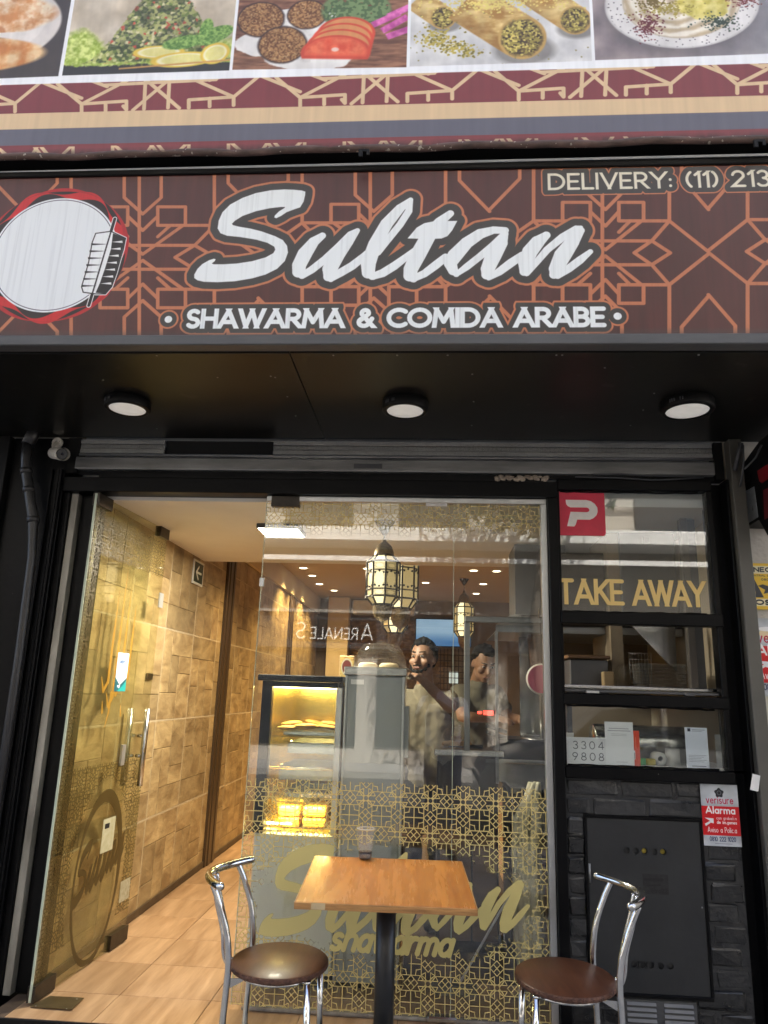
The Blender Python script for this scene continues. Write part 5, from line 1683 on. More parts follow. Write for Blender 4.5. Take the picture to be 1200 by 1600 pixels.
STRIPM = M('brown_strip', (.075, .045, .022), .4, c2=(.05, .03, .014), scale=4, stretch=(1, 1, .2))
for (p0, p1) in DPIL:
    ps_ = thing('wall_strip', (WX, p0, FZ), 'dark brown grooved strip on the stone wall ' + ('nearer the door' if p0 < 7 else 'at the far end of the shop'), 'wall strip')
    for k in range(4):
        w_ = (p1 - p0) / 4
        MB().box(WX - .003, WX + .022 + .006 * (k % 2), p0 + k * w_ + .004, p0 + (k + 1) * w_ - .004, FZ + .001, 2.69, .004).build('slat', STRIPM, ps_)
    MB().box(WX - .004, WX + .012, p0, p1, FZ + .001, 2.69).build('backing', STRIPM, ps_)
MB().box(WX + .004, WX + .012, 3.78, 11.5, FZ + .001, FZ + .05, .002).build('skirting', M('dark_skirting', (.10, .065, .035), .6, c2=(.05, .03, .015)), lw_)
CREAMW = M('cream_band_paint', (.68, .56, .36), .6, c2=(.62, .50, .32), scale=2)
struct(MB().box(WX - .1, WX + .03, 5.64, 11.5, 2.701, 2.95), 'cream_bulkhead_wall', CREAMW)
struct(MB().box(-1.95, 1.5, 3.722, 5.60, 2.482, 2.96), 'front_ceiling', CREAM)
struct(MB().box(-1.95, 1.5, 5.602, 11.6, 2.95, 3.05), 'rear_ceiling', M('tan_ceiling_paint', (.50, .36, .19), .6, c2=(.46, .33, .17), scale=2))
struct(MB().box(-2.0, 1.6, 11.5, 11.7, 0, 3.0), 'rear_wall', M('rear_wall_paint', (.20, .15, .09), .7))
struct(MB().box(1.50, 1.6, 3.80, 11.5, 0, 3.0), 'kitchen_wall', M('kitchen_wall_paint', (.52, .44, .32), .6, c2=(.44, .37, .27), scale=3))

# stacked stone cladding on the rear wall
CLAD = M('stacked_stone', (.34, .22, .10), .8, c2=(.13, .08, .035), scale=14, bump=.6, bscale=40)
mb = MB(); rr_ = random.Random(8)
z = 1.6
while z < 2.62:
    h_ = rr_.uniform(.035, .06); x = -1.4 + rr_.uniform(-.1, 0)
    while x < .05:
        w_ = rr_.uniform(.10, .28)
        mb.box(x, x + w_ - .006, 11.45 + rr_.uniform(-.03, .015), 11.505, z, z + h_ - .004)
        x += w_
    z += h_
cl = mb.build('stone_cladding', CLAD); tag(cl, 'stacked brown stone cladding on the rear wall below the air conditioner', 'stone cladding', kind='stuff')
struct(MB().box(-1.62, -1.30, 11.2, 11.5, 1.2, 2.94), 'cream_column', CREAMW)

# air conditioner, television, lattice
ac = thing('air_conditioner', (-.8, 11.4, 2.75), 'white wall mounted air conditioner high on the rear stone wall', 'air conditioner')
MB().box(-1.25, -.28, 11.22, 11.44, 2.69, 2.91, .03).build('casing', WHITE, ac)
MB().box(-1.18, -.35, 11.20, 11.23, 2.692, 2.722, .004).build('air_flap', M('ac_flap', (.35, .33, .30), .5), ac)
tv = thing('television', (.17, 11.4, 2.24), 'flat television showing a pale blue sea picture on the rear wall', 'television')
TT = Tex(.85, .41, 300, (.5, .66, .80))
TT.rgb[:] = np.array((.58, .73, .86)) - (np.array((.58, .73, .86)) - np.array((.30, .50, .72))) * np.clip((.5 - TT.yy / .41) * 3 + .0, 0, 1)[..., None]
TT.rgb += (.05 * (fbm(TT.H, TT.W, 20, 3, 3, sx=3) - .5))[..., None]
TT.fill(TT.polygon(TT.far(), [(0, .27), (.85, .275), (.85, .283), (0, .285)]), (.66, .80, .90), 0, .6)
MB().quad_uv([(-.255, 11.398, 2.245), (.585, 11.398, 2.245), (.585, 11.398, 2.650), (-.255, 11.398, 2.650)]).build('screen', print_mat('tv_picture', TT, .3, emit=.16), tv)
MB().box(-.268, .598, 11.40, 11.44, 2.232, 2.663, .004).build('casing', BLACKM, tv)
LATM = M('dark_lattice_wood', (.05, .03, .016), .5)
ls = thing('lattice_screen', (.3, 11.3, 1.3), 'dark wooden lattice screen under the television', 'lattice screen')
for k in range(9):
    MB().box(.12 + k * .055, .132 + k * .055, 11.30, 11.315, 1.30, 2.2).build('upright_slat', LATM, ls)
    MB().box(.10, .60, 11.316, 11.33, 1.42 + k * .085, 1.432 + k * .085).build('cross_slat', LATM, ls)
MB().box(.26, .40, 11.34, 11.36, 1.68, 1.86).build('glow_strip', emit_mat('strip_glow', (.62, .70, .66), .2), ls)  # whitish strip made to glow

# exit arrow plate on the stone wall
TE = Tex(.26, .20, 500, (.86, .86, .80))
TE.rect(.018, .242, .018, .182, (.06, .17, .10))
TE.fill(TE.strokes(TE.far(), [[(.20, .10, .010), (.08, .10, .010)], [(.13, .152, .010), (.07, .10, .010), (.13, .048, .010)]]), (.86, .88, .82))
es = thing('exit_sign', (WX, 5.4, 2.3), 'green plate with a white arrow high on the stone wall', 'sign')
e0, e1 = P(306, 905, X=WX + .012), P(318, 880, X=WX + .012)
MB().quad_uv([(WX + .0125, 5.33, 2.27), (WX + .0125, 5.57, 2.27), (WX + .0125, 5.57, 2.455), (WX + .0125, 5.33, 2.455)]).build('arrow_face', print_mat('exit_arrow', TE, .4), es)
MB().box(WX + .0036, WX + .0122, 5.33, 5.57, 2.27, 2.455).build('plate', WHITE, es)
q = P(234, 1057, X=WX + .01)
so = MB().box(WX + .004, WX + .014, q[1] - .055, q[1] + .045, q[2] - .02, q[2] + .02, .002).build('wall_socket', M('dark_socket', (.025, .018, .012), .35))
tag(so, 'small dark wall socket in the stone wall behind the glass door', 'socket')

# ================================================================== lamps inside
WARM = (1.0, .70, .31)


def downlight(x, y, z, e, label):
    t = thing('downlight', (x, y, z), label, 'downlight', 'downlights in the rear ceiling')
    MB().lathe([(.045, -.002), (.062, -.006), (.068, -.001), (.068, 0)], (x, y, z - .0005), 20).build('rim', WHITE, t)
    MB().lathe([(0, -.0025), (.045, -.0022)], (x, y, z - .0005), 20).build('bulb', emit_mat('downlight_bulb', (1.0, .86, .60), 3) if 'downlight_bulb' not in bpy.data.materials else bpy.data.materials['downlight_bulb'], t)
    l = bpy.data.lights.new('downlight_lamp', 'SPOT'); l.energy = e; l.color = WARM; l.spot_size = math.radians(110); l.spot_blend = .8; l.shadow_soft_size = .04
    lo_ = bpy.data.objects.new('downlight_lamp', l); COL.objects.link(lo_); lo_.parent = t; lo_.location = (0, 0, -.02)


DL_ = [(474, 888, 'in the row along the stone wall, nearest the door'), (488, 900, 'second in the row along the stone wall'), (499, 913, 'third in the row along the stone wall'),
       (522, 923, 'at the far end of the row along the stone wall'), (574, 889, 'just beside the big brass lantern'), (665, 911, 'over the television in mid ceiling'),
       (755, 913, 'between lanterns and the kitchen hood'), (740, 892, 'nearest the kitchen, left of a twin'), (744, 928, 'furthest back near the kitchen'), (776, 893, 'closest to the kitchen duct')]
for u, v, tx in DL_:
    p = P(u, v, Z=2.944)
    if 'left of' in tx: tx = 'in front of the kitchen, beside the duct pair'
    if p[0] < WX + .16: p[0] = WX + .16
    if p[1] > 11.2: p[1] = 11.2
    downlight(p[0], p[1], 2.949, 30 if u < 600 else 9, 'added unseen ceiling downlight ' + tx)
# two unseen downlights added along the hidden ceiling stretch to light the stone wall
for (x, y, tx) in ((-1.1, 6.15, 'just behind the dropped front ceiling by the wall'), (-1.1, 7.6, 'between the grooved strips by the stone wall')):
    downlight(x, y, 2.949, 34, 'added unseen ceiling downlight ' + tx)
p = P(440, 833, Z=2.45)
pn = thing('panel_light', (p[0], p[1], 2.48), 'square surface mounted panel light on the front ceiling', 'ceiling lamp')
MB().box(p[0] - .13, p[0] + .13, p[1] - .13, p[1] + .13, 2.452, 2.4815, .004).build('casing', CHAR, pn)
MB().box(p[0] - .120, p[0] + .120, p[1] - .120, p[1] + .120, 2.4495, 2.4515).build('diffuser', emit_mat('panel_diffuser', (1.0, .93, .76), 8), pn)
l = bpy.data.lights.new('panel_lamp', 'AREA'); l.energy = 18; l.color = (1.0, .92, .74); l.size = .24
lo_ = bpy.data.objects.new('panel_lamp', l); COL.objects.link(lo_); lo_.parent = pn; lo_.location = (0, 0, -.036)

# pierced brass lanterns
PANE = emit_mat('lantern_pane', (1.0, .74, .30), .09)
PANEH = emit_mat('lantern_hot_pane', (1.0, .82, .46), .38)
for _m in (PANE, PANEH): _m.node_tree.nodes['Principled BSDF'].inputs['Base Color'].default_value = (.42, .30, .13, 1)
PIERCE = M('pierced_brass', (.055, .036, .018), .45, .6, c2=(.30, .21, .09), scale=120, detail=1)


TS = Tex(.073, .20, 1400, (.05, .035, .02), 1.0)
TS.a[:] = 0
_d = np.maximum(np.abs(TS.xx - .0365) - .031, np.abs(TS.yy - .10) - .095)
TS.fill(-_d, (.05, .035, .02), 0, 1, 1)
_m = np.hypot((TS.xx - .0365) / .026, (TS.yy - .094) / .045)
_m = (_m * (1 + .07 * np.cos(8 * np.arctan2(TS.yy - .094, TS.xx - .0365))) - 1) * .03
_scr = np.sin(TS.xx * 950) * np.sin(TS.yy * 950) * .0035 + .0006
TS.fill(np.maximum(np.maximum(-_m, np.abs(TS.yy - .094) - .048), _scr), (.05, .035, .02), 0, 1, 1)
for _z in (.040, .148): TS.fill(np.abs(TS.yy - _z) - .0028, (.05, .035, .02), 0, 1, 1)
for _z in (.020, .172): TS.fill(np.maximum(np.maximum(np.abs(TS.yy - _z) - .018, -(np.hypot((TS.xx - .0365) / .02, (TS.yy - _z) / .010) - 1) * .01), _scr), (.05, .035, .02), 0, 1, 1)
SCROLL = print_mat('scroll_plate', TS, .5, see=True)


def lantern(cx_, cy_, zc, r, h, ztop, label, rot=0.0, fancy=False):
    """Octagonal lantern: body centre height zc, body radius r, body height h, hung from ztop."""
    t = thing('lantern', (cx_, cy_, ztop), label, 'lantern', 'pierced brass lanterns hanging in the shop')
    n = 8
    ang_ = [rot + math.pi * 2 * k / n for k in range(n)]
    pt = lambda k, rr, z: (cx_ + rr * math.cos(ang_[k % n]), cy_ + rr * math.sin(ang_[k % n]), z)
    z0, z1 = zc - h / 2, zc + h / 2
    zb, zt = z0 - h * .22, z1 + h * .20
    fr = MB()
    b = r * .05 + .0014
    for k in range(n):
        fr.tube([pt(k, r, z0), pt(k, r, z1)], b, 6)
        for z_ in (z0, z0 + h * .2, z0 + h * .74, z1): fr.tube([pt(k, r, z_), pt(k + 1, r, z_)], b * (1 if z_ in (z0, z1) else .7), 6)
        fr.tube([pt(k, r, z0), pt(k, r * .62, zb)], b, 6)
        fr.tube([pt(k, r * .62, zb), pt(k + 1, r * .62, zb)], b, 6)
        fr.tube([pt(k, r, z1), pt(k, r * .60, zt)], b, 6)
        fr.tube([pt(k, r * .6, zt), pt(k + 1, r * .6, zt)], b, 6)
        fr.tube([pt(k, r * 1.0, z0), pt(k, r * 1.06, z0 - h * .10)], [b, .0008], 5)
        # scroll plates in the corners of each pane
        m0, m1 = Vector(pt(k, r * .985, z0)), Vector(pt(k + 1, r * .985, z0))
        for (fx, fz) in ((.16, .30), (.84, .30), (.16, .66), (.84, .66), (.5, .27), (.5, .70)):
            c_ = m0.lerp(m1, fx); fr.ball((c_.x, c_.y, z0 + h * fz), r * .075, 1, 1, 1, sub=1)
    fr.build('frame', BRONZE, t)
    for k in range(n):
        q_ = MB()
        i0, i1 = .965, .965
        q_.poly([pt(k, r * i0, z0), pt(k + 1, r * i0, z0), pt(k + 1, r * i0, z1), pt(k, r * i0, z1)])
        q_.poly([pt(k, r * i0, z0), pt(k, r * .6, zb), pt(k + 1, r * .6, zb), pt(k + 1, r * i0, z0)])
        q_.poly([pt(k, r * i0, z1), pt(k + 1, r * i0, z1), pt(k + 1, r * .58, zt), pt(k, r * .58, zt)])
        q_.build('pane', PANEH if k == hot else PANE, t)
        if fancy:
            f_ = MB(); e_ = 1.004
            f_.quad_uv([pt(k, r * e_, z0), pt(k + 1, r * e_, z0), pt(k + 1, r * e_, z1), pt(k, r * e_, z1)])
            f_.build('scroll_plate', SCROLL, t)
    MB().lathe([(r * .60, zb - zc), (r * .60, zb - zc - h * .02), (r * .55, zb - zc - h * .26), (r * .40, zb - zc - h * .40), (r * .12, zb - zc - h * .46), (.003, zb - zc - h * .54), (0, zb - zc - h * .56)], (cx_, cy_, zc), 24).build('lower_bowl', PIERCE, t)
    MB().lathe([(r * .62, zt - zc), (r * .60, zt - zc + h * .10), (r * .46, zt - zc + h * .28), (r * .2, zt - zc + h * .40), (r * .12, zt - zc + h * .42), (r * .12, zt - zc + h * .50), (0, zt - zc + h * .52)], (cx_, cy_, zc), 24).build('dome', PIERCE, t)
    MB().tube([(cx_, cy_, zt + h * .5), (cx_, cy_, ztop - .02)], .005, 8).build('hanging_rod', BRONZE, t)
    MB().lathe([(0, -.085), (.012, -.08), (.05, -.02), (.062, -.001), (0, 0)], (cx_, cy_, ztop - .0005), 20).build('canopy', BRONZE, t)
    return t


hot = 5
lantern(-.287, 4.126, 2.135, .096, .20, 2.48, 'nearest pierced brass lantern with scrolled panes under the front ceiling', .2, True)
p = P(627, 905, Y=6.3); lantern(p[0], 6.3, p[2], .148, .36, 2.95, 'large brass lantern with plain oval panes behind the nearest lantern', .1)
p = P(618, 955, Y=8.6); lantern(p[0], 8.6, p[2], .15, .36, 2.95, 'small looking brass lantern half hidden under two bigger lanterns', .3)
p = P(725, 968, Y=9.2); lantern(p[0], 9.2, p[2], .125, .30, 2.95, 'lone brass lantern hanging beyond the seam of the glass', .0)

# ================================================================== display case, cabinet and what stands on them
FRIDGE = M('grey_cabinet_panel', (.34, .36, .35), .2, c2=(.29, .31, .30), scale=1.5, coat=.3)
LOWG = M('pale_green_panel', (.64, .66, .60), .3, c2=(.50, .52, .47), scale=1.2, coat=.3)
cab = thing('steel_cabinet', (-.30, 4.2, FZ), 'tall grey steel cabinet with glassy side panel beside the display case', 'cabinet')
MB().box(-.452, -.152, 3.945, 4.55, .135, 1.592, .006).build('body', FRIDGE, cab)
MB().box(-.462, -.448, 3.938, 4.0, .135, 1.592, .003).build('corner_trim', ALU, cab)
MB().box(-.156, -.142, 3.938, 4.0, .135, 1.592, .003).build('corner_trim', ALU, cab)
MB().box(-.468, -.132, 3.928, 4.57, 1.593, 1.636, .004).build('steel_top', STEEL, cab)
MB().box(-.150, -.118, 3.97, 4.2, 1.18, 1.44, .004).build('control_box', FRIDGE, cab)
MB().box(-.43, -.36, 3.9425, 3.9445, 1.545, 1.57).build('label', PAPER, cab)
MB().box(-.45, -.16, 3.99, 4.5, FZ + .001, .134).build('kick_plate', BLACKM, cab)

dc = thing('display_case', (-.69, 4.2, FZ), 'lit glass food display case with steel trays behind the shop glass', 'display case')
MB().box(-.895, -.470, 3.94, 4.52, .16, .795, .006).build('base', LOWG, dc)
MB().box(-.88, -.48, 3.97, 4.5, FZ + .001, .159).build('kick_plate', BLACKM, dc)
MB().box(-.900, -.846, 3.915, 3.97, .797, 1.548, .003).build('black_post', BLACK, dc)
MB().box(-.502, -.470, 3.915, 3.97, .797, 1.548, .003).build('steel_post', ALU, dc)
MB().box(-.900, -.470, 3.915, 3.965, 1.520, 1.549, .003).build('top_rail', BLACK, dc)
MB().box(-.925, -.470, 3.90, 4.54, 1.55, 1.582, .004).build('top', BLACK, dc)
GOLDIN = M('mirror_lining', (.80, .62, .22), .18, .9, c2=(.7, .52, .16), scale=3)
MB().box(-.890, -.480, 4.49, 4.515, .80, 1.545).build('back_lining', GOLDIN, dc)
MB().box(-.896, -.888, 3.972, 4.49, .80, 1.545).build('side_lining', GOLDIN, dc)
MB().box(-.482, -.474, 3.972, 4.49, .80, 1.545).build('side_lining', GOLDIN, dc)
MB().box(-.888, -.484, 3.972, 4.485, .797, .806).build('deck', GOLDIN, dc)
MB().box(-.845, -.503, 3.930, 3.936, .805, 1.519).build('front_glass', CLEARG, dc)
tb = MB().tube([(-.86, 4.02, 1.524), (-.50, 4.02, 1.524)], .009, 10).build('lamp_tube', emit_mat('case_lamp', (1.0, .80, .34), 8), dc)
tb2 = MB().tube([(-.86, 4.06, .822), (-.72, 4.02, .83)], .007, 10).build('lamp_tube', emit_mat('case_lamp_low', (1.0, .78, .25), 5), dc)
for (zz, e) in ((1.515, 1.4), (1.26, .8), (.955, 2.2)):  # the middle lamp has no tube; added to brighten the trays
    l = bpy.data.lights.new('case_lamp', 'AREA'); l.energy = e; l.color = (1.0, .72, .22); l.shape = 'RECTANGLE'; l.size = .34; l.size_y = .05
    lo_ = bpy.data.objects.new('case_lamp', l); COL.objects.link(lo_); lo_.parent = dc; lo_.location = Vector((-.69, 4.10 if zz > 1 else 4.0, zz - (.012 if zz < 1 else 0))) - Vector((-.69, 4.2, FZ))
for zz in (1.268, .955):
    MB().box(-.885, -.486, 3.99, 4.48, zz - .006, zz).build('shelf', CLEARG, dc)
MB().tube([(-.875, 4.0, 1.105), (-.49, 4.0, 1.105)], .008, 8).build('shelf_bar', STEEL, dc)


def tray(x0, x1, y0, y1, z0, z1, label, cat='tray', group=None):
    q_ = MB()
    q_.box(x0, x1, y0, y1, z0, z0 + .004)
    for (a, b_, c_, d_) in ((x0, x1, y0, y0 + .004), (x0, x1, y1 - .004, y1), (x0, x0 + .004, y0, y1), (x1 - .004, x1, y0, y1)):
        q_.box(a, b_, c_, d_, z0 + .0005, z1)
    q_.tube([(x0, y0, z1), (x1, y0, z1), (x1, y1, z1), (x0, y1, z1)], .004, 6, closed=True)
    return tag(q_.build('tray', STEEL), label, cat, 'steel trays in the display case')


tray(-.79, -.49, 4.02, 4.44, 1.270, 1.292, 'shallow steel tray of flatbreads on the top shelf of the display case')
tray(-.76, -.49, 4.00, 4.42, 1.180, 1.235, 'pale steel tray hung under the top shelf of the display case')
tray(-.80, -.49, 4.00, 4.42, 1.045, 1.115, 'rounded steel tray on the middle shelf of the display case')
tray(-.76, -.49, 3.99, 4.40, .962, .992, 'steel tray just above the cheese blocks in the display case')
BREAD = M('flatbread', (.62, .43, .20), .75, c2=(.42, .24, .09), scale=14, bump=.3)
rb = random.Random(4)
for k in range(9):
    x, y = -.77 + (k % 3) * .10 + rb.uniform(-.02, .02), 4.08 + (k // 3) * .11
    o = MB().ball((x, y, 1.305 + (k % 2) * .014 + rb.uniform(0, .012)), .062, 1.0, .8, .20, sub=3, rot=Matrix.Rotation(rb.uniform(-.25, .25), 3, 'Y')).jitter(.0015, k).build('flatbread', BREAD)
    tag(o, 'golden baked flatbread in the pile on the top tray of the display case', 'bread', 'flatbreads on the top tray')
CHEESE = M('golden_block', (.78, .50, .10), .6, c2=(.62, .34, .05), scale=12, bump=.3)
for (x0, x1, z0, tx) in ((-.795, -.685, .807, 'lower golden block beside the lamp tube'), (-.795, -.685, .862, 'upper golden block beside the lamp tube'), (-.665, -.545, .807, 'lower golden block near the steel post'), (-.665, -.545, .862, 'upper golden block near the steel post')):
    o = MB().box(x0, x1, 4.03, 4.20, z0, z0 + .052, .012).jitter(.002, int(x0 * 1000)).build('pastry_block', CHEESE)
    tag(o, tx + ' at the bottom of the display case', 'pastry', 'golden blocks at the bottom of the case')

# clear dome with two pastries on the steel cabinet
dm = thing('cake_dome', (-.297, 4.22, 1.637), 'clear plastic dome cover standing on the steel cabinet', 'cake dome')
MB().lathe([(.158, .004), (.150, .02), (.146, .05), (.132, .09), (.108, .125), (.085, .138), (.03, .143), (0, .144)], (-.297, 4.22, 1.637), 40).build('cover', PLASTIC, dm)
MB().lathe([(.10, .129), (.103, .132), (.10, .135)], (-.297, 4.22, 1.637), 40).build('rim', PLASTIC, dm)
MB().lathe([(0, .0005), (.165, .0005), (.168, .006), (.16, .005), (0, .003)], (-.297, 4.22, 1.637), 40).build('plate', M('pale_plate', (.62, .60, .52), .3), dm)
MB().ball((-.297, 4.22, 1.785), .016, 1.4, 1.4, .5).build('knob', PLASTIC, dm)
for (x, tx) in ((-.365, 'pale round pastry under the clear dome, on the side of the stone wall'), (-.245, 'pale round pastry under the clear dome, on the side of the man')):
    o = MB().lathe([(.054, 0), (.056, .012), (.045, .024), (.02, .028), (0, .028)], (x, 4.20, 1.643), 18).jitter(.001, 3).build('pastry', M('pale_pastry', (.66, .55, .36), .7, c2=(.5, .38, .2), scale=40) if x < -.3 else bpy.data.materials['pale_pastry'])
    tag(o, tx, 'pastry')
jr = thing('round_tin', (-.62, 4.6, 1.583), 'round decorated tin standing behind the display case', 'tin')
TJ = Tex(.12, .12, 400, (.5, .2, .12)); TJ.fill(star_dist(TJ.xx, TJ.yy, .06, .02, .02) - .003, (.8, .7, .4)); TJ.fill(TJ.ellipse(.06, .06, .05, .05), (.75, .72, .62)); TJ.fill(TJ.ellipse(.06, .06, .04, .04), (.4, .15, .1))
MB().box(-.565, -.475, 4.50, 4.538, 1.5825, 1.72, .004).build('body', M('tin_paint', (.42, .2, .1), .35, c2=(.5, .42, .22), scale=25), jr)
MB().quad_uv([(-.562, 4.4985, 1.59), (-.478, 4.4985, 1.59), (-.478, 4.4985, 1.715), (-.562, 4.4985, 1.715)]).build('print', print_mat('tin_print', TJ, .4), jr)

# ================================================================== kitchen seen through the glass
DARKW = M('dark_cupboard', (.035, .026, .018), .5, c2=(.02, .015, .01), scale=4)
WOODB = M('brown_board', (.20, .11, .05), .5, c2=(.13, .065, .03), scale=3, stretch=(1, 1, 6))
ct = thing('kitchen_counter', (.45, 4.6, FZ), 'steel topped kitchen counter with dark shelves behind the gold lattice', 'counter')
MB().box(.02, .42, 4.42, 5.0, 1.165, 1.200, .004).build('steel_top', STEEL, ct)
MB().box(.44, 1.45, 4.30, 5.0, .985, 1.020, .004).build('steel_top', STEEL, ct)
MB().box(.04, .40, 4.60, 4.98, FZ + .001, 1.164).build('carcass', DARKW, ct)
MB().box(.46, 1.45, 4.52, 4.98, FZ + .001, .984).build('carcass', DARKW, ct)
for (x0, x1) in ((.06, .24), (.25, .39), (.48, .66), (.67, .86)):
    MB().box(x0, x1, 4.50 + (.08 if x1 < .42 else 0), 4.515 + (.08 if x1 < .42 else 0), .16, .72, .003).build('door', WOODB, ct)
for k in range(3):
    MB().tube([(.46 + k * .19, 4.34, .30), (.46 + k * .19, 4.34, .984)], .012, 8).build('leg', STEEL, ct)
MB().box(.46, 1.0, 4.32, 4.55, .62, .64).build('shelf', STEEL, ct)
MB().box(.44, .72, 4.56, 4.60, 1.021, 1.12).build('back_strip', STEEL, ct)
gp = thing('grill_plate', (.55, 4.7, 1.02), 'black flat grill plate with a long dark handle on the kitchen counter', 'grill')
MB().box(.40, .95, 4.55, 4.95, 1.14, 1.262, .01).build('body', BLACKM, gp)
MB().box(.40, .95, 4.53, 4.548, 1.13, 1.15).build('front_edge', STEEL, gp)
for z_ in (1.30, 1.265):
    MB().tube([(.33, 4.50, z_ + .035), (.45, 4.62, z_)], .012, 8).build('handle', BLACKM, gp)
MB().box(.40, .44, 4.56, 4.92, 1.0205, 1.139).build('leg', STEEL, gp)
MB().box(.90, .94, 4.56, 4.92, 1.0205, 1.139).build('leg', STEEL, gp)
fd = thing('food_dome', (.155, 4.58, 1.20), 'clear dome over baked rolls on the kitchen counter by the man', 'food dome')
MB().lathe([(.105, 0), (.10, .05), (.075, .10), (.03, .125), (0, .128)], (.155, 4.58, 1.202), 28).build('cover', PLASTIC, fd)
for k in range(7):
    o = MB().ball((.155 + .055 * math.cos(k * 1.1) * (k < 5), 4.575 + .05 * math.sin(k * 1.1) * (k < 5), 1.222 + (.03 if k > 4 else 0)), .03, 1.2, 1, .6).build('baked_roll', BREAD)
    tag(o, 'baked golden roll under the clear dome on the kitchen counter', 'bread', 'baked rolls under the kitchen dome')
kn = MB().tube([(.22, 4.47, 1.215), (.30, 4.50, 1.215)], [.010, .013], 8)
kn.box(.10, .22, 4.455, 4.475, 1.212, 1.216)
single(kn, 'knife', BLACKM, 'black handled knife on the kitchen counter edge', 'knife')
# hood with its duct
hd = thing('extraction_hood', (.9, 4.6, 2.0), 'grey steel extraction hood with square duct over the grill', 'extraction hood')
HOODM = M('hood_steel', (.30, .30, .30), .35, .7, c2=(.22, .22, .22), scale=3)
q_ = MB()
q_.prism([(.38, 4.45, 1.885), (.38, 4.45, 1.925), (.50, 4.75, 2.02), (.50, 5.15, 2.02), (.38, 5.2, 1.885)], (1.1, 0, 0))
q_.build('canopy', HOODM, hd)
MB().box(.53, .86, 4.72, 5.1, 2.022, 2.48).build('duct', M('duct_grey', (.13, .13, .135), .5, c2=(.10, .10, .105), scale=3), hd)
MB().box(.375, .392, 4.44, 4.46, 1.02, 1.884).build('upright', HOODM, hd)
MB().box(.19, .80, 4.36, 4.39, 1.93, 1.965, .003).build('rail', HOODM, hd)
MB().box(.188, .222, 4.36, 4.39, 1.2, 1.929, .003).build('upright', HOODM, hd)
# upright spit
sp_ = thing('shawarma_spit', (.66, 4.62, 1.02), 'upright roasting spit with dark brown cone of meat at the kitchen end', 'spit')
prof = [(.02, 0), (.045, .03), (.055, .10), (.068, .20), (.072, .28), (.05, .33), (.02, .345), (0, .346)]
mt_ = MB().lathe(prof, (.665, 4.62, 1.60), 30)
r_ = random.Random(2)
for v in mt_.bm.verts: v.co += Vector((r_.uniform(-.006, .006), r_.uniform(-.006, .006), r_.uniform(-.004, .004)))
mt_.build('meat', M('roast_meat', (.075, .030, .014), .5, c2=(.025, .010, .006), scale=45, stretch=(1, 1, 2.5), bump=.7), sp_)
MB().tube([(.665, 4.62, 1.25), (.665, 4.62, 2.05)], .008, 8).build('skewer', STEEL, sp_)
MB().lathe([(0, .006), (.12, .006), (.125, 0), (0, 0)], (.665, 4.62, 1.264), 28).build('drip_pan', STEEL, sp_)
MB().box(.56, .80, 4.80, 4.83, 1.263, 1.95).build('heat_shield', STEEL, sp_)
# round pink sign by the spit
pk = thing('round_sign', (.62, 4.4, 1.62), 'round pink sign with white edge hanging by the spit', 'sign')
p = P(838, 1061, Y=4.30)
MB().lathe([(0, 0), (.088, 0), (.088, .006), (0, .006)], (p[0] + .03, 4.30, p[2]), 36, axis='Y').build('disc', M('white_rim', (.72, .62, .55), .5), pk)
MB().lathe([(0, -.001), (.079, -.001)], (p[0] + .03, 4.2995, p[2]), 36, axis='Y').build('pink_face', M('pink_print', (.62, .14, .20), .5, c2=(.5, .10, .16)), pk)
MB().tube([(p[0] + .03, 4.303, p[2] + .087), (p[0] + .03, 4.303, 1.93)], .002, 5).build('hook', BRONZE, pk)
rl = MB().box(.315, .375, 4.585, 4.60, 1.395, 1.42)
rl.box(.28, .305, 4.585, 4.60, 1.40, 1.415)
single(rl, 'red_display', emit_mat('red_digits', (1.0, .05, .03), 1.0), 'small glowing red display above the kitchen counter', 'display')
# things behind the glass near the brick pier: cloth bundle, made-up broom
CLOTH = M('cream_cloth', (.66, .60, .42), .9, c2=(.50, .44, .28), scale=9, stretch=(1, 1, .35), bump=.6, bscale=18)
cb = MB()
pth = [(.512, 3.80, 1.10), (.495, 3.80, 1.03), (.48, 3.80, .93), (.465, 3.80, .78), (.47, 3.80, .6), (.475, 3.80, .42), (.47, 3.80, .28)]
for k in range(6):
    ox_ = (k - 2.5) * .017
    cb.tube([(x + ox_ * (1 if i > 1 else .5) + .006 * math.sin(i * 2.1 + k), y + .022 * math.cos(k * 2.3) + .008 * math.sin(i * 1.7 + k * 2), z + .02 * math.sin(k * 3.1)) for i, (x, y, z) in enumerate(pth)], [.012, .022, .028, .032, .030, .027, .012], 8)
bo = cb.build('cloth_bundle', CLOTH); tag(bo, 'cream cloth bundle hanging behind the glass beside the brick pier', 'cloth')
br = thing('broom', (.3, 3.9, FZ), 'added broom with thin white handle leaning behind the gold lattice', 'broom')  # made-up broom standing in for a thin pale diagonal line
a, b_ = P(852, 1300, Y=3.86), P(716, 1540, Y=3.98)
MB().tube([a, b_], .006, 10).build('handle', WHITE, br)
MB().box(b_[0] - .13, b_[0] + .09, 3.95, 4.01, FZ + .002, b_[2] + .01, .01).build('brush', M('broom_bristles', (.10, .09, .08), .9), br)

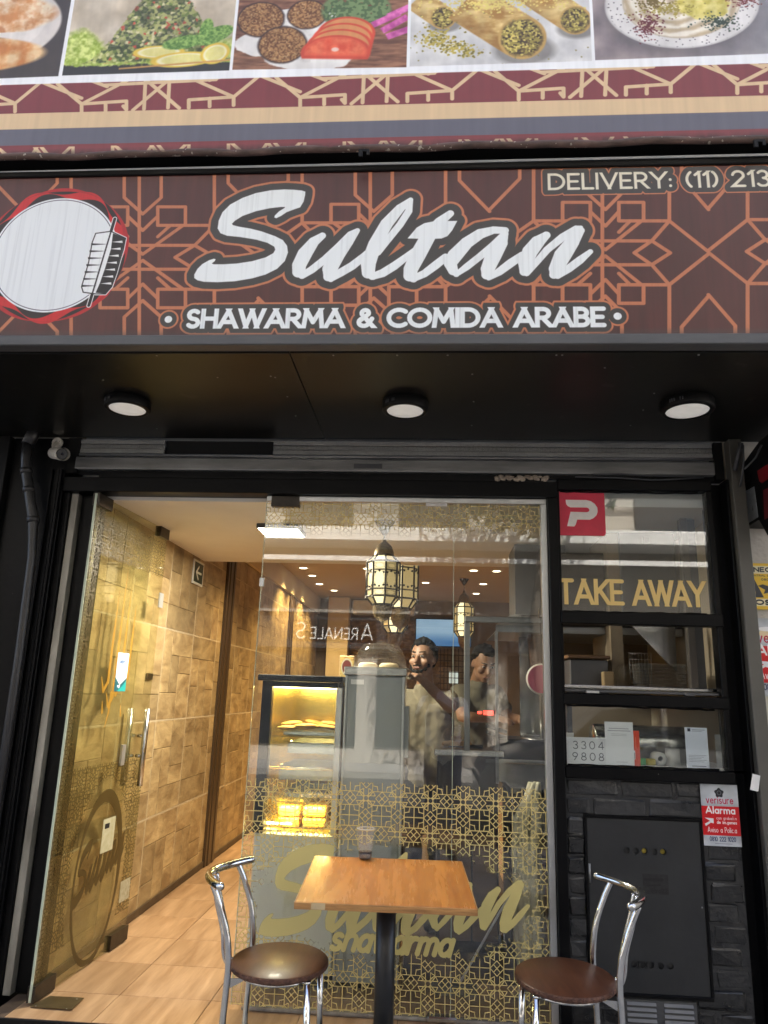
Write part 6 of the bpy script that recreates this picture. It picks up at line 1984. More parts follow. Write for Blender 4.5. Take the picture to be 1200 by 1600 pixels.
# behind the serving window
kb = thing('wall_cupboard', (1.2, 4.3, 2.0), 'scuffed grey wall cupboard high behind the take away window', 'cupboard')
MB().box(1.10, 1.42, 4.30, 4.8, 2.0, 2.479, .004).build('body', M('grey_cupboard', (.12, .12, .12), .5, c2=(.09, .09, .09), scale=5, speck=(.3, .3, .3), speckcut=.78), kb)
MB().box(1.03, 1.098, 4.32, 4.8, 1.55, 2.479).build('side_panel', M('tan_panel', (.36, .29, .20), .6), kb)
MB().box(1.235, 1.275, 4.285, 4.299, 2.41, 2.45, .003).build('bracket', CHAR, kb)
gb = thing('kitchen_cupboard', (.85, 4.35, 1.55), 'dark brown cupboard front with thin frame behind the gold lettering', 'cupboard')
MB().box(.70, 1.02, 4.36, 4.40, 1.95, 2.35, .003).build('door', M('umber_panel', (.07, .055, .042), .45), gb)
MB().box(.69, 1.03, 4.41, 4.75, 1.93, 2.37, .003).build('body', DARKW, gb)
MB().box(.77, .98, 4.20, 4.6, 1.50, 1.72, .004).build('grey_side', M('grey_side', (.10, .10, .105), .4), gb)
MB().box(.755, .99, 4.18, 4.62, 1.725, 1.745, .003).build('wooden_lid', WOODB, gb)
sv = thing('steel_chute', (1.22, 4.1, 1.6), 'slanted shiny steel sheet hanging in the serving hatch', 'steel sheet')
MB().prism([(1.075, 4.12, 1.935), (1.33, 4.12, 1.935), (1.33, 4.12, 1.665), (1.29, 4.12, 1.70)], (0, .012, 0)).build('sheet', STEEL, sv)
sh_ = thing('hatch_shelf', (1.0, 3.95, 1.55), 'steel shelf just inside the serving hatch', 'shelf')
MB().box(.645, 1.49, 3.72, 4.3, 1.556, 1.572, .003).build('board', STEEL, sh_)
for x in (.68, 1.46): MB().box(x - .012, x + .012, 3.76, 3.80, FZ, 1.555).build('leg', CHAR, sh_)
BOXM = glass_mat('translucent_lid', tint=(.80, .80, .78), film=.45, filmc=(.55, .54, .50))
for k in range(7):
    o = MB().box(1.10, 1.345, 4.02, 4.18, 1.574 + k * .0185, 1.574 + k * .0185 + .016, .006).build('food_tray', BOXM)
    tag(o, ('lowest', 'second from the bottom', 'third from the bottom', 'middle', 'third from the top', 'second from the top', 'topmost')[k] + ' clear plastic food tray of the stack in the serving hatch', 'food tray', 'stacked food trays')
bk = thing('wire_basket', (1.16, 4.25, 1.57), 'small wire basket behind the stack of food trays', 'basket')
w_ = MB()
for k in range(8): w_.tube([(1.11 + k * .016, 4.235, 1.573), (1.105 + k * .0175, 4.235, 1.77)], .0018, 5)
for k in range(6): w_.tube([(1.105, 4.234, 1.60 + k * .033), (1.23, 4.234, 1.60 + k * .033)], .0018, 5)
w_.build('wire_front', STEEL, bk)
jb = MB().box(.93, .985, 4.1, 4.16, 1.573, 1.655, .004)
single(jb, 'wooden_box', M('pale_wood', (.40, .28, .14), .6), 'small pale wooden box beside the tray stack in the hatch', 'box')
for k, (x, h) in enumerate(((.955, .10), (1.03, .12))):
    o = MB().lathe([(0, 0), (.032, 0), (.035, h), (.03, h + .006), (0, h + .006)], (x + .04, 4.22, 1.573), 18).build('jar', PLASTIC)
    tag(o, ('shorter' if k == 0 else 'taller') + ' clear jar in the shade of the serving hatch', 'jar')
vf = thing('upright_frame', (1.40, 4.0, 1.55), 'grey steel upright frame at the wall end of the serving window', 'frame')
MB().box(1.335, 1.372, 3.93, 3.98, 1.574, 2.478, .003).build('upright', M('grey_brown_steel', (.14, .125, .11), .5), vf)
MB().box(1.375, 1.42, 3.95, 3.97, 1.574, 2.478, .003).build('upright', CHAR, vf)
# lower pane: shelf, steel cylinder, papers
ls2 = thing('window_shelf', (1.0, 3.85, 1.2), 'pale shelf behind the lowest pane of the serving window', 'shelf')
MB().box(.645, 1.49, 3.70, 4.15, 1.186, 1.202, .003).build('board', WHITE, ls2)
for x in (.72, 1.42): MB().box(x - .012, x + .012, 4.08, 4.12, FZ, 1.185).build('leg', CHAR, ls2)
cyl = thing('steel_drum', (1.1, 3.98, 1.29), 'brushed steel drum lying behind the papers in the lowest pane', 'drum')
MB().lathe([(0, -.25), (.085, -.25), (.09, -.24), (.09, .24), (.085, .25), (0, .25)], (1.08, 3.97, 1.294), 36, axis='X').build('drum', STEEL, cyl)
ROLL = M('paper_roll', (.74, .73, .70), .85)
for k, (x, y, z0, h, r) in enumerate(((1.185, 3.83, 1.2035, .078, .034), (1.415, 3.80, 1.2035, .075, .03), (1.415, 3.80, 1.281, .075, .03), (.675, 3.76, 1.2035, .14, .022))):
    o = MB().lathe([(.010, 0), (r, 0), (r, h), (.010, h), (.010, 0)], (x, y, z0), 24).build('paper_roll', ROLL)
    tag(o, ('white paper roll standing between the papers in the lowest pane', 'lower white paper roll at the post end of the lowest pane', 'upper white paper roll at the post end of the lowest pane', 'tall thin white paper roll beside the number sheet')[k], 'paper roll')
o = MB().lathe([(.012, -.04), (.030, -.04), (.030, .04), (.012, .04), (.012, -.04)], (1.115, 3.83, 1.2345), 24, axis='Y').build('paper_roll', ROLL)
tag(o, 'grey paper roll lying on its side behind the lowest pane', 'paper roll')
for (x, c, lab) in ((1.02, (.10, .45, .12), 'small green pack on the shelf of the lowest pane'), (1.06, (.50, .40, .04), 'small yellow pack on the shelf of the lowest pane'), (.965, (.03, .05, .09), 'dark blue pack beside the orange leaflet in the lowest pane')):
    o = MB().box(x - .025, x + .025, 3.76, 3.80, 1.2035, 1.235, .006, rot=Matrix.Rotation(.5, 3, 'Z')).build('small_pack', M('pack_' + lab.split()[1], c, .45))
    tag(o, lab, 'pack')


def sheet(name, x0, x1, z0, z1, y, tex, label, cat='paper'):
    o_ = MB().quad_uv([(x0, y, z0), (x1, y, z0), (x1, y, z1), (x0, y, z1)]).build(name, print_mat(name, tex, .75))
    MB().box(x0, x1, y + .0004, y + .0012, z0, z1).build('sheet_back', PAPER, o_)
    return tag(o_, label, cat)


YP = 3.668
T = Tex(.20, .125, 700, (.86, .86, .86))
D = T.strokes(T.far(), lettering('3304', .030, .072, .036, .0014, .145, gap=.45), .01)
D = T.strokes(D, lettering('9808', .026, .020, .036, .0014, .148, gap=.45), .01)
T.fill(D, (.16, .16, .19), blur=1.4)
sheet('number_sheet', .645, .845, 1.203, 1.328, YP + .004, T, 'white sheet with hand written numbers 3304 and 9808 in the lowest pane')
T = Tex(.132, .198, 700, (.90, .90, .90))
T.fill(T.strokes(T.far(), [[(.02, .168, .0014), (.11, .168, .0014)], [(.014, .158, .0014), (.118, .158, .0014)], [(.03, .143, .0006), (.10, .143, .0006)], [(.03, .136, .0006), (.10, .136, .0006)], [(.05, .016, .0006), (.10, .016, .0006)]]), (.45, .45, .47), 0, .8)
sheet('printed_sheet', .827, .959, 1.206, 1.404, YP + .0024, T, 'white printed sheet standing over the number sheet in the lowest pane')
T = Tex(.06, .16, 700, (.86, .26, .12))
T.fill(T.strokes(T.far(), [[(.03, .10, .001), (.03, .14, .001)], [(.04, .08, .0008), (.04, .13, .0008)]]), (.95, .75, .65)); T.rect(.008, .035, .03, .07, (.9, .9, .9))
for k in range(7): T.rect(.010 + k * .0035, .0115 + k * .0035, .032, .06, (.1, .1, .1))
sheet('orange_leaflet', .935, .988, 1.206, 1.366, YP + .008, T, 'orange leaflet behind the printed sheet in the lowest pane', 'leaflet')
T = Tex(.105, .182, 700, (.84, .86, .90))
T.fill(T.strokes(T.far(), [[(.035, .171, .001), (.095, .171, .001)], [(.035, .165, .0007), (.08, .165, .0007)]] + [[(.012, .056 - k * .007, .0006), (.094 - (k % 3) * .012, .056 - k * .007, .0006)] for k in range(5)] + [[(.025, .008, .0014), (.09, .008, .0014)]]), (.25, .27, .34), 0, .85)
T.fill(np.maximum(np.abs(T.xx - .02), np.abs(T.yy - .17)) - .007, (.2, .2, .25))
sheet('notice_sheet', 1.200, 1.303, 1.208, 1.390, YP + .004, T, 'white notice sheet alone at the post end of the lowest pane')
# brown-grey kitchen partition
struct(MB().box(.66, 1.499, 5.25, 5.35, FZ, 2.48), 'kitchen_partition', M('kitchen_partition_paint', (.30, .24, .17), .6, c2=(.25, .2, .14), scale=3))


# ================================================================== people
SKIN = M('skin', (.31, .175, .105), .5, c2=(.25, .13, .075), scale=22, bump=.1, bscale=90)
FOLDS = bpy.data.textures.new('folds', 'CLOUDS')
FOLDS.noise_scale = .075
FOLDS.noise_depth = 2
HAIR = M('dark_hair', (.010, .008, .006), .8, spec=.15, c2=(.005, .004, .003), scale=60)


def capsule(mb, a, ra, b, rb, n=14):
    a, b = Vector(a), Vector(b)
    d = (b - a)
    L = d.length
    d = d / L
    path, rad = [], []
    for k in range(5):
        t = math.pi / 2 * (1 - k / 4.0)
        path.append(a - d * ra * math.sin(t) * .999); rad.append(max(.0008, ra * math.cos(t)))
    for k in range(1, 5):
        path.append(a.lerp(b, k / 5.0)); rad.append(ra + (rb - ra) * k / 5.0)
    for k in range(5):
        t = math.pi / 2 * k / 4.0
        path.append(b + d * rb * math.sin(t) * .999); rad.append(max(.0008, rb * math.cos(t)))
    mb.tube(path, rad, n)


def fused(mb, name, mat, parent, voxel=.009, smooth=4, folds=0.0):
    o = mb.build(name, mat, parent)
    r = o.modifiers.new('fuse', 'REMESH'); r.mode = 'VOXEL'; r.voxel_size = voxel; r.use_smooth_shade = True
    s_ = o.modifiers.new('soften', 'SMOOTH'); s_.factor = .5; s_.iterations = smooth
    if folds:
        d_ = o.modifiers.new('folds', 'DISPLACE'); d_.texture = FOLDS; d_.strength = folds; d_.mid_level = .5; d_.texture_coords = 'GLOBAL'
    return o


def person(base, label, J, shirt, trousers, yaw, hair=True, beard=True, tilt=0.0, apron=None, group=None, headr=1.0):
    """J: joints (world). One fused body; clothes and hair over it."""
    t = thing('person', base, label, 'person', group)
    R = Matrix.Rotation(yaw, 3, 'Z') @ Matrix.Rotation(tilt, 3, 'X')
    H = Vector(J['head'])
    hp = lambda x, y, z: H + R @ (Vector((x, y, z)) * headr)
    b = MB()
    b.ball(H + R @ Vector((0, .012, .022)), .1, .80, .98, 1.02, sub=3, rot=R)                # skull
    b.ball(hp(0, -.022, -.055), .1, .62, .72, .62, sub=3, rot=R)                            # jaw
    b.ball(hp(0, -.060, -.098), .03, 1.1, .9, .7, sub=2, rot=R)                             # chin
    capsule(b, hp(0, -.088, .012), .011, hp(0, -.112, -.022), .016)                         # nose
    capsule(b, hp(-.038, -.080, .030), .011, hp(.038, -.080, .030), .011)                   # brow
    capsule(b, hp(-.016, -.088, -.060), .010, hp(.016, -.088, -.060), .010)                 # lips
    for s in (-1, 1):
        b.ball(hp(.079 * s, .012, -.008), .03, .35, .7, 1.05, sub=2, rot=R)                 # ears
        b.ball(hp(.042 * s, -.066, -.022), .030, 1, .7, .8, sub=2, rot=R)                   # cheeks
    capsule(b, hp(0, .02, -.06), .055, J['neck'], .058)
    capsule(b, J['neck'], .06, J['chest'], .10)
    for s in ('l', 'r'):
        sh, el, wr = J['sh_' + s], J['el_' + s], J['wr_' + s]
        capsule(b, J['chest'], .075, sh, .050)
        capsule(b, sh, .052, el, .040); capsule(b, el, .041, wr, .027)
        w, e = Vector(wr), Vector(el)
        d = (w - e).normalized()
        side = d.cross(Vector((0, 0, 1))).normalized() if abs(d.z) < .95 else Vector((1, 0, 0))
        nrm = side.cross(d).normalized()
        palm = w + d * .055
        capsule(b, w + side * .014, .017, palm + side * .022, .015); capsule(b, w - side * .014, .017, palm - side * .022, .015)
        for k, L in enumerate((.058, .068, .066, .052)):
            o_ = palm + side * (.030 - .020 * k)
            k1 = o_ + d * L * .55 - nrm * .008
            k2 = k1 + d * L * .35 - nrm * .030
            capsule(b, o_ - d * .012, .0098, k1, .0092, 10); capsule(b, k1, .0092, k2, .0080, 10)
        th = w + d * .018 + side * .026
        capsule(b, th, .012, th + d * .035 + side * .024 - nrm * .012, .0105, 10)
        capsule(b, th + d * .035 + side * .024 - nrm * .012, .0105, th + d * .062 + side * .020 - nrm * .026, .009, 10)
    capsule(b, J['chest'], .095, J['hip'], .095)
    for s in ('l', 'r'):
        capsule(b, J['hp_' + s], .085, J['kn_' + s], .058); capsule(b, J['kn_' + s], .056, J['an_' + s], .036)
        an = Vector(J['an_' + s]); fw = R @ Vector((0, -1, 0)); fw.z = 0
        capsule(b, an - Vector((0, 0, .045)), .034, an + fw * .15 - Vector((0, 0, .055)), .030)
    fused(b, 'body', SKIN, t, .0075, 3)
    # shirt
    c = MB()
    ch, hi = Vector(J['chest']), Vector(J['hip'])
    ax = (Vector(J['sh_l']) - Vector(J['sh_r'])).normalized()
    for k in (-1, 0, 1):
        capsule(c, ch + ax * .075 * k, .112, hi + ax * .065 * k + Vector((0, 0, -.05)), .116)
    for s in ('l', 'r'):
        sh, el = Vector(J['sh_' + s]), Vector(J['el_' + s])
        capsule(c, ch + (sh - ch) * .3 + Vector((0, 0, .02)), .088, sh, .066)
        capsule(c, sh, .066, sh.lerp(el, .62), .062)
    nk = Vector(J['neck'])
    capsule(c, ch, .10, nk - Vector((0, 0, .045)), .075)
    fused(c, 'shirt', shirt, t, .010, 4, .022)
    p_ = MB()
    for s in ('l', 'r'):
        capsule(p_, Vector(J['hp_' + s]) + Vector((0, 0, .04)), .108, J['kn_' + s], .078); capsule(p_, J['kn_' + s], .078, Vector(J['an_' + s]) + Vector((0, 0, .01)), .060)
    capsule(p_, Vector(J['hp_l']) + Vector((0, 0, .05)), .11, Vector(J['hp_r']) + Vector((0, 0, .05)), .11)
    fused(p_, 'trousers', trousers, t, .012, 4, .03)
    for s in ('l', 'r'):
        an = Vector(J['an_' + s]); fw = R @ Vector((0, -1, 0)); fw.z = 0
        q = MB(); capsule(q, an - Vector((0, 0, .04)) - fw * .03, .044, an + fw * .16 - Vector((0, 0, .05)), .040)
        for v in q.bm.verts: v.co.z = max(v.co.z, an.z - .085)
        fused(q, 'shoe', BLACKM, t, .010, 2)
    if apron: apron(t)
    # hair, brows, beard, eyes
    h = MB()
    rh = random.Random(len(label))
    for k in range(420):
        z_ = rh.uniform(-.75, 1.0)
        a_ = rh.uniform(0, 2 * math.pi)
        w_ = math.sqrt(1 - z_ * z_)
        x_, y_ = w_ * math.cos(a_), w_ * math.sin(a_)
        if y_ < -.30 and z_ < .62 + .10 * abs(x_): continue          # forehead and face
        if y_ < .12 and z_ < .05 and abs(x_) > .5: continue           # in front of the ears
        if y_ < .12 and z_ < -.2: continue
        c_ = H + R @ (Vector((x_ * .080, y_ * .098 + .012, z_ * .104 + .022)) * headr)
        h.ball(c_ + Vector((0, 0, rh.uniform(0, .010))), rh.uniform(.013, .021), sub=1)
    hr = fused(h, 'hair', HAIR, t, .0065, 1)
    for s in (-1, 1):
        q = MB(); capsule(q, hp(.016 * s, -.092, .040), .0042, hp(.052 * s, -.079, .043), .0036, 8); q.build('eyebrow', HAIR, t)
        q = MB(); q.ball(hp(.032 * s, -.082, .014), .0115, 1.15, .6, .62, sub=2, rot=R); e_ = q.build('eye', M('eye_white', (.55, .50, .45), .3) if 'eye_white' not in bpy.data.materials else bpy.data.materials['eye_white'], t)
        q = MB(); q.ball(hp(.032 * s, -.0885, .013), .0062, 1, .5, 1, sub=2, rot=R); q.build('iris', HAIR, e_)
    if beard:
        q = MB()
        capsule(q, hp(-.030, -.090, -.050), .0055, hp(0, -.104, -.043), .0062, 8); capsule(q, hp(.030, -.090, -.050), .0055, hp(0, -.104, -.043), .0062, 8)
        for k in range(-3, 4):
            a_ = k / 3.0
            q.ball(hp(.064 * math.sin(a_ * 1.35), -.030 - .062 * math.cos(a_ * 1.35), -.086 + .040 * a_ * a_), .0145, 1, .7, 1.1, sub=2, rot=R)
        fused(q, 'beard', HAIR, t, .006, 2)
    q = MB(); capsule(q, hp(-.018, -.097, -.061), .0045, hp(.018, -.097, -.061), .0045, 8); q.build('mouth', M('lips', (.30, .12, .09), .45) if 'lips' not in bpy.data.materials else bpy.data.materials['lips'], t)
    return t


KHAKI = M('khaki_tshirt', (.205, .175, .115), .9, c2=(.155, .13, .082), scale=7, stretch=(1, 1, .35), bump=.3, bscale=14)
TAUPE = M('taupe_tshirt', (.15, .135, .095), .9, c2=(.11, .098, .07), scale=7, bump=.3, bscale=14)
DARKT = M('dark_trousers', (.015, .015, .018), .85)
APRONM = M('grey_apron', (.16, .12, .08), .85, c2=(.11, .085, .055), scale=5, stretch=(1, 1, .3), bump=.4, bscale=10)


mx, my = -.035, 5.02
person((mx, my, FZ), 'man with dark hair and short beard in khaki t-shirt reaching over the steel cabinet', dict(
    head=(-.062, 4.96, 1.735), neck=(-.045, 5.0, 1.575), chest=(-.035, 5.02, 1.40), hip=(-.03, 5.03, 1.03),
    sh_l=(.115, 5.02, 1.475), el_l=(.115, 4.76, 1.435), wr_l=(-.055, 4.56, 1.585),
    sh_r=(-.20, 5.03, 1.475), el_r=(-.27, 4.86, 1.30), wr_r=(-.22, 4.68, 1.45),
    hp_l=(.06, 5.03, .98), kn_l=(.065, 5.01, .57), an_l=(.07, 5.05, .19), hp_r=(-.12, 5.03, .98), kn_r=(-.125, 5.01, .57), an_r=(-.13, 5.05, .19)),
    KHAKI, DARKT, math.radians(-24))
person((.34, 5.7, FZ), 'worker with reddish hair bending over the grill in a taupe t-shirt', dict(
    head=(.375, 5.42, 1.735), neck=(.345, 5.55, 1.62), chest=(.325, 5.64, 1.46), hip=(.30, 5.78, 1.08),
    sh_l=(.47, 5.58, 1.53), el_l=(.55, 5.42, 1.36), wr_l=(.62, 5.18, 1.36), sh_r=(.20, 5.60, 1.53), el_r=(.22, 5.40, 1.36), wr_r=(.46, 5.20, 1.36),
    hp_l=(.38, 5.8, 1.0), kn_l=(.38, 5.78, .57), an_l=(.38, 5.82, .19), hp_r=(.22, 5.8, 1.0), kn_r=(.22, 5.78, .57), an_r=(.22, 5.82, .19)),
    TAUPE, DARKT, math.radians(18), tilt=math.radians(28), beard=False)
# the person with the telephone, seen only as a reflection in the glass
WTEE = M('white_tshirt', (.74, .74, .76), .9, c2=(.64, .64, .68), scale=6, bump=.25, bscale=12)
JEANS = M('blue_jeans', (.05, .085, .20), .9, c2=(.035, .06, .14), scale=9)
gz = walk_z(-.35)
ph = person((.12, -.38, gz), 'person in white t-shirt and blue jeans holding up a telephone on the pavement', dict(
    head=(.13, -.36, 1.70), neck=(.13, -.38, 1.545), chest=(.12, -.38, 1.37), hip=(.12, -.37, .98),
    sh_l=(-.06, -.37, 1.43), el_l=(-.13, -.19, 1.25), wr_l=(-.045, -.09, 1.43), sh_r=(.30, -.37, 1.43), el_r=(.33, -.19, 1.24), wr_r=(.10, -.09, 1.42),
    hp_l=(.03, -.37, .92), kn_l=(.02, -.36, .47), an_l=(.01, -.38, gz + .09), hp_r=(.21, -.37, .92), kn_r=(.22, -.36, .47), an_r=(.23, -.38, gz + .09)),
    WTEE, JEANS, math.radians(180), beard=False)
single(MB().box(-.035, .045, -.036, -.026, 1.42, 1.585, .004), 'telephone', BLACKM, 'black telephone held up by the person on the pavement', 'telephone')

# ================================================================== table, chairs, cup
TABW = M('orange_wood_top', (.60, .235, .046), .27, c2=(.35, .11, .018), scale=3.0, stretch=(7, .6, 1), bump=.05, bscale=30, detail=11, coat=.10, rvar=.07, spec=.4, speck=(.13, .045, .008), speckscale=55, speckcut=.76)
TABE = M('worn_wood_edge', (.56, .29, .09), .6, c2=(.24, .10, .028), scale=8, stretch=(1, 1, 12), bump=.3)
TILT = Matrix.Rotation(math.radians(2.0), 3, 'X')
tz = walk_z(3.18)
TC0 = Vector((-.168, 3.178, tz))
tab = thing('cafe_table', TC0, 'square orange wood cafe table on a black steel column', 'table')
tab.rotation_euler = (math.radians(2.0), 0, math.radians(2.6))
h_ = .323
tp = MB().box(TC0.x - h_, TC0.x + h_, TC0.y - h_, TC0.y + h_, tz + .7285, tz + .752, .0025).build('top', TABW, tab)
for (x0, x1, y0, y1) in ((-h_ - .002, h_ + .002, -h_ - .003, -h_ - .0003), (-h_ - .002, h_ + .002, h_ + .0003, h_ + .003)):
    MB().box(TC0.x + x0, TC0.x + x1, TC0.y + y0, TC0.y + y1, tz + .7285, tz + .7505).build('edge_strip', TABE, tab)
for (x0, x1) in ((-h_ - .003, -h_ - .0003), (h_ + .0003, h_ + .003)):
    MB().box(TC0.x + x0, TC0.x + x1, TC0.y - h_, TC0.y + h_, tz + .7285, tz + .7505).build('edge_strip', TABE, tab)
MB().box(TC0.x - .265, TC0.x - .215, TC0.y - h_ - .0042, TC0.y - h_ - .0032, tz + .730, tz + .7515).build('tape', M('brown_tape', (.62, .47, .26), .4), tab)
MB().tube([(TC0.x, TC0.y, tz + .03), (TC0.x, TC0.y, tz + .726)], .0385, 28).build('column', M('black_column', (.016, .017, .019), .36, c2=(.012, .0125, .014), bump=.05), tab)
MB().box(TC0.x - .16, TC0.x + .16, TC0.y - .03, TC0.y + .03, tz + .7145, tz + .7275).build('bracket', BLACKM, tab)
MB().box(TC0.x - .03, TC0.x + .03, TC0.y - .16, TC0.y + .16, tz + .7015, tz + .7140).build('bracket', BLACKM, tab)
MB().lathe([(0, 0), (.22, 0), (.222, .008), (.10, .024), (.042, .034), (0, .034)], TC0, 36).build('base', BLACKM, tab)

SEATM = M('dark_brown_seat', (.105, .040, .020), .42, spec=.22, c2=(.050, .018, .010), scale=4, stretch=(5, .8, 1), bump=.06, bscale=30, detail=9, coat=.05, speck=(.22, .13, .09), speckscale=160, speckcut=.80)
SEDGE = M('frayed_seat_edge', (.16, .075, .045), .8, c2=(.05, .02, .014), scale=70, bump=.8, bscale=120)


def smooth_path(pts, k=6):
    pts = [Vector(p) for p in pts]
    out = []
    for i in range(len(pts) - 1):
        p0, p1, p2, p3 = pts[max(0, i - 1)], pts[i], pts[i + 1], pts[min(len(pts) - 1, i + 2)]
        for j in range(k):
            t = j / k
            out.append(.5 * ((2 * p1) + (p2 - p0) * t + (2 * p0 - 5 * p1 + 4 * p2 - p3) * t * t + (3 * p1 - p0 - 3 * p2 + p3) * t ** 3))
    out.append(pts[-1])
    return out


def bistro_chair(loc, label):
    t = thing('bistro_chair', (0, 0, 0), label, 'chair', 'chrome bistro chairs at the cafe table')
    sz = .448
    MB().lathe([(0, 0), (.183, 0), (.187, -.003)], (0, 0, sz), 48).build('seat', SEATM, t)
    MB().lathe([(.187, -.003), (.190, -.006), (.190, -.019), (.184, -.023), (0, -.023)], (0, 0, sz), 48).build('seat_edge', SEDGE, t)
    for s in (-1, 1):
        MB().tube(smooth_path([(-.175, .158 * s, .002), (-.168, .158 * s, .22), (-.160, .158 * s, .40), (-.158, .158 * s, .48), (-.172, .158 * s, .58), (-.208, .158 * s, .68), (-.238, .154 * s, .742)]), .0125, 16).build('rear_upright', CHROME, t)
        l_ = MB().tube([(.150, .125 * s, .002), (.138, .120 * s, .423)], .0125, 16).build('front_leg', CHROME, t)
        MB().lathe([(.0128, -.004), (.0142, -.002), (.0142, .004), (.011, .005), (.009, .002)], (.138, .120 * s, .421), 16).build('leg_collar', CHROME, l_)
        MB().tube([(.150, .125 * s, .0), (.150, .125 * s, .02)], .0155, 12).build('foot_cap', BLACKM, l_)
    rail = MB().tube(smooth_path([(-.195, -.200, .752), (-.228, -.165, .750), (-.272, -.10, .748), (-.300, -.03, .747), (-.300, .03, .747), (-.272, .10, .748), (-.228, .165, .750), (-.195, .200, .752)], 5), .0155, 18).build('top_rail', CHROME, t)
    for s in (-1, 1): MB().ball((-.195, .200 * s, .752), .0158, sub=2).build('rail_cap', CHROME, rail)
    for k in (-1, 0, 1):
        MB().tube(smooth_path([(-.290 + .004 * abs(k), .030 * k, .735), (-.262, .029 * k, .64), (-.232, .028 * k, .54), (-.222, .028 * k, .465), (-.205, .026 * k, .428), (-.165, .024 * k, .418)]), .0065, 10).build('back_rod', CHROME, t)
    for s in (-1, 1):
        MB().prism([(-.162, .150 * s, .424), (-.162, .150 * s, .385), (-.085, .135 * s, .424)], (0, .003, 0)).build('seat_bracket', STEEL, t)
    MB().lathe([(.150, .408), (.1565, .4065), (.158, .4135), (.152, .4165), (.150, .408)], (0, 0, 0), 40).build('seat_ring', CHROME, t)
    t.location = loc
    return t


cs_ = Vector((-.578, 3.165, walk_z(3.165)))
ch1 = bistro_chair(cs_, 'chrome bistro chair with round brown seat beside the open glass door')
ch1.rotation_euler = (math.radians(2.0), 0, math.radians(-3))
ch2 = copy_tree(ch1)
ch2['label'] = 'chrome bistro chair with round brown seat in front of the brick pier'
ch2.location = (.520, 3.165, walk_z(3.165) + .024)
ch2.rotation_euler = (math.radians(-2.0), 0, math.radians(180 + 5))
ch2.location = (.520, 3.165, walk_z(3.165))

# disposable cup with a finger of cola
q = P(569.5, 1344, Z=.795)
cx_, cy2, cz_ = q[0], q[1] + .028, tz + .7535 + SLOPE * (q[1] + .028 - TC0.y)
cu = thing('plastic_cup', (cx_, cy2, cz_), 'clear ribbed plastic cup with a little dark cola on the table', 'cup')
prof = [(.0, .0012), (.0265, .0012), (.0270, .004)]
for k in range(17):
    z_ = .008 + k * .0063
    prof += [(.0272 + z_ * .100, z_), (.0277 + z_ * .100, z_ + .0030)]
prof += [(.0395, .122), (.0405, .1235), (.0395, .125)]
CUPM = glass_mat('cup_plastic', tint=(.98, .97, .94), film=.13, filmc=(.90, .87, .78), ior=1.6, fmin=.7)
MB().lathe(prof, (cx_, cy2, cz_), 36).build('wall', CUPM, cu)
MB().lathe([(.0382, .1215), (.0412, .1235), (.0382, .1255)], (cx_, cy2, cz_), 36).build('rim', M('cup_rim', (.74, .72, .64), .25), cu)
MB().lathe([(0, .0022), (.0268, .0022), (.0272, .006), (.0305, .029), (0, .029)], (cx_, cy2, cz_), 30).build('cola', M('cola', (.022, .008, .004), .08, c2=(.018, .006, .003)), cu)

# ================================================================== across the street (what the glass reflects)
OB = M('pale_facade', (.42, .39, .34), .85, c2=(.36, .33, .29), scale=1.5)
WHB = M('white_balcony', (.78, .78, .76), .7, c2=(.72, .72, .70), scale=3)
WIN = M('dark_window', (.02, .024, .03), .08, c2=(.015, .018, .022))
OY = -11.0
ob = thing('apartment_building', (0, OY - 4, 0), 'pale apartment building with white balcony slabs across the street', 'building')
MB().box(-22, 22, OY - 8, OY, ZR, 17).build('wall', OB, ob)
for k, z_ in enumerate((5.12, 8.1, 11.1, 14.1)):
    MB().box(-20, 20, OY + .001, OY + 1.1, z_, z_ + .34, .02).build('balcony', WHB, ob)
    MB().box(-20, 20, OY + 1.0, OY + 1.05, z_ - .50, z_ - .38).build('blind_box', WHB, ob)
    for i in range(-6, 7):
        MB().box(i * 3.0 - .9, i * 3.0 + .9, OY + .0015, OY + .06, z_ + .38, z_ + 2.3, .01).build('window', WIN, ob)
for i in range(-6, 7):
    MB().box(i * 3.2 - 1.35, i * 3.2 + 1.35, OY + .0015, OY + .05, .25, 2.5, .01).build('shop_window', WIN, ob)
MB().box(-20, 20, OY + .002, OY + .16, 2.56, 3.45, .01).build('fascia', M('dark_fascia', (.05, .055, .06), .5), ob)
TA = Tex(2.2, .55, 200, (.05, .055, .06))
TA.fill(TA.strokes(TA.far(), lettering('A', .08, .06, .42, .018, .30) + lettering('RENALE', .46, .06, .30, .015, 1.20) + lettering('S', 1.76, .06, .42, .018, .26)), (.92, .92, .90))
MB().quad_uv([(-1.40, OY + .165, 2.72), (-3.60, OY + .165, 2.72), (-3.60, OY + .165, 3.27), (-1.40, OY + .165, 3.27)]).build('lettering', print_mat('fascia_lettering', TA, .5), ob)
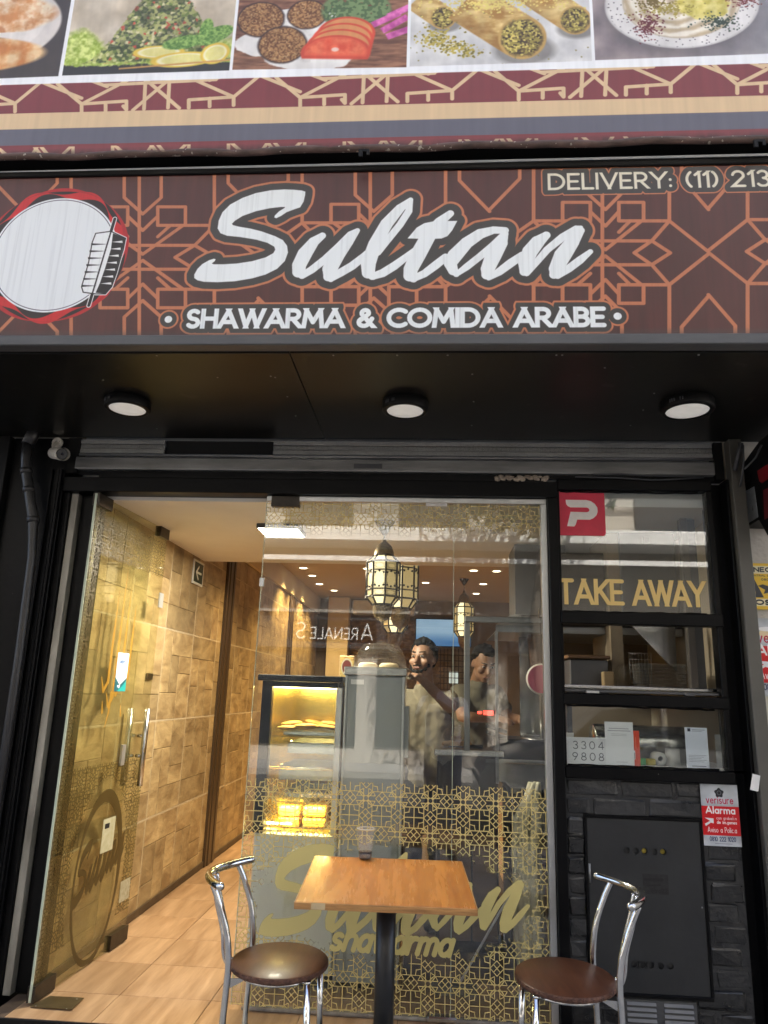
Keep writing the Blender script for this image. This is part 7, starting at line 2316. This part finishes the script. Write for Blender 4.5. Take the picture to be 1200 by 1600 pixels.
# silver van at the kerb
VANP = M('silver_paint', (.70, .72, .74), .22, .55, c2=(.42, .44, .46), coat=.6)
vx, vy = 2.9, -3.35
va = thing('parked_van', (vx, vy, ZR), 'silver van parked at the kerb across the pavement', 'van')
prof = [(-2.25, .35), (-2.30, .75), (-2.10, 1.02), (-1.35, 1.18), (-.75, 1.72), (-.2, 1.86), (1.6, 1.88), (2.15, 1.80), (2.28, 1.1), (2.30, .4)]
q = MB().prism([(vx + x, vy - .85, ZR + z) for x, z in prof], (0, 1.7, 0))
bmesh.ops.bevel(q.bm, geom=list(q.bm.edges), offset=.05, segments=2, affect='EDGES')
q.build('body', VANP, va)
for sy in (-.862, .852):
    for (a, b, c, d) in (((-1.22, 1.2), (-.72, 1.64), (.02, 1.72), (.02, 1.2)), ((.10, 1.2), (.10, 1.72), (1.05, 1.74), (1.05, 1.2)), ((1.13, 1.2), (1.13, 1.74), (2.0, 1.70), (2.12, 1.2))):
        MB().prism([(vx + x, vy + sy, ZR + z) for x, z in (a, b, c, d)], (0, .012, 0)).build('window', WIN, va)
    for x in (-1.45, 1.45):
        w_ = MB().lathe([(.0, -.1), (.26, -.1), (.32, -.07), (.32, .07), (.26, .1), (0, .1)], (vx + x, vy + sy * .93, ZR + .325), 28, axis='Y').build('wheel', BLACKM, va)
        MB().lathe([(0, .108), (.16, .106), (.20, .101)], (vx + x, vy + sy * .93, ZR + .325), 20, axis='Y').build('rim', ALU, w_)
MB().box(vx - 2.2, vx + 2.2, vy + .853, vy + .868, ZR + .95, ZR + .99, .004).build('door_moulding', ALU, va)

# a street tree by the far kerb
LEAFM = M('tree_leaf', (.075, .12, .03), .6, c2=(.04, .07, .018), scale=3)
tr = thing('street_tree', (2.2, -8.2, ZR), 'street tree with loose green crown on the far pavement', 'tree')
MB().tube([(2.2, -8.2, ZR), (2.25, -8.25, 1.5), (2.15, -8.2, 3.2), (2.3, -8.1, 4.6)], [.16, .13, .11, .06], 10).build('trunk', M('bark', (.10, .08, .06), .9, bump=.8), tr)
q = MB(); r_ = random.Random(9)
for k in range(2600):
    a, b = r_.uniform(0, 6.28), r_.uniform(-1, 1)
    rr = r_.random() ** .4 * 2.1
    c = Vector((2.25 + rr * math.cos(a) * math.sqrt(1 - b * b), -8.15 + rr * math.sin(a) * math.sqrt(1 - b * b), 6.6 + rr * b * .8))
    u_ = Vector((r_.uniform(-1, 1), r_.uniform(-1, 1), r_.uniform(-1, 1))).normalized() * .13
    v_ = u_.orthogonal().normalized() * .07
    q.poly([c - u_, c + v_, c + u_, c - v_])
q.build('crown', LEAFM, tr)
